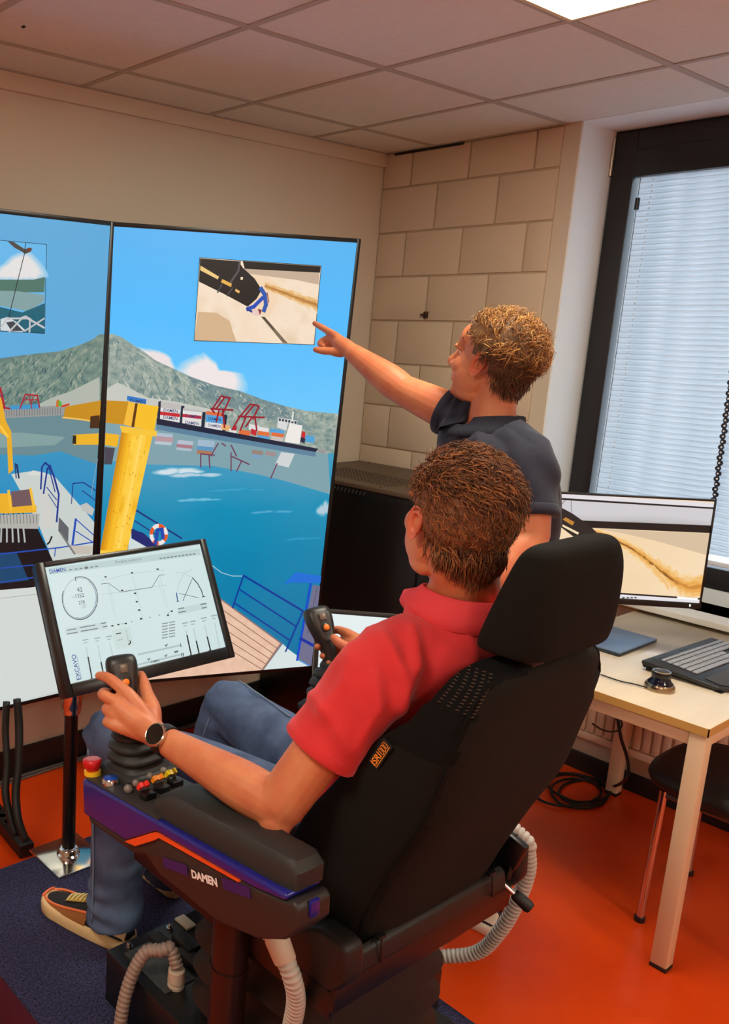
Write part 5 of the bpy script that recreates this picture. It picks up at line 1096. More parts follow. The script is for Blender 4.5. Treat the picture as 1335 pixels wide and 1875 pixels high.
G().add(box((a+b)/2+V((0,0,-.004)),(np.linalg.norm(b-a),.055,.048),Rr,.006)).build('body',M('black_plastic',(20,20,21),.45),ps,auto=40)
for k in range(5):
    q=a+d_*(.05+.045*k)+V((0,0,.02))
    if (q-a)@d_<np.linalg.norm(b-a)-.03: G().add(lathe([(.018,0),(.018,.002),(.014,.002),(.013,-.004)],q,(0,0,1),14)).build('socket',M('socket_grey',(44,44,46),.5),ps,auto=40)
G().add(box(b+d_*-.02+V((0,0,.022)),(.014,.01,.004),Rr,.001)).add(box(b+d_*-.045+V((0,0,.022)),(.014,.01,.004),Rr,.001)).build('switch',M('switch_silver',(190,190,190),.3,.6),ps)
t=thing('floor_cable','thin dark cable curling from the power strip to the chrome foot','cable',(-2.1209,-0.511,0))
G().add(tube([(-2.1796,-0.5188,0.01),(-2.1353,-0.5168,0.006),(-2.0942,-0.5101,0.005),(-2.0629,-0.5024,0.005)],.004,8,4)).build('cable',cab,t)
t=thing('skirting_cable','grey cable lying along the black skirting below displays','cable',(-1.5,-.03,0))
G().add(tube([(-2.4,-.06,.007),(-2.0,-.035,.007),(-1.7,-.03,.007),(-1.3,-.032,.007),(-.9,-.03,.007)],.006,8,6)).add(tube([(-2.4,-.085,.006),(-2.05,-.06,.006),(-1.75,-.045,.006),(-1.2,-.046,.006),(-.9,-.046,.006)],.005,8,6)).build('cable',M('cable_grey',(96,84,78),.6),t)
# ------------------------------------------------------------------ equipment cabinet in the corner
rk=thing('equipment_cabinet','black perforated equipment cabinet in the corner behind displays','cabinet',(-.33,-.42,0))
rm=M('cabinet_black',(13,13,14),.45); rt=M('cabinet_top',(92,76,60),.5,namt=.1,nscale=30)
x0,x1,y0,y1,zt_=-.615,-.02,-.86,-.02,1.165
g=G(); g.add(bx((x0+.004,y0+.004,.03),(x1,y1,zt_-.02),.004)); 
for a in (x0+.05,x1-.05):
    for b in (y0+.05,y1-.05): g.add(tube([(a,b,0),(a,b,.035)],.02,10))
g.build('body',rm,rk,auto=40)
G().add(bx((x0-.008,y0+.03,.09),(x0+.004,y1-.03,zt_-.045),.004)).build('door',M('cabinet_door',(9,9,10),.4),rk,auto=40)
g=G(); g.add(bx((x0,y0,zt_-.02),(x1,y1,zt_),.004)); top=g.build('top_panel',rt,rk,auto=40)
g=G()
for i in range(22):
    for j in range(11):
        a=-.54+.021*j+.002*i; b=-.60+.021*i
        g.add(lathe([(.0062,0),(.0062,.0006)],(a,b,zt_+.0002),(0,0,1),6))
o=g.build('vent_hole',M('hole_black',(16,14,12),.8),top,smooth=False); o['kind']='stuff'
g=G()
for k in range(24): g.add(box((x0-.0005,-.08-.02*k,zt_-.033),(.002,.006,.018),rotx(.5)))
o=g.build('vent_slot',M('slot_grey',(70,66,62),.6),rk,smooth=False); o['kind']='stuff'
G().add(lathe([(.012,0),(.012,.006),(.008,.008)],(x0-.008,-.13,zt_-.075),(-1,0,0),14)).build('lock',M('chrome',(210,210,210),.12,1),rk,auto=40)
for (a,b) in ((-.59,-.1),(-.59,-.35),(-.59,-.6),(-.05,-.1),(-.05,-.5),(-.3,-.04)): G().add(lathe([(.006,0),(.005,.002)],(a,b,zt_),(0,0,1),10)).build('screw',rm,top,auto=40)
for (a0,a1,b0,b1) in ((-.6,-.42,-.06,-.035),(-.1,-.06,-.75,-.45)): G().add(bx((a0,b0,zt_-.001),(a1,b1,zt_+.0012))).build('cable_slot',M('hole_black',(16,14,12),.8),top,smooth=False)
# ------------------------------------------------------------------ platform
PZ=.17
plat=thing('carpeted_platform','low platform covered in dark blue speckled carpet under the seat','platform',(-2.2,-1.5,0))
g=G(); g.add(bx((-2.627,-2.7,0),(-1.764,-.757,PZ-.008),.004)); g.build('plinth',M('plinth_purple',(58,16,50),.6),plat,auto=40)
carp=M('blue_carpet',(62,62,104),.95,namt=.85,nscale=170,col2=(16,16,38),bump=.7,bscale=420)
G().add(bx((-2.629,-2.7,PZ-.01),(-1.762,-.755,PZ),.004)).build('carpet',carp,plat,auto=40)
# ------------------------------------------------------------------ operator monitor on its chrome pole
mo=thing('touch_monitor','black framed monitor with pale dredging gauges on chrome pole','monitor',(-2.2148,-0.8133,0.17))
o,U,Vd,N=[V(q) for q in PLANES['MON']]; R=np.stack([U,N,-Vd],1); W_,H_=.5605,.3526
OFF_=OFF[mo.name]
bw=.021; bwb=.034
g=G()
g.add(box(o-U*(W_/2-bw/2)-N*.008,(bw,.034,H_),R,.004)); g.add(box(o+U*(W_/2-bw/2)-N*.008,(bw,.034,H_),R,.004))
g.add(box(o-Vd*(H_/2-.007)-N*.008,(W_-2*bw,.034,.014),R,.004)); g.add(box(o+Vd*(H_/2-bwb/2)-N*.008,(W_-2*bw,.034,bwb),R,.004))
g.build('bezel',M('monitor_bezel',(24,22,22),.32),mo,auto=40)
g=G(); g.add(box(o-N*.03,(W_-.01,.03,H_-.01),R,.006)); g.add(box(o-N*.06,(.3,.04,.2),R,.01)); g.build('housing',M('monitor_housing',(20,20,21),.5),mo,auto=40)
picture('screen_picture',PIC_M,'MON',W_/2-bw+.001,H_/2-.013,mo,(205,226,226),lift=.0005)
pb=V((-2.2148,-0.8133,0.17)); px_,py_=pb[0],pb[1]
chrome=M('chrome',(210,210,210),.12,1); chr2=M('polished_steel',(226,216,200),.13,1)
ztop=.66
g=G(); g.add(tube([(px_,py_,PZ+.03),(px_,py_,ztop+.02)],.0205,20)); g.build('pole',M('pole_black',(12,11,12),.28),mo,auto=40)
g=G(); g.add(lathe([(.0205,ztop-.016),(.027,ztop-.014),(.0285,ztop-.004),(.0275,ztop+.002),(.0305,ztop+.008),(.0305,ztop+.1),(.028,ztop+.104)],(px_,py_,0),(0,0,1),28)); g.build('collar',chrome,mo,auto=40)
g=G(); hub=o-N*.08; g.add(tube([(px_,py_,ztop+.09),(px_,py_,ztop+.2),(px_,py_-.03,ztop+.3),tuple(hub)],[.02,.02,.02,.02],14,4)); g.build('arm',M('pole_black',(12,11,12),.28),mo,auto=40)
g=G(); g.add(bx((px_-.088,py_-.088,PZ),(px_+.088,py_+.088,PZ+.008),.003)); g.build('foot_plate',chr2,mo,auto=40)
g=G(); g.add(lathe([(.036,PZ+.008),(.036,PZ+.014),(.031,PZ+.018),(.0305,PZ+.032),(.0265,PZ+.036),(.0205,PZ+.037)],(px_,py_,0),(0,0,1),28)); g.build('foot_ring',chrome,mo,auto=40)
# second monitor at the right hand side
m2=thing('side_monitor','second black framed monitor with blank pale screen beside the cabinet','monitor',(-1.32,-1.02,0))
cc=V((-1.2054,-1.1469,0.7002)); yaw=.78; pit=.3
N2=V((-math.sin(yaw)*math.cos(pit),-math.cos(yaw)*math.cos(pit),math.sin(pit))); U2=V((math.cos(yaw),-math.sin(yaw),0)); V2=np.cross(-N2,U2); V2=V2 if V2[2]<0 else -V2
R2=np.stack([U2,N2,-V2],1); W2,H2=.45,.35; cc=cc+V2*0
g=G()
g.add(box(cc-U2*(W2/2-.008)-N2*.008,(.016,.03,H2),R2,.003)); g.add(box(cc+U2*(W2/2-.008)-N2*.008,(.016,.03,H2),R2,.003)); g.add(box(cc-V2*(H2/2-.008)-N2*.008,(W2-.032,.03,.016),R2,.003)); g.add(box(cc+V2*(H2/2-.014)-N2*.008,(W2-.032,.03,.028),R2,.003))
g.build('bezel',M('grey_bezel',(52,50,48),.4),m2,auto=40)
G().add(box(cc-N2*.03,(W2-.01,.03,H2-.01),R2,.005)).build('housing',M('monitor_housing',(20,20,21),.5),m2,auto=40)
G().add(box(cc-N2*.004,(W2-.03,.004,H2-.03),R2)).build('screen',EM('pale_screen',(226,238,238),1.0),m2,smooth=False)
g=G(); q=cc-N2*.05; g.add(tube([q,(q[0],q[1],.03)],.017,14)); g.add(lathe([(.11,0),(.11,.012),(.03,.02),(.018,.05)],(q[0],q[1],0),(0,0,1),24)); g.build('stand',M('pole_black',(12,11,12),.28),m2,auto=40)

# ------------------------------------------------------------------ desk and what stands on it
DZ=.76; dx0,dx1,dy0,dy1=-.945,.062,-2.022,-1.385
dk=thing('desk','pale birch top desk with cream square steel legs under window','desk',((dx0+dx1)/2,(dy0+dy1)/2,0))
birch=M('birch_top',(228,212,188),.26,namt=.08,nscale=5,stretch=(.3,3,1),coat=.35); edge_m=M('birch_edge',(206,160,86),.5); leg_m=M('cream_steel',(226,196,160),.45)
g=G(); g.add(bx((dx0+.002,dy0+.002,DZ-.024),(dx1,dy1,DZ),.0015)); g.build('tabletop',birch,dk,auto=40)
g=G(); g.add(bx((dx0,dy0,DZ-.0245),(dx0+.003,dy1,DZ-.0006))); g.add(bx((dx0,dy0,DZ-.0245),(dx1,dy0+.003,DZ-.0006))); g.build('edge_band',edge_m,dk,smooth=False)
lx=(dx0+.004,dx1-.085); ly=(dy0+.004,dy1-.052)
for a in lx:
    for b in ly:
        l_=G().add(bx((a,b,.012),(a+.045,b+.045,DZ-.0245),.004)).build('leg',leg_m,dk,auto=40)
        G().add(bx((a-.0005,b-.0005,0),(a+.0455,b+.0455,.013),.002)).build('foot_cap',black_m,l_,auto=40)
g=G(); g.add(bx((lx[0]+.006,ly[0]+.045,DZ-.066),(lx[0]+.032,ly[1],DZ-.0245),.003)); g.add(bx((lx[1]+.012,ly[0]+.045,DZ-.066),(lx[1]+.038,ly[1],DZ-.0245),.003))
g.add(bx((lx[0]+.045,ly[0]+.006,DZ-.066),(lx[1],ly[0]+.032,DZ-.0245),.003)); g.add(bx((lx[0]+.045,ly[1]+.012,DZ-.066),(lx[1],ly[1]+.038,DZ-.0245),.003)); g.build('apron',leg_m,dk,auto=40)
# desk monitor
o,U,Vd,N=[V(q) for q in PLANES['DSK']]; R=np.stack([U,N,-Vd],1); W_,H_=.61,.36
cp=V((-.50,-1.40,DZ)) 
dm=thing('desk_monitor','black thin-framed desk monitor showing sandy seabed view','monitor',tuple(cp))
b=.006; bb=.02
g=G(); g.add(box(o-U*(W_/2-b/2)-N*.006,(b,.022,H_),R,.0015)); g.add(box(o+U*(W_/2-b/2)-N*.006,(b,.022,H_),R,.0015)); g.add(box(o-Vd*(H_/2-b/2)-N*.006,(W_-2*b,.022,b),R,.0015)); g.add(box(o+Vd*(H_/2-bb/2)-N*.006,(W_-2*b,.022,bb),R,.0015)); g.build('bezel',M('tv_bezel_black',(10,10,11),.35),dm,auto=40)
g=G(); g.add(box(o-N*.02,(W_-.006,.022,H_-.006),R,.005)); g.add(box(o-N*.045,(.26,.03,.2),R,.008)); g.build('housing',M('monitor_housing',(20,20,21),.5),dm,auto=40)
picture('screen_picture',PIC_K,'DSK',W_/2-b,H_/2-b,dm,'sand2',lift=.0008)
G().add(box(o+U*(W_/2-.035)+Vd*(H_/2-.011)+N*.0055,(.004,.001,.008),R)).build('power_light',EM('led_white',(240,240,235),1.2),dm,smooth=False)
g=G(); hub=o-N*.05; g.add(tube([cp,cp+V((0,0,.30))],.014,14)); g.add(tube([cp+V((0,0,.28)),(cp+hub)/2+V((0,0,.1)),hub],.014,12,4)); g.add(bx((cp[0]-.035,dy1-.055,DZ),(cp[0]+.035,dy1-.001,DZ+.012),.003)); g.build('stand',M('pole_black',(12,11,12),.28),dm,auto=40)
# laptop (closed)
lp=thing('laptop','closed blue-grey laptop lying on the desk behind the headrest','laptop',(-.45,-1.53,DZ))
lm=M('laptop_blue_grey',(122,142,168),.35,.5)
g=G(); g.add(bx((-.585,-1.612,DZ+.003),(-.318,-1.455,DZ+.010),.003)); g.build('base',M('laptop_base',(60,66,76),.45,.4),lp,auto=40)
g=G(); g.add(bx((-.585,-1.612,DZ+.0105),(-.318,-1.455,DZ+.016),.0025)); g.build('lid',lm,lp,auto=40)
for a in (-.57,-.335):
    for bq in (-1.6,-1.47): G().add(lathe([(.006,0),(.006,.0035)],(a,bq,DZ),(0,0,1),8)).build('rubber_foot',black_m,lp)
# keyboard
ka=-.05; e1=V((math.cos(ka),math.sin(ka),0)); e2=V((math.sin(ka),-math.cos(ka),0))
kb0=V((-0.6422,-1.7004,0.78)); KW,KD=.455,.262
kb=thing('keyboard','black keyboard with grey keys and wrist rest beside round controller','keyboard',tuple(kb0+e1*.2+e2*.12-V((0,0,kb0[2]-DZ))))
tilt=.075; up=V((0,0,1)); e2t=e2*math.cos(tilt)-up*math.sin(tilt); nt_=np.cross(e1,-e2t); nt_=nt_ if nt_[2]>0 else -nt_
org=V((kb0[0],kb0[1],DZ+.034)); Rk=np.stack([e1,-e2t,nt_],1)
def kp(a,b,h=0): return org+e1*a+e2t*b+nt_*h
g=G(); 
prof=[(0,.004),(KW,.004),(KW,KD-.02),(KW-.03,KD),(.07,KD),(.02,KD-.04),(0,.03)]
vs,fs=prism([(a,b) for a,b in prof],org-nt_*.012,e1,e2t,nt_,.012); g.add((vs,fs))
me=g.mesh('case',M('keyboard_case',(34,34,37),.4)); bevel_mesh(me,.003,2); kcase=link('case',me,kb)
g=G(); g.add(tube([kp(.01,.012,-.016),kp(KW-.01,.012,-.016)],.008,8)); 
for a in (.03,KW-.03): g.add(box(V((kp(a,.02)[0],kp(a,.02)[1],DZ+.009)),(.02,.02,.018),None,.002)); g.add(box(V((kp(a,KD-.04)[0],kp(a,KD-.04)[1],DZ+.002)),(.02,.02,.004),None,.0005))
g.build('foot_bar',black_m,kb,auto=40)
g=G(); vs,fs=prism([(.045,.172),(KW,.172),(KW,KD-.022),(KW-.03,KD-.003),(.075,KD-.003),(.04,KD-.045)],org,e1,e2t,nt_,.004); g.add((vs,fs)); me=g.mesh('wrist_rest',M('wrist_rest_grey',(62,61,62),.6)); bevel_mesh(me,.002,2); link('wrist_rest',me,kb)
key_m=M('key_grey',(150,152,158),.35); key_me={}
rows=[(.040,.011,[1]*15),(.058,.016,[1]*13+[2]),(.0775,.016,[1.5]+[1]*12+[1.5]),(.097,.016,[1.75]+[1]*11+[2.25]),(.1165,.016,[2.25]+[1]*10+[2.75]),(.136,.016,[1.25]*3+[6.25]+[1.25]*4)]
for rb,kh,ws in rows:
    a=.055; tot=sum(ws); uw=.285/tot
    for w_ in ws:
        kw=round(w_*uw-.0028,4); K=(kw,kh)
        if K not in key_me: key_me[K]=G().add(box((0,0,0),(kw,kh,.005),None,.0012,1)).mesh('key',key_m,True,auto=40)
        ob=bpy.data.objects.new('key',key_me[K]); COL.objects.link(ob); ob.parent=kb
        m4=Matrix([list(Rk[i])+[0] for i in range(3)]+[[0,0,0,1]]); m4.translation=Vector(kp(a+w_*uw/2,rb,.0028))-OFF[kb.name]; ob.matrix_local=m4; a+=w_*uw
for r in range(6):
    for c in range(7):
        if r==2 and c<3 and False: continue
        K=(.0155,rows[r][1])
        if K not in key_me: key_me[K]=G().add(box((0,0,0),(K[0],K[1],.005),None,.0012,1)).mesh('key',key_m,True,auto=40)
        if c<3 and r in (3,): continue
        ob=bpy.data.objects.new('key',key_me[K]); COL.objects.link(ob); ob.parent=kb
        m4=Matrix([list(Rk[i])+[0] for i in range(3)]+[[0,0,0,1]]); m4.translation=Vector(kp(.352+.0205*(c-.3*(c<3))*.72,rows[r][0],.0028))-OFF[kb.name]; ob.matrix_local=m4
for q in (.06,.075,.09,.21,.225,.24,.255): G().add(lathe([(.0045,0),(.004,.0012)],kp(q,.018,.0),nt_,10)).build('media_button',M('button_dark',(70,72,76),.4),kb,auto=40)
# 3-axis puck
kq=V((-0.7611,-1.8126,0.76)); kq[2]=DZ
pk=thing('jog_controller','round black and chrome jog controller in front of the keyboard','controller',tuple(kq))
G().add(lathe([(.040,0),(.041,.003),(.0405,.014),(.037,.020),(.030,.022)],kq,(0,0,1),32)).build('metal_base',M('brushed_gunmetal',(170,150,120),.25,1),pk,auto=40)
G().add(lathe([(.035,.018),(.034,.024),(.028,.030),(.0255,.036),(.0255,.042)],kq,(0,0,1),32)).build('collar',M('navy_gloss',(14,16,34),.12),pk,auto=40)
G().add(lathe([(.025,.040),(.0265,.046),(.0275,.053),(.026,.057),(.021,.0575),(.012,.0588),(.0005,.059)],kq,(0,0,1),32)).build('cap',M('black_plastic_gloss',(16,16,17),.3),pk,auto=40)
G().add(lathe([(.0245,.0568),(.0245,.0582),(.0215,.0585),(.0213,.0568)],kq,(0,0,1),32)).build('rim',chrome,pk,auto=40)
t=thing('controller_cable','thin black cable running from the jog controller across desk','cable',(-.86,-1.78,DZ))
G().add(tube([kq+V((-.035,.02,.006)),V((-0.7986,-1.7548,0.765)),V((-0.8114,-1.7222,0.765)),V((-0.8099,-1.6619,0.765))],.0022,8,5)).build('cable',cab,t)
# stool under the desk
st=thing('stool','low black-seated stool with copper-toned chrome legs under desk','stool',(-.53,-2.03,0))
sx0,sx1,sy0,sy1,sz=-.775,-.315,-2.25,-1.775,.44
ring=[]
for zz,ins in ((sz,.03),(sz+.008,.008),(sz+.03,0),(sz+.05,.006),(sz+.062,.03),(sz+.066,.12)):
    ring.append(sring(((sx0+sx1)/2,(sy0+sy1)/2,zz),(sx1-sx0)/2-ins,(sy1-sy0)/2-ins,n=40,e=3.4))
G().add(loft(ring)).build('seat',M('black_vinyl',(20,18,18),.55),st,auto=50)
for a,b in ((sx0+.045,sy1-.085),(sx1-.05,sy1-.06),(sx0+.05,sy0+.06),(sx1-.05,sy0+.06)):
    fx,fy=a+(-.022 if a<-.5 else .02),b+(.0 if b>-2 else -.03)
    l_=G().add(tube([(a,b,sz),(fx,fy,.012)],.0115,16)).build('leg',chrome,st,auto=40)
    G().add(tube([(fx,fy,0),(fx,fy,.016)],.0155,14)).build('foot_cap',black_m,l_,auto=40)
g=G(); g.add(tube([(sx0+.045,sy1-.085,sz-.012),(sx1-.05,sy1-.06,sz-.012),(sx1-.05,sy0+.06,sz-.012),(sx0+.05,sy0+.06,sz-.012),(sx0+.045,sy1-.085,sz-.012)],.009,10)); g.build('seat_frame',M('dull_steel',(110,104,100),.35,1),st,auto=40)
# cables under the desk
t=thing('coiled_cable','black cable loosely coiled on the orange floor behind seat','cable',(-0.0504,-1.3689,0))
rg=random.Random(3); pts=[]
c0=V((-0.1247,-1.3318,0))
for k in range(46):
    a=k*.52; r1=.15-.02*math.sin(a*.31); pts.append(c0+V((math.cos(a)*r1*1.0+.035*math.sin(a*.27),math.sin(a)*r1*.62+.03*math.cos(a*.41),.007+.0035*(k%7)*.5)))
G().add(tube(pts,.0055,8,3)).build('cable',cab,t)
t=thing('hanging_cable','black cable hanging from the desk edge to the floor coil','cable',(0.1509,-1.3918,0))
G().add(tube([(-0.5561,-1.6223,0.5479),(-0.5536,-1.6414,0.48),(-0.5431,-1.6649,0.4178),(-0.5429,-1.6765,0.3731),(-0.5381,-1.6665,0.3271),V((0.0414,-1.3926,0.008)),V((0.0025,-1.3522,0.008))],.0055,8,5)).build('cable',cab,t)
t=thing('drooping_cable','thin black cable sagging under the desk by the seat back','cable',(-.6,-1.5,.7))
G().add(tube([(-0.8036,-1.6565,0.5971),(-0.7279,-1.6588,0.5567),(-0.6454,-1.6619,0.5333),(-0.6074,-1.6614,0.5448),(-0.5818,-1.6382,0.5604)],.0028,8,5)).build('cable',cab,t)

# ------------------------------------------------------------------ operator seat
xc=-2.1764
seat=thing('operator_seat','large black fabric operator seat with headrest and blue joystick consoles','seat',(xc,-1.75,PZ))
fab=M('seat_fabric',(23,21,19),.95,bump=.35,bscale=500,namt=.25,nscale=300,spec=.2); fab2=M('seat_fabric_yoke',(15,14,14),.95,spec=.15,bump=.5,bscale=420)
fab3=M('seat_fabric_back',(29,25,22),.9,bump=.4,bscale=600,namt=.2,nscale=400,spec=.2)
pl=M('black_moulded_plastic',(24,22,22),.5,bump=.12,bscale=700); mt=M('black_powder_coat',(17,16,17),.38)
# backrest: lofted rounded sections, hollowed at the front, bolsters at the sides
st_=[(.665,-2.018,-1.83,.17),(.675,-2.03,-1.80,.205),(.78,-2.063,-1.80,.226),(.90,-2.112,-1.848,.232),(1.0,-2.157,-1.915,.232),(1.09,-2.178,-1.98,.230),(1.16,-2.193,-2.05,.222),(1.215,-2.203,-2.082,.208),(1.25,-2.203,-2.10,.178),(1.268,-2.19,-2.118,.13),(1.272,-2.175,-2.135,.09)]
Q=catmull(st_,5); rings=[]
for z_,yr_,yf_,hw_ in Q:
    cy_=(yr_+yf_)/2; hd=(yf_-yr_)/2; rg_=[]
    for p in sring((xc,cy_,z_),hw_,hd,n=56,e=4.6 if z_<1.15 else (3.8 if z_<1.2 else 3.0)):
        fx=(p[0]-xc)/hw_
        if p[1]>cy_: p=p-V((0,.075*max(0,1-abs(fx)**2.2)*(p[1]-cy_)/hd,0))
        rg_.append(p)
    rings.append(rg_)
g=G(); g.add(loft(rings)); me=g.mesh('backrest',[fab,fab2,fab3],True)
for p in me.polygons:
    c=p.center; n_=p.normal
    if c.z>1.125 and c.x<xc-.085 and (n_.x<-.35 or n_.z>.5) and n_.y>-.85: p.material_index=1
    elif n_.y<-.80: p.material_index=2
brest=link('backrest',me,seat)
from mathutils.bvhtree import BVHTree
bm=bmesh.new(); bm.from_mesh(me); bm.transform(Matrix.Translation(OFF[seat.name])); tree=BVHTree.FromBMesh(bm)
g=G()
yk=[V((-2.38,-2.084,1.212)),V((-2.38,-2.160,1.292)),V((-2.38,-2.248,1.292)),V((-2.38,-2.200,1.205))]
for i in range(7):
    for j in range(13):
        a_,b_=(i+.5)/7,(j+.5)/13; qq=(yk[0]*(1-b_)+yk[1]*b_)*(1-a_)+(yk[3]*(1-b_)+yk[2]*b_)*a_; dd=V((.64,.71,-.30)); o_=qq-dd*.5
        h=tree.ray_cast(Vector(o_),Vector(dd))
        if h[0] is not None:
            nrm=V(h[1]); tt=np.cross(nrm,(0,0,1)); tt/=np.linalg.norm(tt)+1e-9
            q=V(h[0])+nrm*.0008; g.add(box(q,(.0055,.0013,.0013),np.stack([tt,nrm,np.cross(tt,nrm)],1)))
if g.v: g.build('stitch',M('stitch_brown',(84,60,44),.8),brest,smooth=False)['kind']='stuff'
# piping seams on the rear corners
for sx in (-1,1):
    g=G(); pts=[]
    for z_,yr_,yf_,hw_ in Q[6:44:3]:
        h=tree.find_nearest(Vector((xc+sx*(hw_*.985),yr_+.012,z_)))[0]; pts.append(V(h))
    g.add(tube(pts,.0032,8,2)); g.build('piping',fab2,brest)
bm.free()
# woven tag
Ut=V((-2.405,-2.0667,1.1211))-V((-2.405,-2.0452,1.0769)); Ut/=np.linalg.norm(Ut); Nt=V((-1,0,0)); Wt=np.cross(Nt,Ut); 
if Wt[2]<0: Wt=-Wt
to=V((-2.4094,-2.0458,1.0735)); TS=.74
g=G(); Rt=np.stack([Ut,Wt,Nt],1); g.add(box(to+(Ut*.034+Wt*.007)*TS,(.076*TS,.027*TS,.003),Rt)); g.build('brand_tag',M('tag_black',(20,18,18),.8),brest,smooth=False)
org_=M('tag_orange',(236,140,30),.7)
g=G(); g.add(text_mesh('ISRI',to+Nt*.0018,Ut,Wt,Nt,height=.0165*TS,width=.034*TS,bold=.02)); 
for k in range(3): 
    q0=to+Nt*.0018+Ut*(.037+.0105*k)*TS
    for (a,b,c,d) in ((0,0,.009,.002),(0,.0145,.009,.0165),(0,0,.002,.0165),(.007,0,.009,.0165)): g.add(([q0+(Ut*a+Wt*b)*TS,q0+(Ut*c+Wt*b)*TS,q0+(Ut*c+Wt*d)*TS,q0+(Ut*a+Wt*d)*TS],[(0,1,2,3)]))
g.add(([to+Nt*.0018+Ut*.0+Wt*-.0025,to+Nt*.0018+Ut*.050+Wt*-.0025,to+Nt*.0018+Ut*.050+Wt*-.0012,to+Nt*.0018+Ut*.0+Wt*-.0012],[(0,1,2,3)]))
g.build('lettering',org_,brest,smooth=False)
# headrest
hr=[(1.284,-2.165,-2.150,.06),(1.286,-2.225,-2.122,.118),(1.300,-2.236,-2.118,.133),(1.35,-2.240,-2.135,.136),(1.41,-2.238,-2.158,.134),(1.447,-2.230,-2.172,.124),(1.462,-2.220,-2.182,.108),(1.466,-2.208,-2.192,.09)]
Qh=catmull(hr,4); g=G(); g.add(loft([sring((xc,(a+b)/2,z_),h_,(b-a)/2,n=44,e=4.2) for z_,a,b,h_ in Qh])); head_r=g.build('headrest',fab,seat)
for dx in (-.055,.055):
    g=G(); g.add(tube([(xc+dx,-2.175,1.24),(xc+dx,-2.178,1.32)],.006,10)); g.build('headrest_post',chrome,seat)
    g=G(); g.add(box((xc+dx,-2.185,1.271),(.036,.034,.010),None,.003)); g.build('post_sleeve',pl,seat,auto=40)
# cushion and pan
g=G(); ring=[]
for z_,ins in ((.585,.03),(.60,.006),(.64,0),(.668,.01),(.68,.04),(.683,.12)): ring.append(sring((xc,-1.70,z_),.232-ins,.27-ins,n=44,e=4))
g.add(loft(ring)); g.build('seat_cushion',fab,seat,auto=60)
g=G(); g.add(bx((xc-.215,-1.98,.55),(xc+.215,-1.46,.59),.012)); g.build('seat_pan',pl,seat,auto=40)
# rear frame plate, trough, side brackets
g=G(); g.add(bx((-2.458,-2.042,.618),(-1.915,-2.030,.672),.002)); g.build('rear_plate',mt,seat,auto=40)
g=G()
for a in (-2.458,-1.93): g.add(bx((a,-2.035,.60),(a+.014,-1.46,.655),.003))
g.add(bx((-2.45,-1.50,.60),(-1.92,-1.47,.64),.003)); g.build('side_rail',mt,seat,auto=40)
g=G(); vs=[];
prof=[(-2.040,.672),(-2.058,.690),(-2.052,.722),(-2.040,.730),(-2.034,.722),(-2.040,.694),(-2.022,.682),(-2.0,.682),(-2.0,.672)]
vs,fs=prism(prof,(-2.415,0,0),(0,1,0),(0,0,1),(1,0,0),.45); g.add((vs,fs)); me=g.mesh('trough',pl); bevel_mesh(me,.004,2); link('lower_trim',me,seat)
for a,sg in ((-2.465,1),(-1.935,-1)):
    g=G()
    poly=[(-2.050,.672),(-2.068,.70),(-2.064,.76),(-2.045,.765),(-2.0,.765),(-1.93,.725),(-1.86,.69),(-1.85,.655),(-2.03,.655)]
    vs,fs=prism(poly,(a,0,0),(0,1,0),(0,0,1),(1,0,0),.05 if sg>0 else .035); g.add((vs,fs)); me=g.mesh('recliner_cover',pl); bevel_mesh(me,.012,3); link('recliner_cover',me,seat)
g=G(); g.add(box((-1.94,-2.045,.755),(.02,.05,.07),rotx(.3),.006)); g.add(tube([(-1.95,-2.05,.70),(-1.94,-2.053,.75),(-1.935,-2.045,.79)],.006,8,3)); g.build('recliner_lever',mt,seat,auto=40)
for a in (-2.36,-2.02):
    g=G(); g.add(tube([(a,-2.056,.735),(a-.004,-2.061,.715),(a,-2.060,.69)],.002,8,3)); g.add(box((a,-2.052,.738),(.022,.012,.006),None,.002)); g.build('trim_clip',mt,seat,auto=40)
g=G(); q0,q1=V((-1.93,-2.05,.664)),V((-1.9176,-2.089,0.64)); dq=(q1-q0)/np.linalg.norm(q1-q0)
g.add(tube([q0-dq*.02,q0+dq*.015],.006,12)); hd_=g.build('adjust_rod',chrome,seat,auto=40)
g=G(); g.add(tube([q0+dq*.008,q0+dq*.012,q1-dq*.006,q1],[.0105,.0125,.0135,.011],16)); g.build('adjust_handle',M('rubber_black',(18,17,17),.5),hd_,auto=40)
# suspension bellows and base box
g=G(); ring=[]; n_b=4
for k in range(n_b*2+1):
    z_=.305+(.60-.305)*k/(n_b*2); big=k%2==1
    ring.append(sring((-2.205,-1.79,z_),(.222 if big else .180),(.205 if big else .165),n=48,e=5))
g.add(loft(ring)); g.build('suspension_bellows',M('bellows_rubber',(36,31,30),.55),seat)
g=G(); g.add(bx((-2.457,-1.99,PZ),(-1.95,-1.366,.305),.003)); bxo=g.build('base_box',mt,seat,auto=40)
G().add(bx((-2.43,-1.56,.305),(-2.34,-1.40,.3075),.001)).build('cover_strip',M('worn_steel',(88,88,86),.4,.6,namt=.3,nscale=60),bxo,smooth=False)
for q in ((-2.405,-1.375),(-2.28,-1.375)): G().add(lathe([(.0095,.305),(.0095,.309),(.006,.309),(.006,.314),(.004,.316)],(q[0],q[1]-.012,0),(0,0,1),6)).build('bolt',chrome,bxo,smooth=False)
g=G(); 
for k,(a,b) in enumerate(((-2.33,-1.42),(-2.31,-1.50),(-2.29,-1.46),(-2.27,-1.60))): g.add(bx((a-.02,b-.04,.305),(a+.015,b+.03,.316+.006*k),.003))
g.build('slide_bracket',pl,bxo,auto=40)
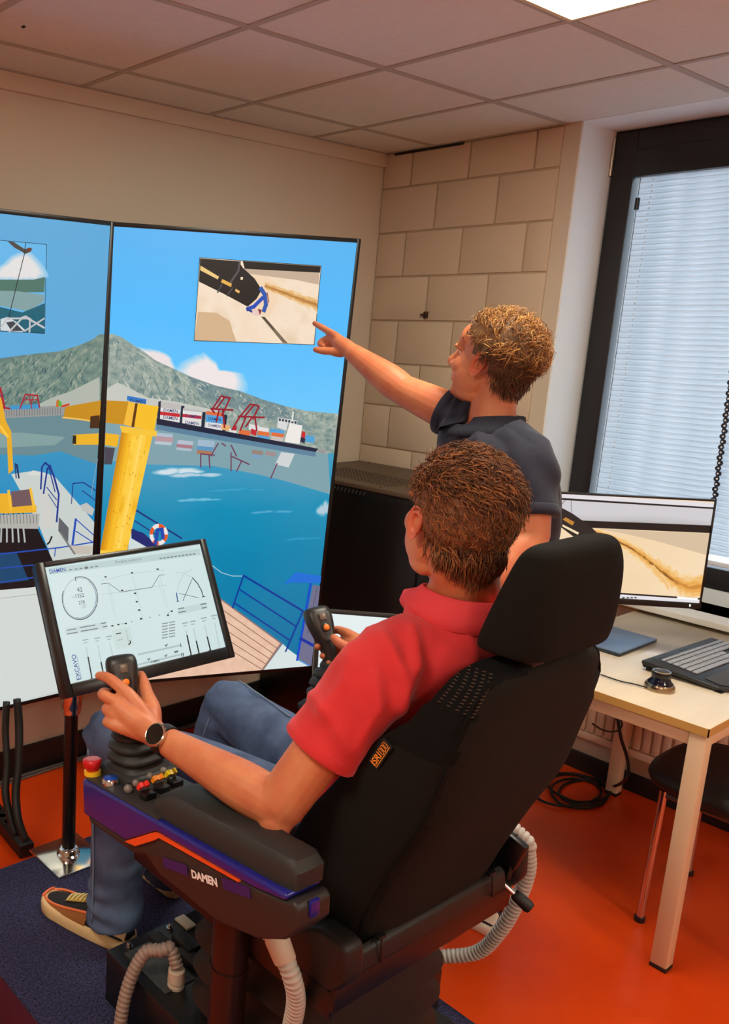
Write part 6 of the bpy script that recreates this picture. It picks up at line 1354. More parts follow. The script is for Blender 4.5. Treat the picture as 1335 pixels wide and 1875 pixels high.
G().add(bx((-2.25,-1.42,.305),(-2.22,-1.37,.312),.002)).build('pale_tab',M('pale_tab',(216,214,196),.5),bxo,auto=40)
# post carrying the left console
post_m=M('maroon_post',(34,13,10),.35)
# joystick
jm=M('joystick_black',(32,31,30),.42,bump=.06,bscale=900); jplate=M('joystick_plate',(60,57,55),.4); rub=M('boot_rubber',(34,34,36),.6)
def joystick(base,p0,p1,facing,parent):
    base,p0,p1=V(base),V(p0),V(p1); nrm=V((0,-.1145,1)); nrm/=np.linalg.norm(nrm); nrm=V((0,0.114,1)); nrm/=np.linalg.norm(nrm)
    g=G(); vs=[]
    Ub=V((1,0,0)); Wb=np.cross(nrm,Ub)
    rr=[sring(base+nrm*0,.066,.066,Ub,Wb,40,8),sring(base+nrm*.012,.066,.066,Ub,Wb,40,8),sring(base+nrm*.018,.060,.060,Ub,Wb,40,7)]
    g.add(loft(rr)); fl=g.build('boot_flange',rub,parent,auto=50)
    A0=p0-base; L0=np.linalg.norm(A0); rr=[]
    prof=[(.0,.060),(.07,.060),(.12,.049),(.17,.050),(.22,.058),(.30,.057),(.35,.044),(.40,.046),(.45,.053),(.53,.051),(.58,.037),(.63,.039),(.68,.045),(.75,.041),(.80,.027),(.88,.028),(1.0,.019)]
    g=G()
    for t,r in prof:
        c=base+nrm*(.014)+(A0-nrm*.014)*t; rr.append(sring(c,r,r,Ub,Wb,32,2.0+1.4*(1-t)**2))
    g.add(loft(rr)); g.build('joystick_boot',rub,parent)
    A=p1-p0; L=np.linalg.norm(A); A=A/L; F=V(facing); F=F-A*(F@A); F/=np.linalg.norm(F); Wd=np.cross(A,F)
    st=[(-.06,.016,.016,0),(0,.0165,.017,0),(.22,.019,.020,.002),(.42,.0255,.024,.004),(.62,.0315,.026,.004),(.80,.0345,.026,.003),(.92,.033,.024,.001),(.98,.028,.018,-.001),(1.0,.018,.010,-.002)]
    g=G(); rr=[]
    for t,wd,dp,sh in catmull(st,3): rr.append(sring(p0+A*L*t+F*sh,wd,dp,Wd,F,32,2.8))
    g.add(loft(rr)); kn=g.build('joystick_grip',jm,parent)
    # face plate with rocker and orange button
    fp=lambda a,b,h: p0+A*L*b+Wd*a+F*h
    g=G(); pol=[(-.022,.86),(.022,.86),(.0235,.80),(.016,.38),(.008,.30),(-.008,.30),(-.016,.38),(-.0235,.80)]
    hgt=lambda a,b: .0265 if b>.5 else .0235
    vs=[fp(a,b,.020) for a,b in pol]+[fp(a*.94,.58+(b-.58)*.96,(.0305 if b>.5 else .027)) for a,b in pol]; n=len(pol)
    g.add((vs,[tuple(range(n-1,-1,-1)),tuple(range(n,2*n))]+[(i,(i+1)%n,(i+1)%n+n,i+n) for i in range(n)])); me=g.mesh('face_plate',jplate); bevel_mesh(me,.0015,2); link('face_plate',me,parent)
    Rf=np.stack([Wd,A,F],1)
    g=G(); g.add(box(fp(0,.77,.031),(.017,.018,.008),Rf@rotx(.18),.002)); g.build('rocker_switch',M('rocker_grey',(122,112,100),.3,.3),parent,auto=40)
    g=G(); g.add(lathe([(.0105,0),(.0105,.004),(.008,.005)],fp(0,.555,.0285),F,20)); g.build('button_ring',M('black_plastic_gloss',(16,16,17),.3),parent,auto=40)
    g=G(); g.add(lathe([(.0078,0),(.0078,.006),(.006,.0075),(.0001,.008)],fp(0,.555,.0305),F,20)); g.build('orange_button',M('orange_button',(240,124,26),.4),parent)
blue=M('console_blue',(28,28,124),.28,coat=.3); dark=M('console_dark',(40,34,33),.5,bump=.1,bscale=700); deck=M('console_deck',(44,42,42),.5,bump=.1,bscale=600); padm=M('armrest_pad',(37,36,35),.6,bump=.12,bscale=500)
def topz(y): return .830+(-1.444-y)*.1145
def console(side):
    # side=-1: left of the sitter (x as given); +1: mirrored
    fx=(lambda x:x) if side<0 else (lambda x:2*xc-x)
    dirx=1 if side<0 else -1
    def taper(me):
        for q in me.vertices:
            t=min(1,max(0,(-1.62-q.co.y)/.30)); d=(q.co.x-fx(-2.592))*dirx
            q.co.x=fx(-2.592)+dirx*d*(1-.50*t)
            if side>0 and q.co.y<-1.62: q.co.y=-1.62+(q.co.y+1.62)*.45
        return me
    up_=[(-1.444,.828),(-2.036,.8978),(-2.034,.885),(-1.958,.867),(-1.700,.836),(-1.603,.7656),(-1.452,.7506)]
    g=G(); g.add(prism(up_,(fx(-2.592),0,0),(0,1,0),(0,0,1),(dirx,0,0),.165)); me=taper(g.mesh('armrest_console',blue)); bevel_mesh(me,.006,3); con=link('armrest_console',me,seat)
    lo_=[(-1.460,.752),(-1.603,.767),(-1.700,.837),(-1.958,.868),(-2.030,.884),(-2.048,.893),(-2.060,.885),(-2.062,.850),(-2.035,.815),(-1.9787,.7805),(-1.8786,.7513),(-1.7145,.7494),(-1.665,.7664),(-1.626,.748),(-1.47,.738)]
    g=G(); g.add(prism(lo_,(fx(-2.588),0,0),(0,1,0),(0,0,1),(dirx,0,0),.157)); me=taper(g.mesh('lower_shell',dark)); bevel_mesh(me,.007,3); link('lower_shell',me,con)
    # orange accent
    ac=[(-1.606,.7655),(-1.700,.8365),(-1.945,.8655),(-1.945,.8628),(-1.704,.826),(-1.668,.797),(-1.66,.787)]
    ac=[(-1.604,.7658),(-1.690,.829),(-1.703,.8362),(-1.93,.8638),(-1.93,.8608),(-1.712,.8300),(-1.696,.816),(-1.640,.7745)]
    g=G(); g.add(prism(ac,(fx(-2.5935),0,0),(0,1,0),(0,0,1),(dirx,0,0),.008)); g.build('orange_accent',M('accent_orange',(236,84,30),.4),con,smooth=False)
    # deck
    dk_=[(-2.587,-1.452),(-2.432,-1.452),(-2.432,-1.70),(-2.587,-1.70)]
    nrm=V((0,.1137,.9935)); e_y=V((0,-.9935,.1137))
    def dp(x,y,h=0): return V((fx(x),y,topz(y)+h))
    g=G(); vs=[dp(a,b,-.004) for a,b in dk_]+[dp(a,b,.003) for a,b in dk_]; g.add((vs,[(3,2,1,0),(4,5,6,7),(0,1,5,4),(1,2,6,5),(2,3,7,6),(3,0,4,7)])); me=g.mesh('control_deck',deck); bevel_mesh(me,.002,2); link('control_deck',me,con)
    # pad
    pd=[(-2.578,-1.655),(-2.445,-1.655),(-2.455,-2.046),(-2.578,-2.046)]
    g=G(); vs=[]
    for h,ins,fr in ((.0,.0,0),(.030,.0,0),(.046,.012,.012),(.049,.02,.02)):
        cxp,cyp=-2.5135,-1.85
        ringp=[]
        for p in sring((cxp,cyp,0),.0655-ins*.8,.190-ins,n=40,e=9):
            tt=min(1,max(0,(-1.66-p[1])/.3)); p[0]=-2.579+(p[0]+2.579)*(.95-.36*tt)
            if side>0 and p[1]<-1.62: p[1]=-1.62+(p[1]+1.62)*.45
            q=dp(p[0],p[1],h-(.012 if p[1]>cyp+.15 and h>.02 else 0)); ringp.append(q)
        vs.append(ringp)
    g.add(loft(vs)); g.build('armrest_pad',padm,con,auto=35)
    joystick(dp(-2.484,-1.4795-.02,.003),*( ((-2.4927,-1.4723,0.9501),(-2.4792,-1.4104,1.0742),(-.42,-.78,.46)) if side<0 else ((-1.88,-1.4915,0.9717),(-1.8712,-1.4173,1.086),(-.38,-.72,.58)) ),parent=con)
    if side<0:
        q=V((-2.5663,-1.4466,0.84)); q[2]=topz(q[1])+.003
        g=G(); g.add(lathe([(.0185,0),(.0185,.009)],q,nrm,24)); g.build('emergency_collar',M('signal_yellow',(240,190,30),.4),con,auto=40)
        g=G(); g.add(lathe([(.0135,.008),(.0150,.012),(.0195,.020),(.0205,.028),(.0195,.033),(.015,.0345),(.006,.034),(.0001,.0345)],q,nrm,28)); g.build('emergency_button',M('signal_red',(196,24,30),.3),con)
        q=V((-2.5656,-1.513,0.84)); q[2]=topz(q[1])+.003
        g=G(); g.add(lathe([(.0185,0),(.0185,.006),(.017,.011),(.0150,.013)],q,nrm,24)); g.build('button_bezel',chrome,con,auto=40)
        g=G(); g.add(lathe([(.0155,.010),(.0150,.0145),(.0001,.0155)],q,nrm,24)); g.build('blue_button',M('button_blue',(24,70,170),.3),con)
        q=V((-2.5629,-1.5712,0.842)); q[2]=topz(q[1])+.003
        g=G(); g.add(ell(q+nrm*.008,(.0095,.0095,.0095),None,16,10)); g.build('round_knob',M('knob_grey',(120,112,106),.4),con)
        for (u,col) in ((0,(226,48,34)),(1,(238,140,30)),(2,(236,206,30))):
            q=V([(-2.5481,-1.6121,0.845),(-2.5055,-1.6038,0.845),(-2.4676,-1.5993,0.845)][u]); q[2]=topz(q[1])+.003
            g=G(); g.add(box(q+V((0,-.004,.006)),(.028,.024,.016),None,.003)); g.build('lever_base',M('black_plastic_gloss',(16,16,17),.3),con,auto=40)
            g=G(); c0_=q+V((0,.006,.020)); vs,fs=prism([(-.014,-.008),(-.006,-.008),(-.004,-.002),(.004,-.002),(.006,-.008),(.014,-.008),(.012,.004),(.006,.007),(.003,.002),(-.003,.002),(-.006,.007),(-.012,.004)],c0_,(1,0,0),(0,-.6,.8),(0,.8,.6),.010); g.add((vs,fs)); g.build('lever_guard',M('guard_%d'%u,col,.4),con,smooth=False)
            g=G(); g.add(tube([q+V((-.006,.012,.008)),q+V((-.011,.020,.022))],[.003,.0035],8)); g.add(ell(q+V((-.012,.021,.025)),(.0075,.0075,.0075),None,14,8)); g.build('toggle',M('knob_grey',(120,112,106),.4),con)
        # maker's name on the shell
        P0_,P1_=V((-2.5908,-1.8088,0.8045)),V((-2.5908,-1.8768,0.8249)); U_=(P1_-P0_)/np.linalg.norm(P1_-P0_); N_=V((-1,0,0)); W_2=np.cross(N_,U_); W_2=W_2 if W_2[2]>0 else -W_2
        g=G(); g.add(text_mesh('DAMEN',P0_-W_2*.004+N_*.0004,U_,W_2,N_,height=.0155,width=float(np.linalg.norm(P1_-P0_)),bold=.045)); g.build('lettering',M('letter_white',(236,232,228),.5),con,smooth=False)
        for a,b in ((-.085,-.012),(.085,.155)):
            g=G()
            c=[P0_+U_*a+W_2*.016,P0_+U_*b+W_2*.016,P0_+U_*b-W_2*.004,P0_+U_*a-W_2*.004]; g.add(([q_+N_*.0003 for q_ in c],[(0,1,2,3)])); g.build('blue_flash',M('flash_blue',(44,26,96),.45),con,smooth=False)
    else:
        for (x_,y_) in ((-2.56,-1.56),(-2.50,-1.60)):
            g=G(); g.add(lathe([(.0135,0),(.0135,.008),(.011,.013),(.0001,.014)],dp(x_,y_,.003),nrm,20)); g.build('push_button',M('knob_grey',(120,112,106),.4),con)
    # little blue lock clip at the rear end
    if side<0: g=G(); g.add(bx((fx(-2.555)-.010,-2.0655,.862),(fx(-2.555)+.010,-2.058,.892),.002)); g.build('rear_clip',blue,con,auto=40)
    g=G(); xs=fx(-2.475); g.add(tube([(xs,-1.80,.30),(xs,-1.80,.76)],.036,20)); g.add(tube([(xs,-1.80,.56),(xs,-1.80,.566)],.0385,20)); g.build('support_post',post_m,seat,auto=40)
    g=G(); g.add(bx((xs-.05,-1.86,PZ),(xs+.05,-1.74,.305),.003)); g.build('post_foot',mt,seat,auto=40)
console(-1); console(1)
# corrugated hoses with pale screw fittings
hose_m=M('hose_grey',(150,128,116),.45); hose_l=M('hose_pale',(186,178,170),.45); fit_m=M('fitting_cream',(196,176,156),.5)
def hose(name,pts,r,mat,pitch=.0110):
    Q_=[V((q[0],q[1],max(q[2],PZ+r))) if q[0]<-1.765+r else q for q in catmull(pts,24)]; d=[0]
    for a,b in zip(Q_[:-1],Q_[1:]): d.append(d[-1]+np.linalg.norm(b-a))
    n=int(d[-1]/(pitch/4)); P_=[];R_=[]
    for k in range(n+1):
        s=d[-1]*k/n; i=min(max(np.searchsorted(d,s)-1,0),len(Q_)-2); t=(s-d[i])/(d[i+1]-d[i]+1e-9); P_.append(Q_[i]+(Q_[i+1]-Q_[i])*t)
        R_.append(r*(1.0,.98,.74,.98)[k%4])
    g=G(); g.add(tube(P_,R_,14)); return g.build(name,mat,seat)
fb=V((-2.392,-1.551,.305))
h1=hose('corrugated_hose',[fb+V((0,0,.05)),fb+V((-.004,.02,.085)),(-2.415,-1.522,0.3881),(-2.44,-1.4941,0.3736),(-2.47,-1.4834,0.3156),(-2.495,-1.4879,0.2442),(-2.505,-1.4966,0.1832),(-2.51,-1.5141,0.0679)],.0155,hose_m)
g=G(); g.add(lathe([(.020,0),(.020,.008),(.0165,.009),(.0165,.014),(.0205,.015),(.0195,.042),(.0175,.045)],fb,(0,0,1),12)); g.build('hose_fitting',fit_m,h1,auto=30)
c0_=V((-2.52,-1.9471,0.7536)); c1_=V((-2.52,-1.9783,0.7146)); ax=(c1_-c0_); al=np.linalg.norm(ax); ax/=al
h2=hose('corrugated_hose',[c1_-ax*.01,(-2.51,-1.99,0.6803),(-2.49,-1.9854,0.6241),(-2.47,-1.9636,0.5422),(-2.45,-1.9291,0.4232)],.0175,hose_l)
g=G(); g.add(lathe([(.024,-.012),(.024,.010),(.0215,.012),(.0225,.018),(.0205,.052),(.019,.056)],c0_,ax,14)); g.build('hose_fitting',fit_m,h2,auto=30)
hose('corrugated_hose',[(-1.835,-1.775,.775),(-1.80,-1.86,.745),(-1.755,-1.9696,0.6854),(-1.745,-1.9814,0.6503),(-1.735,-1.9819,0.5923),(-1.735,-1.9653,0.506),(-1.735,-1.9357,0.4165),(-1.735,-1.8831,0.3238),(-1.80,-1.79,.275),(-1.93,-1.74,.245),(-1.96,-1.73,.245)],.017,hose_l)

# ------------------------------------------------------------------ people
skin=M('skin_tanned',(206,128,86),.5,namt=.14,nscale=22,bump=.05,bscale=260,col2=(196,108,72)); skin.node_tree.nodes['Principled BSDF'].inputs['Subsurface Weight'].default_value=.0
def head_shapes(g,Hc,R,jaw=1.0):
    P=lambda x,y,z: V(Hc)+R@V((x,y,z))
    E_=lambda x,y,z,a,b,c: g.add(ell(P(x,y,z),(a,b,c),R,24,14))
    E_(0,-.014,.030,.077,.098,.088); E_(0,.026,-.030,.065,.070,.092); E_(0,.036,-.088,.048,.052,.032); E_(0,.076,-.108,.023,.019,.019)
    E_(0,.070,.045,.052,.030,.045)
    for s in (-1,1):
        E_(s*.041,.058,-.026,.022,.028,.026); E_(s*.051,.022,-.050,.017,.046,.042); E_(s*.047,.014,-.086,.015,.036,.020); E_(s*.031,.076,.0165,.0165,.0115,.008); E_(s*.031,.074,-.003,.0155,.0115,.006); E_(s*.030,.086,.022,.024,.010,.009)
        # ear: lobe plate, rim and tragus
        E_(s*.074,-.004,-.004,.008,.012,.022)
    g.add(tube([P(0,.092,.020),P(0,.104,-.004),P(0,.117,-.026)],[.008,.0095,.013],12,3,round_end=True))
    for s in (-1,1): E_(s*.013,.100,-.032,.010,.012,.008)
    g.add(tube([P(-.024,.085,-.060),P(0,.098,-.057),P(.024,.085,-.060)],[.004,.0065,.004],10,3,round_end=True))
    g.add(tube([P(-.022,.083,-.069),P(0,.096,-.070),P(.022,.083,-.069)],[.004,.0075,.004],10,3,round_end=True))
def face_parts(Hc,R,body,iris=(70,100,130),brow=(120,80,46)):
    P=lambda x,y,z: V(Hc)+R@V((x,y,z))
    for s in (-1,1):
        # ear: cupped shell with rolled rim, antihelix ridge and lobe
        rows=[]; n=36; out=V((s*math.cos(.42),-math.sin(.42),0)); fw=V((s*math.sin(.42)*s*s,math.cos(.42),0))*V((s,1,1)) if False else V((s*math.sin(.42),math.cos(.42),0))
        fw=V((math.sin(.42)*s,math.cos(.42),0)); up3=V((0,-.16,.99)); ctr=V((s*.0805,-.010,-.002))
        for rr,hh in ((.02,-.004),(.22,-.005),(.42,-.002),(.56,.0045),(.66,.0055),(.76,.002),(.86,.002),(.94,.0065),(1.0,.0065),(1.03,.003),(1.0,-.001),(.8,-.006),(.4,-.012),(.05,-.013)):
            row=[]
            for k in range(n):
                a=2*math.pi*k/n; ca,sa=math.cos(a),math.sin(a)
                wy=.0165*(1+.22*max(0,sa))*(1-.25*max(0,-sa)); wz=.0315
                h_=hh
                if sa<-.62 and hh>0: h_=min(hh,.003)
                if ca>.55 and hh>.003: h_=hh*.35
                q=ctr+fw*wy*ca*rr+up3*wz*sa*rr+out*(h_+.006*(.5-.5*ca)*rr)
                row.append(P(*q))
            rows.append(row)
        eg=G(); eg.add(loft(rows)); eg.build('ear',M('skin_ear',(206,112,84),.5),body)
        e=G(); e.add(ell(P(s*.031,.0718,.008),(.0105,.0105,.0105),R,16,10),0); e.add(ell(P(s*.031,.0808,.008),(.0055,.003,.0055),R,12,8),1); e.build('eye',[M('eye_white',(226,220,212),.25),M('iris',iris,.2)],body)
        b=G(); b.add(tube([P(s*.014,.096,.026),P(s*.032,.094,.032),P(s*.050,.080,.026)],[.003,.0042,.002],8,3,flat=.6,round_end=True)); b.build('eyebrow',M('brow_%d'%brow[0],brow,.8),body)
def digit(g,pts,r,n=12): g.add(tube(pts,r,n,4,round_end=True))
def hair_locks(name,Hc,R,parent,mats,count,keep,flow,length,width,lift,curl=0,turns=1.6,seed=1,capoff=.006,segs=7,seg3=4,nape=0):
    rg=random.Random(seed); g=G(); P=lambda q: V(Hc)+R@V(q)
    # scalp cap
    nu,nv=48,30; vs=[];ids={};fs=[]
    c0=V((0,-.014,.030)); rad=V((.077,.098,.088))
    for i in range(nv+1):
        for k in range(nu):
            th=math.pi*i/nv; a=2*math.pi*k/nu; d=V((math.sin(th)*math.cos(a),math.sin(th)*math.sin(a),math.cos(th)))
            ids[(i,k)]=len(vs); vs.append(d)
    kept=[];used={}
    for i in range(nv):
        for k in range(nu):
            q=[(i,k),(i+1,k),(i+1,(k+1)%nu),(i,(k+1)%nu)]
            dc=sum(vs[ids[w]] for w in q)/4; dc=dc/np.linalg.norm(dc)
            if keep(dc)>0: kept.append([ids[w] for w in q])
    V2=[P(c0+d*(rad+capoff)) for d in vs]
    g.add((V2,kept),0)
    n=0; tries=0
    while n<count and tries<count*30:
        tries+=1
        d=V((rg.gauss(0,1),rg.gauss(0,1),rg.gauss(0,1))); d/=np.linalg.norm(d)
        kk=keep(d)
        if kk<=0: continue
        n+=1
        base=c0+d*(rad+.001); nr=d/rad; nr/=np.linalg.norm(nr); fl=V(flow(d)); fl=fl-nr*(fl@nr)*(1 if d[2]>-.42 else .15); fl/=np.linalg.norm(fl)+1e-9
        sd=np.cross(nr,fl); L=length(d)*rg.uniform(.7,1.25); lf=lift(d)*rg.uniform(.6,1.4); ph=rg.uniform(0,6.28); tw=rg.uniform(.75,1.25)*turns; sw=rg.gauss(0,.45)
        fl2=fl*math.cos(sw)+sd*math.sin(sw); sd2=np.cross(nr,fl2); pts=[];rs=[]
        sgn=rg.choice((-1,1))
        for s in range(segs+1):
            t=s/segs
            q=base+fl2*L*t+nr*(lf*math.sin(min(t*1.5,1.57))*1.0-L*L*t*t*3.2*(1 if not curl else .6)+.003)
            if curl:
                a=ph+tw*6.28*t; q=q+(sd2*math.cos(a)*sgn+nr*math.sin(a))*curl*min(1,t*2.2)
            else: q=q+sd2*math.sin(ph+t*4)*.0035
            # never dive into the skull
            e=(q-c0)/(rad+.002); le=np.linalg.norm(e)
            if le<1: q=c0+(q-c0)/le
            pts.append(P(q)); rs.append(width*(1-.75*t)*rg.uniform(.8,1.1) if s else width*.8)
        g.add(tube(pts,rs,seg3,1,flat=.55),rg.choice(range(len(mats))))
    for k in range(nape):
        a=rg.uniform(-1.25,1.25); z0=rg.uniform(-.086+.034*abs(a),-.036); rn=.0575+.010*min(1,max(0,(z0+.066)/.03))
        b0=V((rn*math.sin(a),-.028-rn*math.cos(a),z0)); L=rg.uniform(.014,.026); sx=rg.gauss(0,.35); pts=[];rs=[]
        for s in range(5):
            t=s/4; pts.append(P(b0+V((math.sin(a)*.004*math.sin(t*2.5)+sx*L*t*.5*math.cos(a),-.005*math.sin(t*2.2)-.002,-L*t)))); rs.append(width*(1-.8*t))
        g.add(tube(pts,rs,seg3,1,flat=.55),rg.choice(range(len(mats))))
    return g.build(name,mats,parent)
# ---------------- the seated operator
op=thing('person','man in red polo shirt and jeans, seated, left hand on joystick','person',(xc,-1.75,.683))
az=math.radians(27); Rh=rotz(-az)@rotx(math.radians(7)); HC=V((-2.202,-2.0108,1.4642))
NB=V((-2.1805,-2.0254,1.3338))
Lsh,Lel,Lwr=V((-2.3527,-1.9903,1.2139)),V((-2.482,-1.9044,0.9544)),V((-2.496,-1.5826,0.9562))
Rsh,Rel,Rwr=V((-2.0002,-1.9948,1.2139)),V((-1.842,-1.9225,0.9653)),V((-1.8495,-1.6047,1.0186))
g=G()
head_shapes(g,HC,Rh)
nk=HC+Rh@V((0,-.030,-.055))
g.add(tube([HC+Rh@V((0,-.025,.0)),nk,(nk+NB)/2+V((0,-.004,0)),NB,NB-V((0,.0,.05))],[.055,.056,.057,.064,.085],20,4))
# trunk (under the clothes)
def trunk(g,st,n=32):
    g.add(loft([sring(c,rx,ry,(1,0,0) if len(q)<4 else q[3],(0,.97,.24) if len(q)<5 else q[4],n,2.3) for q in catmull_st(st) for c,rx,ry in [q[:3]]]))
def catmull_st(st,sub=4):
    Q_=catmull([tuple(c)+(rx,ry) for c,rx,ry in st],sub); return [(q[:3],q[3],q[4]) for q in Q_]
tr=[((-2.1765,-1.7959,0.7664),.150,.105),((-2.1765,-1.8592,0.8929),.140,.095),((-2.1765,-1.9315,1.0737),.155,.10),((-2.1765,-1.9948,1.1913),.160,.085),((-2.1765,-2.031,1.2545),.11,.065),((-2.181,-2.04,1.2862),.06,.055)]
trunk(g,tr)
# arms
for sh,el,wr in ((Lsh,Lel,Lwr),(Rsh,Rel,Rwr)):
    up=(sh+el)/2; fo=el+(wr-el)*.28
    g.add(tube([sh+V((.04 if sh is Lsh else -.04,-.0,.0)),sh,up,el+(sh-el)*.12,el],[.040,.046,.046,.045,.043],18,4,round_end=True))
    g.add(tube([el,fo,el+(wr-el)*.65,wr],[.043,.046,.036,.0275],18,4,ref=(0,0,1),flat=1.0,round_end=True))
g.add(ell(Lel+(Lel-Lsh)*.06+V((-.004,-.012,-.006)),(.030,.030,.030)))
# left hand
I_,Mi,Ri,Pi=[V(q) for q in ((-2.5249,-1.5025,1.0306),(-2.544,-1.499,1.012),(-2.5559,-1.5013,0.9915),(-2.5639,-1.5118,0.9722))]
Lm=Lwr+((I_+Mi+Ri+Pi)/4-Lwr)*.5
for k,(mc_,r0,r1) in enumerate(((I_,.0195,.0145),(Mi,.020,.0145),(Ri,.0195,.014),(Pi,.0175,.0125))): g.add(tube([Lwr+(mc_-Lwr)*.02+V((0,0,0)),Lwr+(mc_-Lwr)*.55,mc_],[.021,r0,r1],12,4,round_end=True))
g.add(tube([Lwr,Lm,(I_+Pi)/2],[.027,.029,.020],14,4,round_end=True))
digit(g,[I_,(-2.5326,-1.4593,1.0435),(-2.5341,-1.4352,1.044),(-2.5346,-1.4133,1.0389)],[.0135,.0125,.0112,.0092])
digit(g,[Mi,(-2.5543,-1.4618,1.0162),(-2.5314,-1.4351,1.0074),(-2.5028,-1.4255,0.9925)],[.0135,.0125,.0112,.0095])
digit(g,[Ri,(-2.5539,-1.4747,0.9892),(-2.5338,-1.4522,0.9783),(-2.5102,-1.4498,0.9656)],[.013,.012,.0105,.009])
digit(g,[Pi,(-2.5636,-1.4898,0.9694),(-2.5428,-1.4684,0.9559),(-2.5222,-1.4637,0.9439)],[.0115,.0105,.0095,.008])
digit(g,[Lwr+(I_-Lwr)*.25,(-2.4798,-1.5335,0.9931),(-2.4643,-1.495,1.0094),(-2.4495,-1.4632,1.0195),(-2.4405,-1.4388,1.0292)],[.021,.019,.0145,.013,.0105])
# right hand
I_,Mi,Ri,Pi=[V(q) for q in ((-1.8356,-1.4961,1.036),(-1.8374,-1.5095,1.023),(-1.8428,-1.521,1.0074),(-1.8505,-1.5311,0.9905))]
for mc_ in (I_,Mi,Ri,Pi): g.add(tube([Rwr,Rwr+(mc_-Rwr)*.55,mc_],[.020,.0165,.0122],12,4,round_end=True))
g.add(tube([Rwr,(Rwr+Mi)/2,(I_+Pi)/2],[.024,.025,.018],14,4,round_end=True))
digit(g,[I_,(-1.8277,-1.4576,1.0302),(-1.8491,-1.4447,1.0198),(-1.8725,-1.4514,1.0158)],[.0115,.0105,.009,.008])
digit(g,[Mi,(-1.8284,-1.4652,0.9987),(-1.8613,-1.4551,0.9885),(-1.9049,-1.4657,1.0016)],[.0115,.0105,.0095,.009])
digit(g,[Ri,(-1.8327,-1.4779,0.9814),(-1.861,-1.4711,0.9715),(-1.8993,-1.4808,0.9807)],[.0115,.0105,.0095,.009])
digit(g,[Pi,(-1.8367,-1.49,0.9671),(-1.8671,-1.492,0.962),(-1.8953,-1.4983,0.9684)],[.010,.009,.008,.0075])
digit(g,[Rwr+(I_-Rwr)*.3,(-1.8755,-1.5628,1.0185),(-1.8839,-1.5389,1.0209),(-1.8903,-1.5214,1.0265),(-1.8957,-1.5092,1.0365)],[.018,.0155,.0135,.0125,.0105])
# legs inside the jeans
Lhip,Lkn,Lan=V((-2.2623,-1.7236,0.7754)),V((-2.3301,-1.1902,0.7528)),V((-2.3166,-1.2083,0.2466))
Rhip,Rkn,Ran=V((-2.0861,-1.7236,0.7754)),V((-2.0183,-1.2897,0.798)),V((-2.0815,-1.1179,0.2466))
for h,k_,a_ in ((Lhip,Lkn,Lan),(Rhip,Rkn,Ran)): g.add(tube([h,(h+k_)/2,k_],[.07,.06,.045],14,3,round_end=True)); g.add(tube([k_,k_+(a_-k_)*.3,a_],[.042,.045,.034],14,3,round_end=True))
body=voxel(g,'body',.0032,skin,3,op)
face_parts(HC,Rh,body)
nails=M('nail',(226,160,130),.3)
# shirt
red=M('red_pique',(216,46,50),.85,bump=.25,bscale=700,namt=.06,nscale=14,col2=(206,40,44),sheen=.15)
g=G()
tr=[((-2.1765,-1.7778,0.7528),.172,.125),((-2.1765,-1.823,0.8387),.158,.122),((-2.1765,-1.8954,0.9833),.158,.116),((-2.1765,-1.9541,1.1189),.172,.116),((-2.1765,-1.9993,1.2003),.182,.102),((-2.1783,-2.0292,1.2545),.150,.086),(tuple(NB+V((0,.002,-.038))),.098,.082),(tuple(NB+V((0,.0,-.012))),.070,.066)]
trunk(g,tr,40)
for sh,el,sx in ((Lsh,Lel,1),(Rsh,Rel,-1)):
    a=el-sh; g.add(tube([sh+V((sx*.085,-.012,.02)),sh+V((sx*.03,-.004,.004)),sh+a*.12,sh+a*.40,sh+a*.58],[.072,.073,.068,.066,.067],26,4))
FOLD=[((-2.2907,-1.9937,1.277),(-2.32,-2.03,1.23),(-2.3818,-2.0657,1.1819)),((-2.354,-1.9941,1.2737),(-2.3583,-2.0374,1.2259),(-2.3953,-2.0812,1.1722)),((-2.4189,-1.9941,1.2666),(-2.4634,-2.0197,1.2183),(-2.5395,-2.0434,1.1759)),((-2.5365,-2.0116,1.2196),(-2.5222,-2.043,1.1824),(-2.5053,-2.0812,1.1262)),((-2.2292,-2.0061,1.3151),(-2.206,-2.0335,1.274),(-2.1987,-2.0506,1.2277)),((-2.4122,-2.0323,1.2259),(-2.4314,-2.063,1.185),(-2.4857,-2.0825,1.1324))]
FAMP=(.011,.010,.007,.007,.006,.007)
def folds(co,no):
    out=np.empty(len(co))
    for i,c in enumerate(co):
        v=Vector(c); d=math.sin((c[2]*1.0+c[0]*.7)*46+4*noise.noise(v*5))*noise.noise(v*7+Vector((3,1,2)))
        w=v+Vector((.3,.1,.2)); cr=max(0,1-abs(noise.noise(Vector((w.x*7+w.z*3,w.y*7-w.z*2,w.z*2.6-w.x*3))))*5); out[i]=.011*d+.010*cr*(.5+noise.noise(v*4))+.003*noise.noise(v*11)
    return out
def folds_red(co,no):
    out=np.maximum(folds(co,no)*.6,-.004); dv=V((.64,.70,-.32)); dv/=np.linalg.norm(dv)
    for pl_,am in zip(FOLD,FAMP):
        for a,b in zip(pl_[:-1],pl_[1:]):
            a,b=V(a),V(b); a2=a-dv*(a@dv); b2=b-dv*(b@dv); c2=co-np.outer(co@dv,dv); ab=b2-a2; t=np.clip(((c2-a2)@ab)/(ab@ab),0,1)
            d=np.linalg.norm(c2-(a2+t[:,None]*ab),axis=1); face=(no@dv)<.1
            out+=am*np.exp(-(d/.011)**2)*face*(.6+.4*np.sin(np.pi*t)); out-=.15*am*np.exp(-((d-.022)/.012)**2)*face*.5
    return out
shirt=voxel(g,'polo_shirt',.005,red,5,op,disp=folds_red)
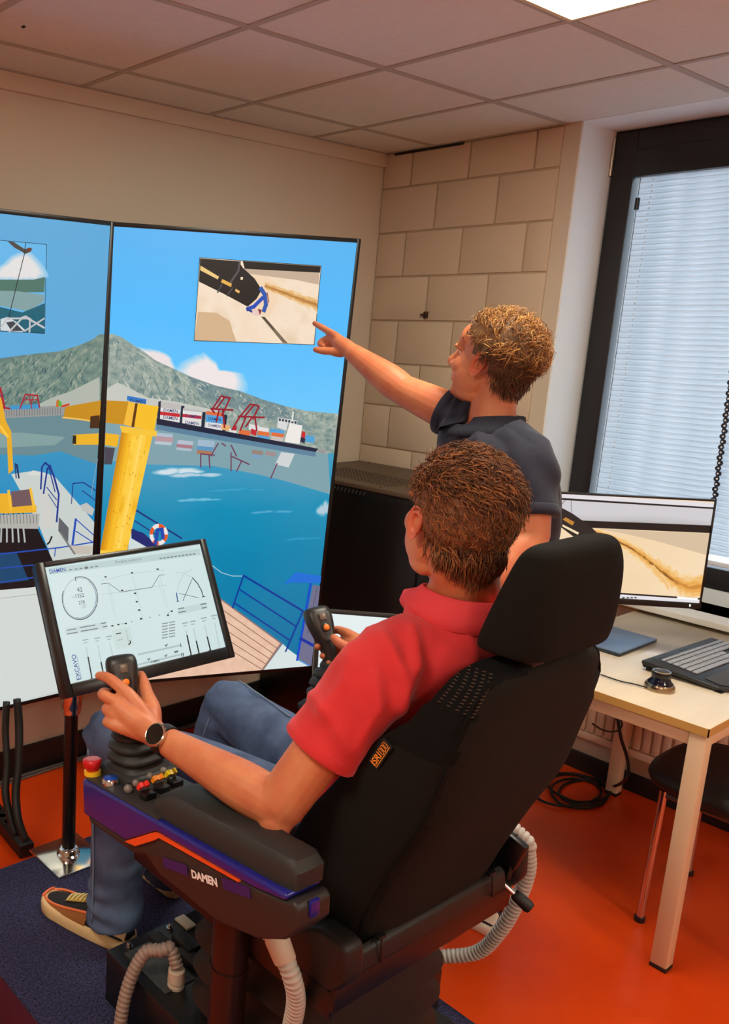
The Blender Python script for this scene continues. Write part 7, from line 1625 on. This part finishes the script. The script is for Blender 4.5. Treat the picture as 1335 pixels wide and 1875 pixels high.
# collar: folded band standing round the neck
def collar(name,c,X_,F_,rx,ry,h,mat,parent,open_=.42,drop=.030,flare=.022,tip=.02):
    c,X_,F_=V(c),V(X_),V(F_); Uz=np.cross(X_,F_); g=G(); rows=[]
    n=46
    prof=[(0,-.012),(.002,h*.55),(.006,h),(.011,h*.98),(.018,h*.5),(flare,-.004),(flare+.002,-drop*.55),(flare+.0005,-drop*.6),(flare-.004,-.002),(.012,h*.4),(.004,-.012)]
    for k in range(n+1):
        a=math.pi/2+open_/2+(2*math.pi-open_)*k/n; e=abs(k/n-.5)*2
        d=X_*math.cos(a)*1.0+F_*math.sin(a); row=[]
        for o_,z_ in prof:
            ex=(tip*max(0,(e-.75)/.25) if z_<0 and o_>.015 else 0); zz=z_*(1-.35*max(0,e-.6))-.045*max(0,(e-.15))**1.3
            row.append(c+X_*math.cos(a)*(rx+o_)+F_*math.sin(a)*(ry+o_+ex)+Uz*(zz-ex*.5))
        rows.append(row)
    g.add(loft(rows)); return g.build(name,mat,parent)
collar('collar',NB+V((.0,-.004,-.004)),rotz(-.15)@V((1,0,0)),rotz(-.15)@V((0,.97,.24)),.066,.064,.025,M('red_collar',(222,60,66),.85,bump=.25,bscale=700),shirt,drop=.044,flare=.031,tip=.022)
for t in (.0,.03,.06):
    g=G(); q=NB+rotz(-.2)@V((0,.118+t*.25,-.075-t)); g.add(lathe([(.005,0),(.005,.002)],q,(.1,.9,.35),10)); g.build('button',M('button_red',(170,30,36),.4),shirt)
# sleeve hems
for sh,el in ((Lsh,Lel),(Rsh,Rel)):
    g=G(); a=el-sh; g.add(tube([sh+a*.515,sh+a*.525,sh+a*.58,sh+a*.592],[.0665,.0685,.0695,.0665],30,1)); g.build('sleeve_hem',red,shirt)
# jeans
den=M('denim',(88,108,142),.85,namt=.45,nscale=9,bump=.35,bscale=600,col2=(46,62,96)); den2=M('denim_seam',(112,130,156),.8)
g=G()
trunk(g,[((-2.1765,-1.814,0.8387),.165,.125),((-2.1765,-1.7778,0.7845),.178,.13),((-2.1765,-1.7236,0.7393),.182,.12),((-2.1765,-1.6513,0.7302),.170,.095)],36)
legs=((Lhip,Lkn,Lan),(Rhip,Rkn,Ran))
for h,k_,a_ in legs:
    g.add(tube([h+V((0,-.02,0)),h+(k_-h)*.3,h+(k_-h)*.7,k_+(k_-h)*.02],[.092,.090,.078,.070],26,4,round_end=True))
    fw=V((0,.035,.0))
    g.add(tube([k_+(k_-h)*.02+V((0,0,.004)),k_+(a_-k_)*.12+fw*.2,k_+(a_-k_)*.35-fw*.3,k_+(a_-k_)*.7-fw*.2,a_+(k_-a_)*.10,a_-(k_-a_)*.02],[.066,.068,.069,.068,.072,.076],26,4))
def dfold(co,no):
    out=np.empty(len(co)); ks=[V(k_) for _,k_,_ in legs]; an=[V(a_) for _,_,a_ in legs]
    for i,c in enumerate(co):
        v=Vector(c); dk=min(np.linalg.norm(c-k_) for k_ in ks); da=min(np.linalg.norm(c-a_) for a_ in an)
        w=max(0,1-abs(dk-.09)/.12)+max(0,1-da/.16)+.25
        out[i]=.0065*w*math.sin(c[2]*95+6*noise.noise(v*6))*(.4+noise.noise(v*9))+.0035*noise.noise(v*11)
    return out
jeans=voxel(g,'jeans',.0055,den,5,op,disp=dfold)
for h,k_,a_ in legs:
    g=G(); g.add(tube([k_+V((-.069,.01,-.02)),k_+(a_-k_)*.35+V((-.072,-.008,0)),k_+(a_-k_)*.7+V((-.071,-.004,0)),a_+V((-.077,.0,.01))],.0022,8,5)); g.build('seam',den2,jeans); g=G()
    g.add(tube([h+(k_-h)*.45+V((.0,.0,.088)),h+(k_-h)*.7+V((.01,0,.082)),k_+V((.02,.0,.071))],.0018,8,5)); g.build('seam',den2,jeans)
# shoes
cream=M('sole_cream',(222,190,140),.6); upm=M('shoe_black_mesh',(30,28,30),.8,bump=.4,bscale=500); tan=M('shoe_tan',(150,92,40),.7); orl=M('shoe_orange',(236,120,70),.6); yel=M('tongue_yellow',(206,168,60),.6)
def shoe(heel,toe,parent,z0,mats,L=None,name='shoe'):
    heel,toe=V(tuple(heel)+(0,)),V(tuple(toe)+(0,)); d=toe-heel; Ls=np.linalg.norm(d); d/=Ls; s=np.cross(d,(0,0,1)); P=lambda t,a,z:heel+d*Ls*t+s*a+V((0,0,z0+z))
    W=lambda t: .030+.016*math.sin(min(1,t*1.25)*math.pi*.62) if t<.8 else .046*math.sqrt(max(.02,1-((t-.8)/.215)**2))
    up,sole,mud,lin_,ton=mats
    ts=[0,.01,.05,.15,.3,.45,.6,.72,.82,.9,.95,.985,1.0]
    rr=[]
    for t in ts:
        w=W(t)*(1 if 0.02<t else .6); rr.append([P(t,x*(w+.006),z) for x,z in ((-1,.004),(-.9,0),(.9,0),(1,.004),(1.06,.026),(.95,.036),(-.95,.036),(-1.06,.026))])
    g=G(); g.add(loft(rr)); so=None
    hts=[.075,.082,.088,.09,.092,.088,.070,.055,.047,.043,.040,.036,.03]
    r2=[]
    for t,h in zip(ts,hts):
        w=W(t)*(1 if .02<t else .55); t2=t*.975+.008; r2.append([P(t2,w*math.cos(a)*(1 if math.sin(a)<.3 else .92),.026+max(0,math.sin(a))*(h-.026)) for a in [math.pi*k/12 for k in range(13)]]+[P(t2,-w*.8,.022),P(t2,w*.8,.022)])
    gu=G(); gu.add(loft(r2)); shoe_=gu.build(name,up,parent)
    me=g.mesh('sole',sole); bevel_mesh(me,.004,2,50); link('sole',me,shoe_)
    # toe guard, side strut and tongue follow the upper
    def strip(t0,t1,a0,a1,off,n=14,m=3):
        vs=[];fs=[]
        for i in range(n+1):
            t=t0+(t1-t0)*i/n; h=float(np.interp(t,ts,hts)); w=W(t); t2=t*.975+.008
            for j in range(m+1):
                a=(a0(t) if callable(a0) else a0); b=(a1(t) if callable(a1) else a1); q=a+(b-a)*j/m
                vs.append(P(t2+(.008 if t>.95 else 0),(w+off)*math.cos(q)*(1 if math.sin(q)<.3 else .92),.026+off*.6+max(0,math.sin(q))*(h-.026)))
        for i in range(n):
            for j in range(m): k=i*(m+1)+j; fs.append((k,k+1,k+m+2,k+m+1))
        return vs,fs
    for a0,a1 in ((0,.62),(math.pi-.62,math.pi)): g=G(); g.add(strip(.42,1.0,a0,a1,.0035)); g.build('mudguard',mud,shoe_)
    g=G()
    for sgn in (0,1):
        pts=[]
        for k in range(13):
            t=.40+.6*k/12; q=.66 if not sgn else math.pi-.66; h=float(np.interp(t,ts,hts)); w=W(t)+.003; pts.append(P(t*.975+.01,w*math.cos(q)*.92,.0295+math.sin(q)*(h-.026)))
        g.add(tube(pts,.0035,8,2))
    pts=[]
    for k in range(9):
        q=.66+(math.pi-1.32)*k/8; pts.append(P(.985,.030*math.cos(q),.03+.012*math.sin(q)))
    g.add(tube(pts,.0035,8,2)); g.build('orange_trim',lin_,shoe_)
    for b0,b1,a0,a1 in ((.20,.36,.25,1.25),(.20,.36,math.pi-1.25,math.pi-.25),(0,.16,.3,1.1),(0,.16,math.pi-1.1,math.pi-.3)): g=G(); g.add(strip(b0,b1,a0,a1,.004)); g.build('side_strut',sole,shoe_)
    g=G(); g.add(strip(.42,.74,1.2,math.pi-1.2,.005)); g.build('tongue',ton,shoe_)
    for k in range(6):
        g=G(); t=.45+.05*k; h=float(np.interp(t,ts,hts)); g.add(tube([P(t,-.020,.033+h-.030),P(t+.006,0,.040+h-.032),P(t+.004,.020,.033+h-.030)],.0025,8,3)); g.build('lace',M('lace_pale',(216,196,140),.7),shoe_)
    return shoe_
shoe((-2.30,-1.262),(-2.385,-.972),op,PZ,(upm,cream,tan,orl,yel))
shoe((-2.05,-1.16),(-2.03,-.86),op,PZ,(upm,cream,tan,orl,yel))
# watch
wq=Lel+(Lwr-Lel)*.94; ad=(Lwr-Lel)/np.linalg.norm(Lwr-Lel); cam_dir=V((-.55,-.72,.42)); wn=cam_dir-ad*(cam_dir@ad); wn/=np.linalg.norm(wn); ws=np.cross(ad,wn)
g=G(); g.add(loft([sring(wq+ad*t,.0315+d,.0315+d,wn,ws,32) for t,d in ((-.012,-.004),(-.011,.0015),(.011,.0015),(.012,-.004))])); wt=g.build('wristwatch',M('strap_black',(26,25,26),.5),op,auto=40)
fc=wq+wn*.030
G().add(lathe([(.0235,0),(.0245,.003),(.0245,.009),(.0225,.011),(.0215,.0105),(.0213,.009)],fc,wn,36)).build('watch_case',M('watch_steel',(206,196,182),.22,1),wt,auto=40)
G().add(lathe([(.0215,.006),(.0215,.0098),(.0001,.0102)],fc,wn,36)).build('watch_glass',M('watch_glass',(8,8,9),.06),wt,auto=40)
for s in (-1,1): G().add(box(fc+ws*s*.020+wn*.002,(.014,.010,.007),np.stack([ad,ws,wn],1),.002)).build('lug',M('watch_steel',(206,196,182),.22,1),wt,auto=40)
# hair of the seated man: short, wavy, auburn, copper strands mixed in at random
hb=[M('hair_auburn',(122,78,50),.6,spec=.4),M('hair_auburn_dark',(92,58,40),.62,spec=.35),M('hair_copper',(172,108,60),.55,spec=.45)]
def keep_op(d):
    x,y,z=d; a=math.atan2(abs(x),-y)  # 0 at the back of the head
    lim=-.95+.60*max(0,a-.72)+.25*max(0,a-1.35)
    if y>.25: lim=max(lim,.12+.55*(y-.25))
    if abs(x)>.72 and y>-.12 and z<.0: return 0
    return z-lim
def flow_op(d): 
    x,y,z=d
    return (x*.3+.15,-.85-.2*z,.25-.9*(1-z)*.9) if z>-.2 else (0,-.15,-1)
hair_locks('hair',HC,Rh,body,hb,3400,keep_op,flow_op,lambda d:.036 if d[2]>.2 else (.026 if d[2]>-.45 else .050),.0019,lambda d:.012 if d[2]>.3 else .003,curl=.003,turns=.8,seed=2,capoff=.008,segs=6,seg3=3,nape=700)
# ---------------- the standing man
sd=thing('person','standing man with curly blond hair and navy polo, pointing at display','person',(-1.27,-1.62,0))
az2=math.radians(0); R2h=rotz(-az2)@rotx(math.radians(13)); HS=V((-1.4188,-1.5543,1.714))
NS=V((-1.426,-1.5748,1.5634))
Ls,Le,Lw=V((-1.4,-1.4812,1.5589)),V((-1.4279,-1.2922,1.6247)),V((-1.4388,-1.1075,1.7228))
Rs,Re_,Rw=V((-1.4922,-1.7229,1.4871)),V((-1.5317,-1.778,1.3068)),V((-1.6489,-1.7663,1.2152))
g=G(); head_shapes(g,HS,R2h)
nk=HS+R2h@V((0,-.028,-.055)); g.add(tube([HS+R2h@V((0,-.02,0)),nk,(nk+NS)/2,NS,NS-V((0,0,.05))],[.055,.056,.056,.062,.08],20,4))
mid=(Ls+Rs)/2; Xs=(Rs-Ls); Xs[2]*=.5; Xs/=np.linalg.norm(Xs); pel=V((-1.29,-1.60,.98))
def tr2(f):
    st=[(pel,.150*f,.105*f),(pel+(mid-pel)*.3+V((0,.0,0)),.140*f,.098*f),(pel+(mid-pel)*.68+V((.0,-.0,0)),.160*f,.112*f),(mid+V((0,0,-.02)),.150*f,.10*f),((mid*.4+NS*.6),.125*f,.080*f),(NS-V((0,0,.024 if f>1 else 0)),.064*f,.062*f)]
    if f>1: st=[(pel-V((0,0,.075)),.150*f,.132*f)]+[(pel,.150*f,.125*f)]+st[1:]
    Q_=catmull([tuple(c)+(a,b) for c,a,b in st],4); Yf=np.cross((0,0,1),Xs)
    return loft([sring(q[:3],q[3],q[4],Xs,Yf,36,2.3) for q in Q_])
g.add(tr2(.9))
for sh,el,wr,sx in ((Ls,Le,Lw,1),(Rs,Re_,Rw,-1)):
    g.add(tube([sh+Xs*sx*.05,sh,(sh+el)/2,el+(sh-el)*.1,el],[.046,.056,.051,.045,.043],18,4,round_end=True)); g.add(tube([el,el+(wr-el)*.28,el+(wr-el)*.65,wr],[.043,.045,.036,.027],18,4,round_end=True))
I_,Mi,Ri,Pi=[V(q) for q in ((-1.4263,-1.0219,1.772),(-1.4262,-1.0186,1.7605),(-1.4235,-1.0176,1.7474),(-1.4178,-1.0179,1.7376))]
for mc_ in (I_,Mi,Ri,Pi): g.add(tube([Lw,Lw+(mc_-Lw)*.55,mc_],[.020,.0165,.0122],12,4,round_end=True))
g.add(tube([Lw,(Lw+Mi)/2,(I_+Pi)/2],[.025,.025,.017],14,4,round_end=True))
digit(g,[I_,(-1.4218,-0.9836,1.7861),(-1.4216,-0.9557,1.7972),(-1.4216,-0.9346,1.8052)],[.0115,.0105,.0095,.008])
digit(g,[Mi,(-1.4209,-0.9793,1.7562),(-1.4291,-0.97,1.7441),(-1.4372,-0.9914,1.7364)],[.0115,.0105,.0095,.0085])
digit(g,[Ri,(-1.4143,-0.9815,1.7414),(-1.4235,-0.9775,1.7312),(-1.4285,-1.0001,1.7269)],[.011,.010,.009,.008])
digit(g,[Pi,(-1.4085,-0.9886,1.7301),(-1.4146,-0.9859,1.7233),(-1.4171,-1.0038,1.7206)],[.010,.009,.008,.007])
digit(g,[Lw+(I_-Lw)*.2,(-1.4427,-1.0671,1.7211),(-1.4547,-1.0389,1.7231),(-1.4644,-1.0127,1.7236),(-1.4725,-0.9935,1.7261)],[.017,.016,.0125,.0115,.009])
# right hand resting
h0=Rw; hd=(Rw-Re_)/np.linalg.norm(Rw-Re_); sdv=np.cross(hd,(0,0,1)); sdv/=np.linalg.norm(sdv)
for k,(o_,l_) in enumerate(((-.028,.075),(-.010,.082),(.010,.078),(.027,.064))):
    m_=h0+hd*.085+sdv*o_; g.add(tube([h0,h0+(m_-h0)*.55,m_],[.02,.016,.0118],12,3,round_end=True)); digit(g,[m_,m_+hd*l_*.5+V((0,0,-.008)),m_+hd*l_*.8+V((0,0,-.028)),m_+hd*l_*.85+V((0,0,-.045))],[.011,.010,.009,.008])
digit(g,[h0+hd*.02-sdv*.01,h0+hd*.05-sdv*.04,h0+hd*.085-sdv*.055+V((0,0,-.012)),h0+hd*.11-sdv*.056+V((0,0,-.025))],[.016,.0135,.011,.009])
lg=((V((-1.38,-1.58,.93)),V((-1.385,-1.54,.50)),V((-1.39,-1.53,.085))),(V((-1.20,-1.60,.93)),V((-1.20,-1.585,.50)),V((-1.20,-1.60,.085))))
for h,k_,a_ in lg: g.add(tube([h-V((0,0,.05)),(h+k_)/2,k_],[.055,.06,.048],14,3,round_end=True)); g.add(tube([k_,k_+(a_-k_)*.3,a_],[.044,.048,.034],14,3,round_end=True))
body2=voxel(g,'body',.0032,skin,3,sd); face_parts(HS,R2h,body2,brow=(160,112,66))
navy=M('navy_pique',(21,25,47),.85,bump=.25,bscale=700,namt=.2,nscale=60,sheen=.1)
g=G(); g.add(tr2(1.12))
for sh,el,sx,e_ in ((Ls,Le,1,.30),(Rs,Re_,-1,.72)):
    a=el-sh; g.add(tube([sh+Xs*sx*.075+V((0,0,.012)),sh+Xs*sx*.02,sh+a*.15,sh+a*e_*.75,sh+a*e_],[.066,.068,.066,.064,.066],26,4))
shirt2=voxel(g,'polo_shirt',.005,navy,5,sd,disp=folds)
Fc=np.cross((0,0,1),Xs); Fc=Fc if Fc@V((-.5,.85,0))>0 else -Fc; Fc=Fc*.96+V((0,0,.26)); Xc=np.cross(Fc,(0,0,1)); Xc/=np.linalg.norm(Xc)
collar('collar',NS+V((0,-.002,.0)),Xc,Fc,.064,.062,.036,M('navy_collar',(15,18,36),.85),shirt2,drop=.046,flare=.046,tip=.03)
for sh,el,e_ in ((Ls,Le,.30),(Rs,Re_,.72)):
    g=G(); a=(el-sh); u_=a/np.linalg.norm(a); q=sh+a*e_; g.add(tube([q-u_*.022,q-u_*.019,q,q+u_*.003],[.0655,.0675,.0685,.066],30,1)); g.build('sleeve_hem',navy,shirt2)
lo=V((-1.3489,-1.6703,1.3107)); fwd_=V((.58,.79,0)); G().add(box(lo-fwd_*0,(.016,.002,.014),rotz(-.63),.0)).build('sleeve_badge',M('badge_gold',(226,186,96),.5),shirt2,smooth=False)
trs=M('dark_trousers',(30,30,38),.85,namt=.2,nscale=20)
g=G(); Yf=np.cross((0,0,1),Xs)
g.add(loft([sring(pel+V((0,0,z_)),a,b,Xs,Yf,32,2.3) for z_,a,b in ((.10,.150,.12),(.04,.165,.140),(-.04,.172,.155),(-.10,.168,.150))]))
for h,k_,a_ in lg: g.add(tube([h+V((0,0,.03)),(h+k_)/2,k_,k_+(a_-k_)*.5,a_+V((0,0,.02))],[.098,.086,.068,.064,.062],24,4))
voxel(g,'trousers',.007,trs,5,sd,disp=ripple(14,.004,(1,1,.5)))
wh=M('sneaker_white',(232,222,204),.6); blk=M('sneaker_dark',(34,32,34),.7)
shoe((-1.195,-1.655),(-1.20,-1.365),sd,0,(blk,wh,blk,wh,blk)); shoe((-1.39,-1.59),(-1.42,-1.30),sd,0,(blk,wh,blk,wh,blk))
bl_=[M('hair_blond',(188,130,62),.5,spec=.5),M('hair_ginger',(152,98,46),.55,spec=.45),M('hair_dark_blond',(108,72,38),.6),M('hair_light',(212,158,84),.5,spec=.5),M('hair_side_brown',(96,66,42),.6)]
def keep_sd(d):
    x,y,z=d; a=math.atan2(abs(x),-y); lim=-.66+.36*max(0,a-.7)+.10*max(0,a-1.35)
    if y>.2: lim=max(lim,.22+.5*(y-.2))
    if abs(x)>.70 and y>-.25 and z<-.10: return 0
    return z-lim
hair_locks('hair',HS,R2h,body2,[bl_[4],bl_[2],bl_[4]],1500,lambda d: keep_sd(d) if d[2]<.25 else 0,flow_op,lambda d:.03,.0018,lambda d:.007,curl=.003,turns=.7,seed=6,capoff=.009,segs=6,seg3=3,nape=150)
h2=hair_locks('hair_curls',HS,R2h,body2,[bl_[2],bl_[1],bl_[0],bl_[3],bl_[2],bl_[1]],1000,lambda d: keep_sd(d) if d[2]>.16-.45*max(0,-d[1])*(1 if d[2]>-.12 else 0) else 0,lambda d:(d[0]*.6,d[1]*.6-.25,d[2]*.2+.25*(1 if d[2]>.5 else -.2)),lambda d:.038+.012*max(0,d[2]),.0017,lambda d:.007+.006*max(0,d[2]),curl=.014,turns=1.15,seed=9,capoff=.012,segs=15,seg3=4)
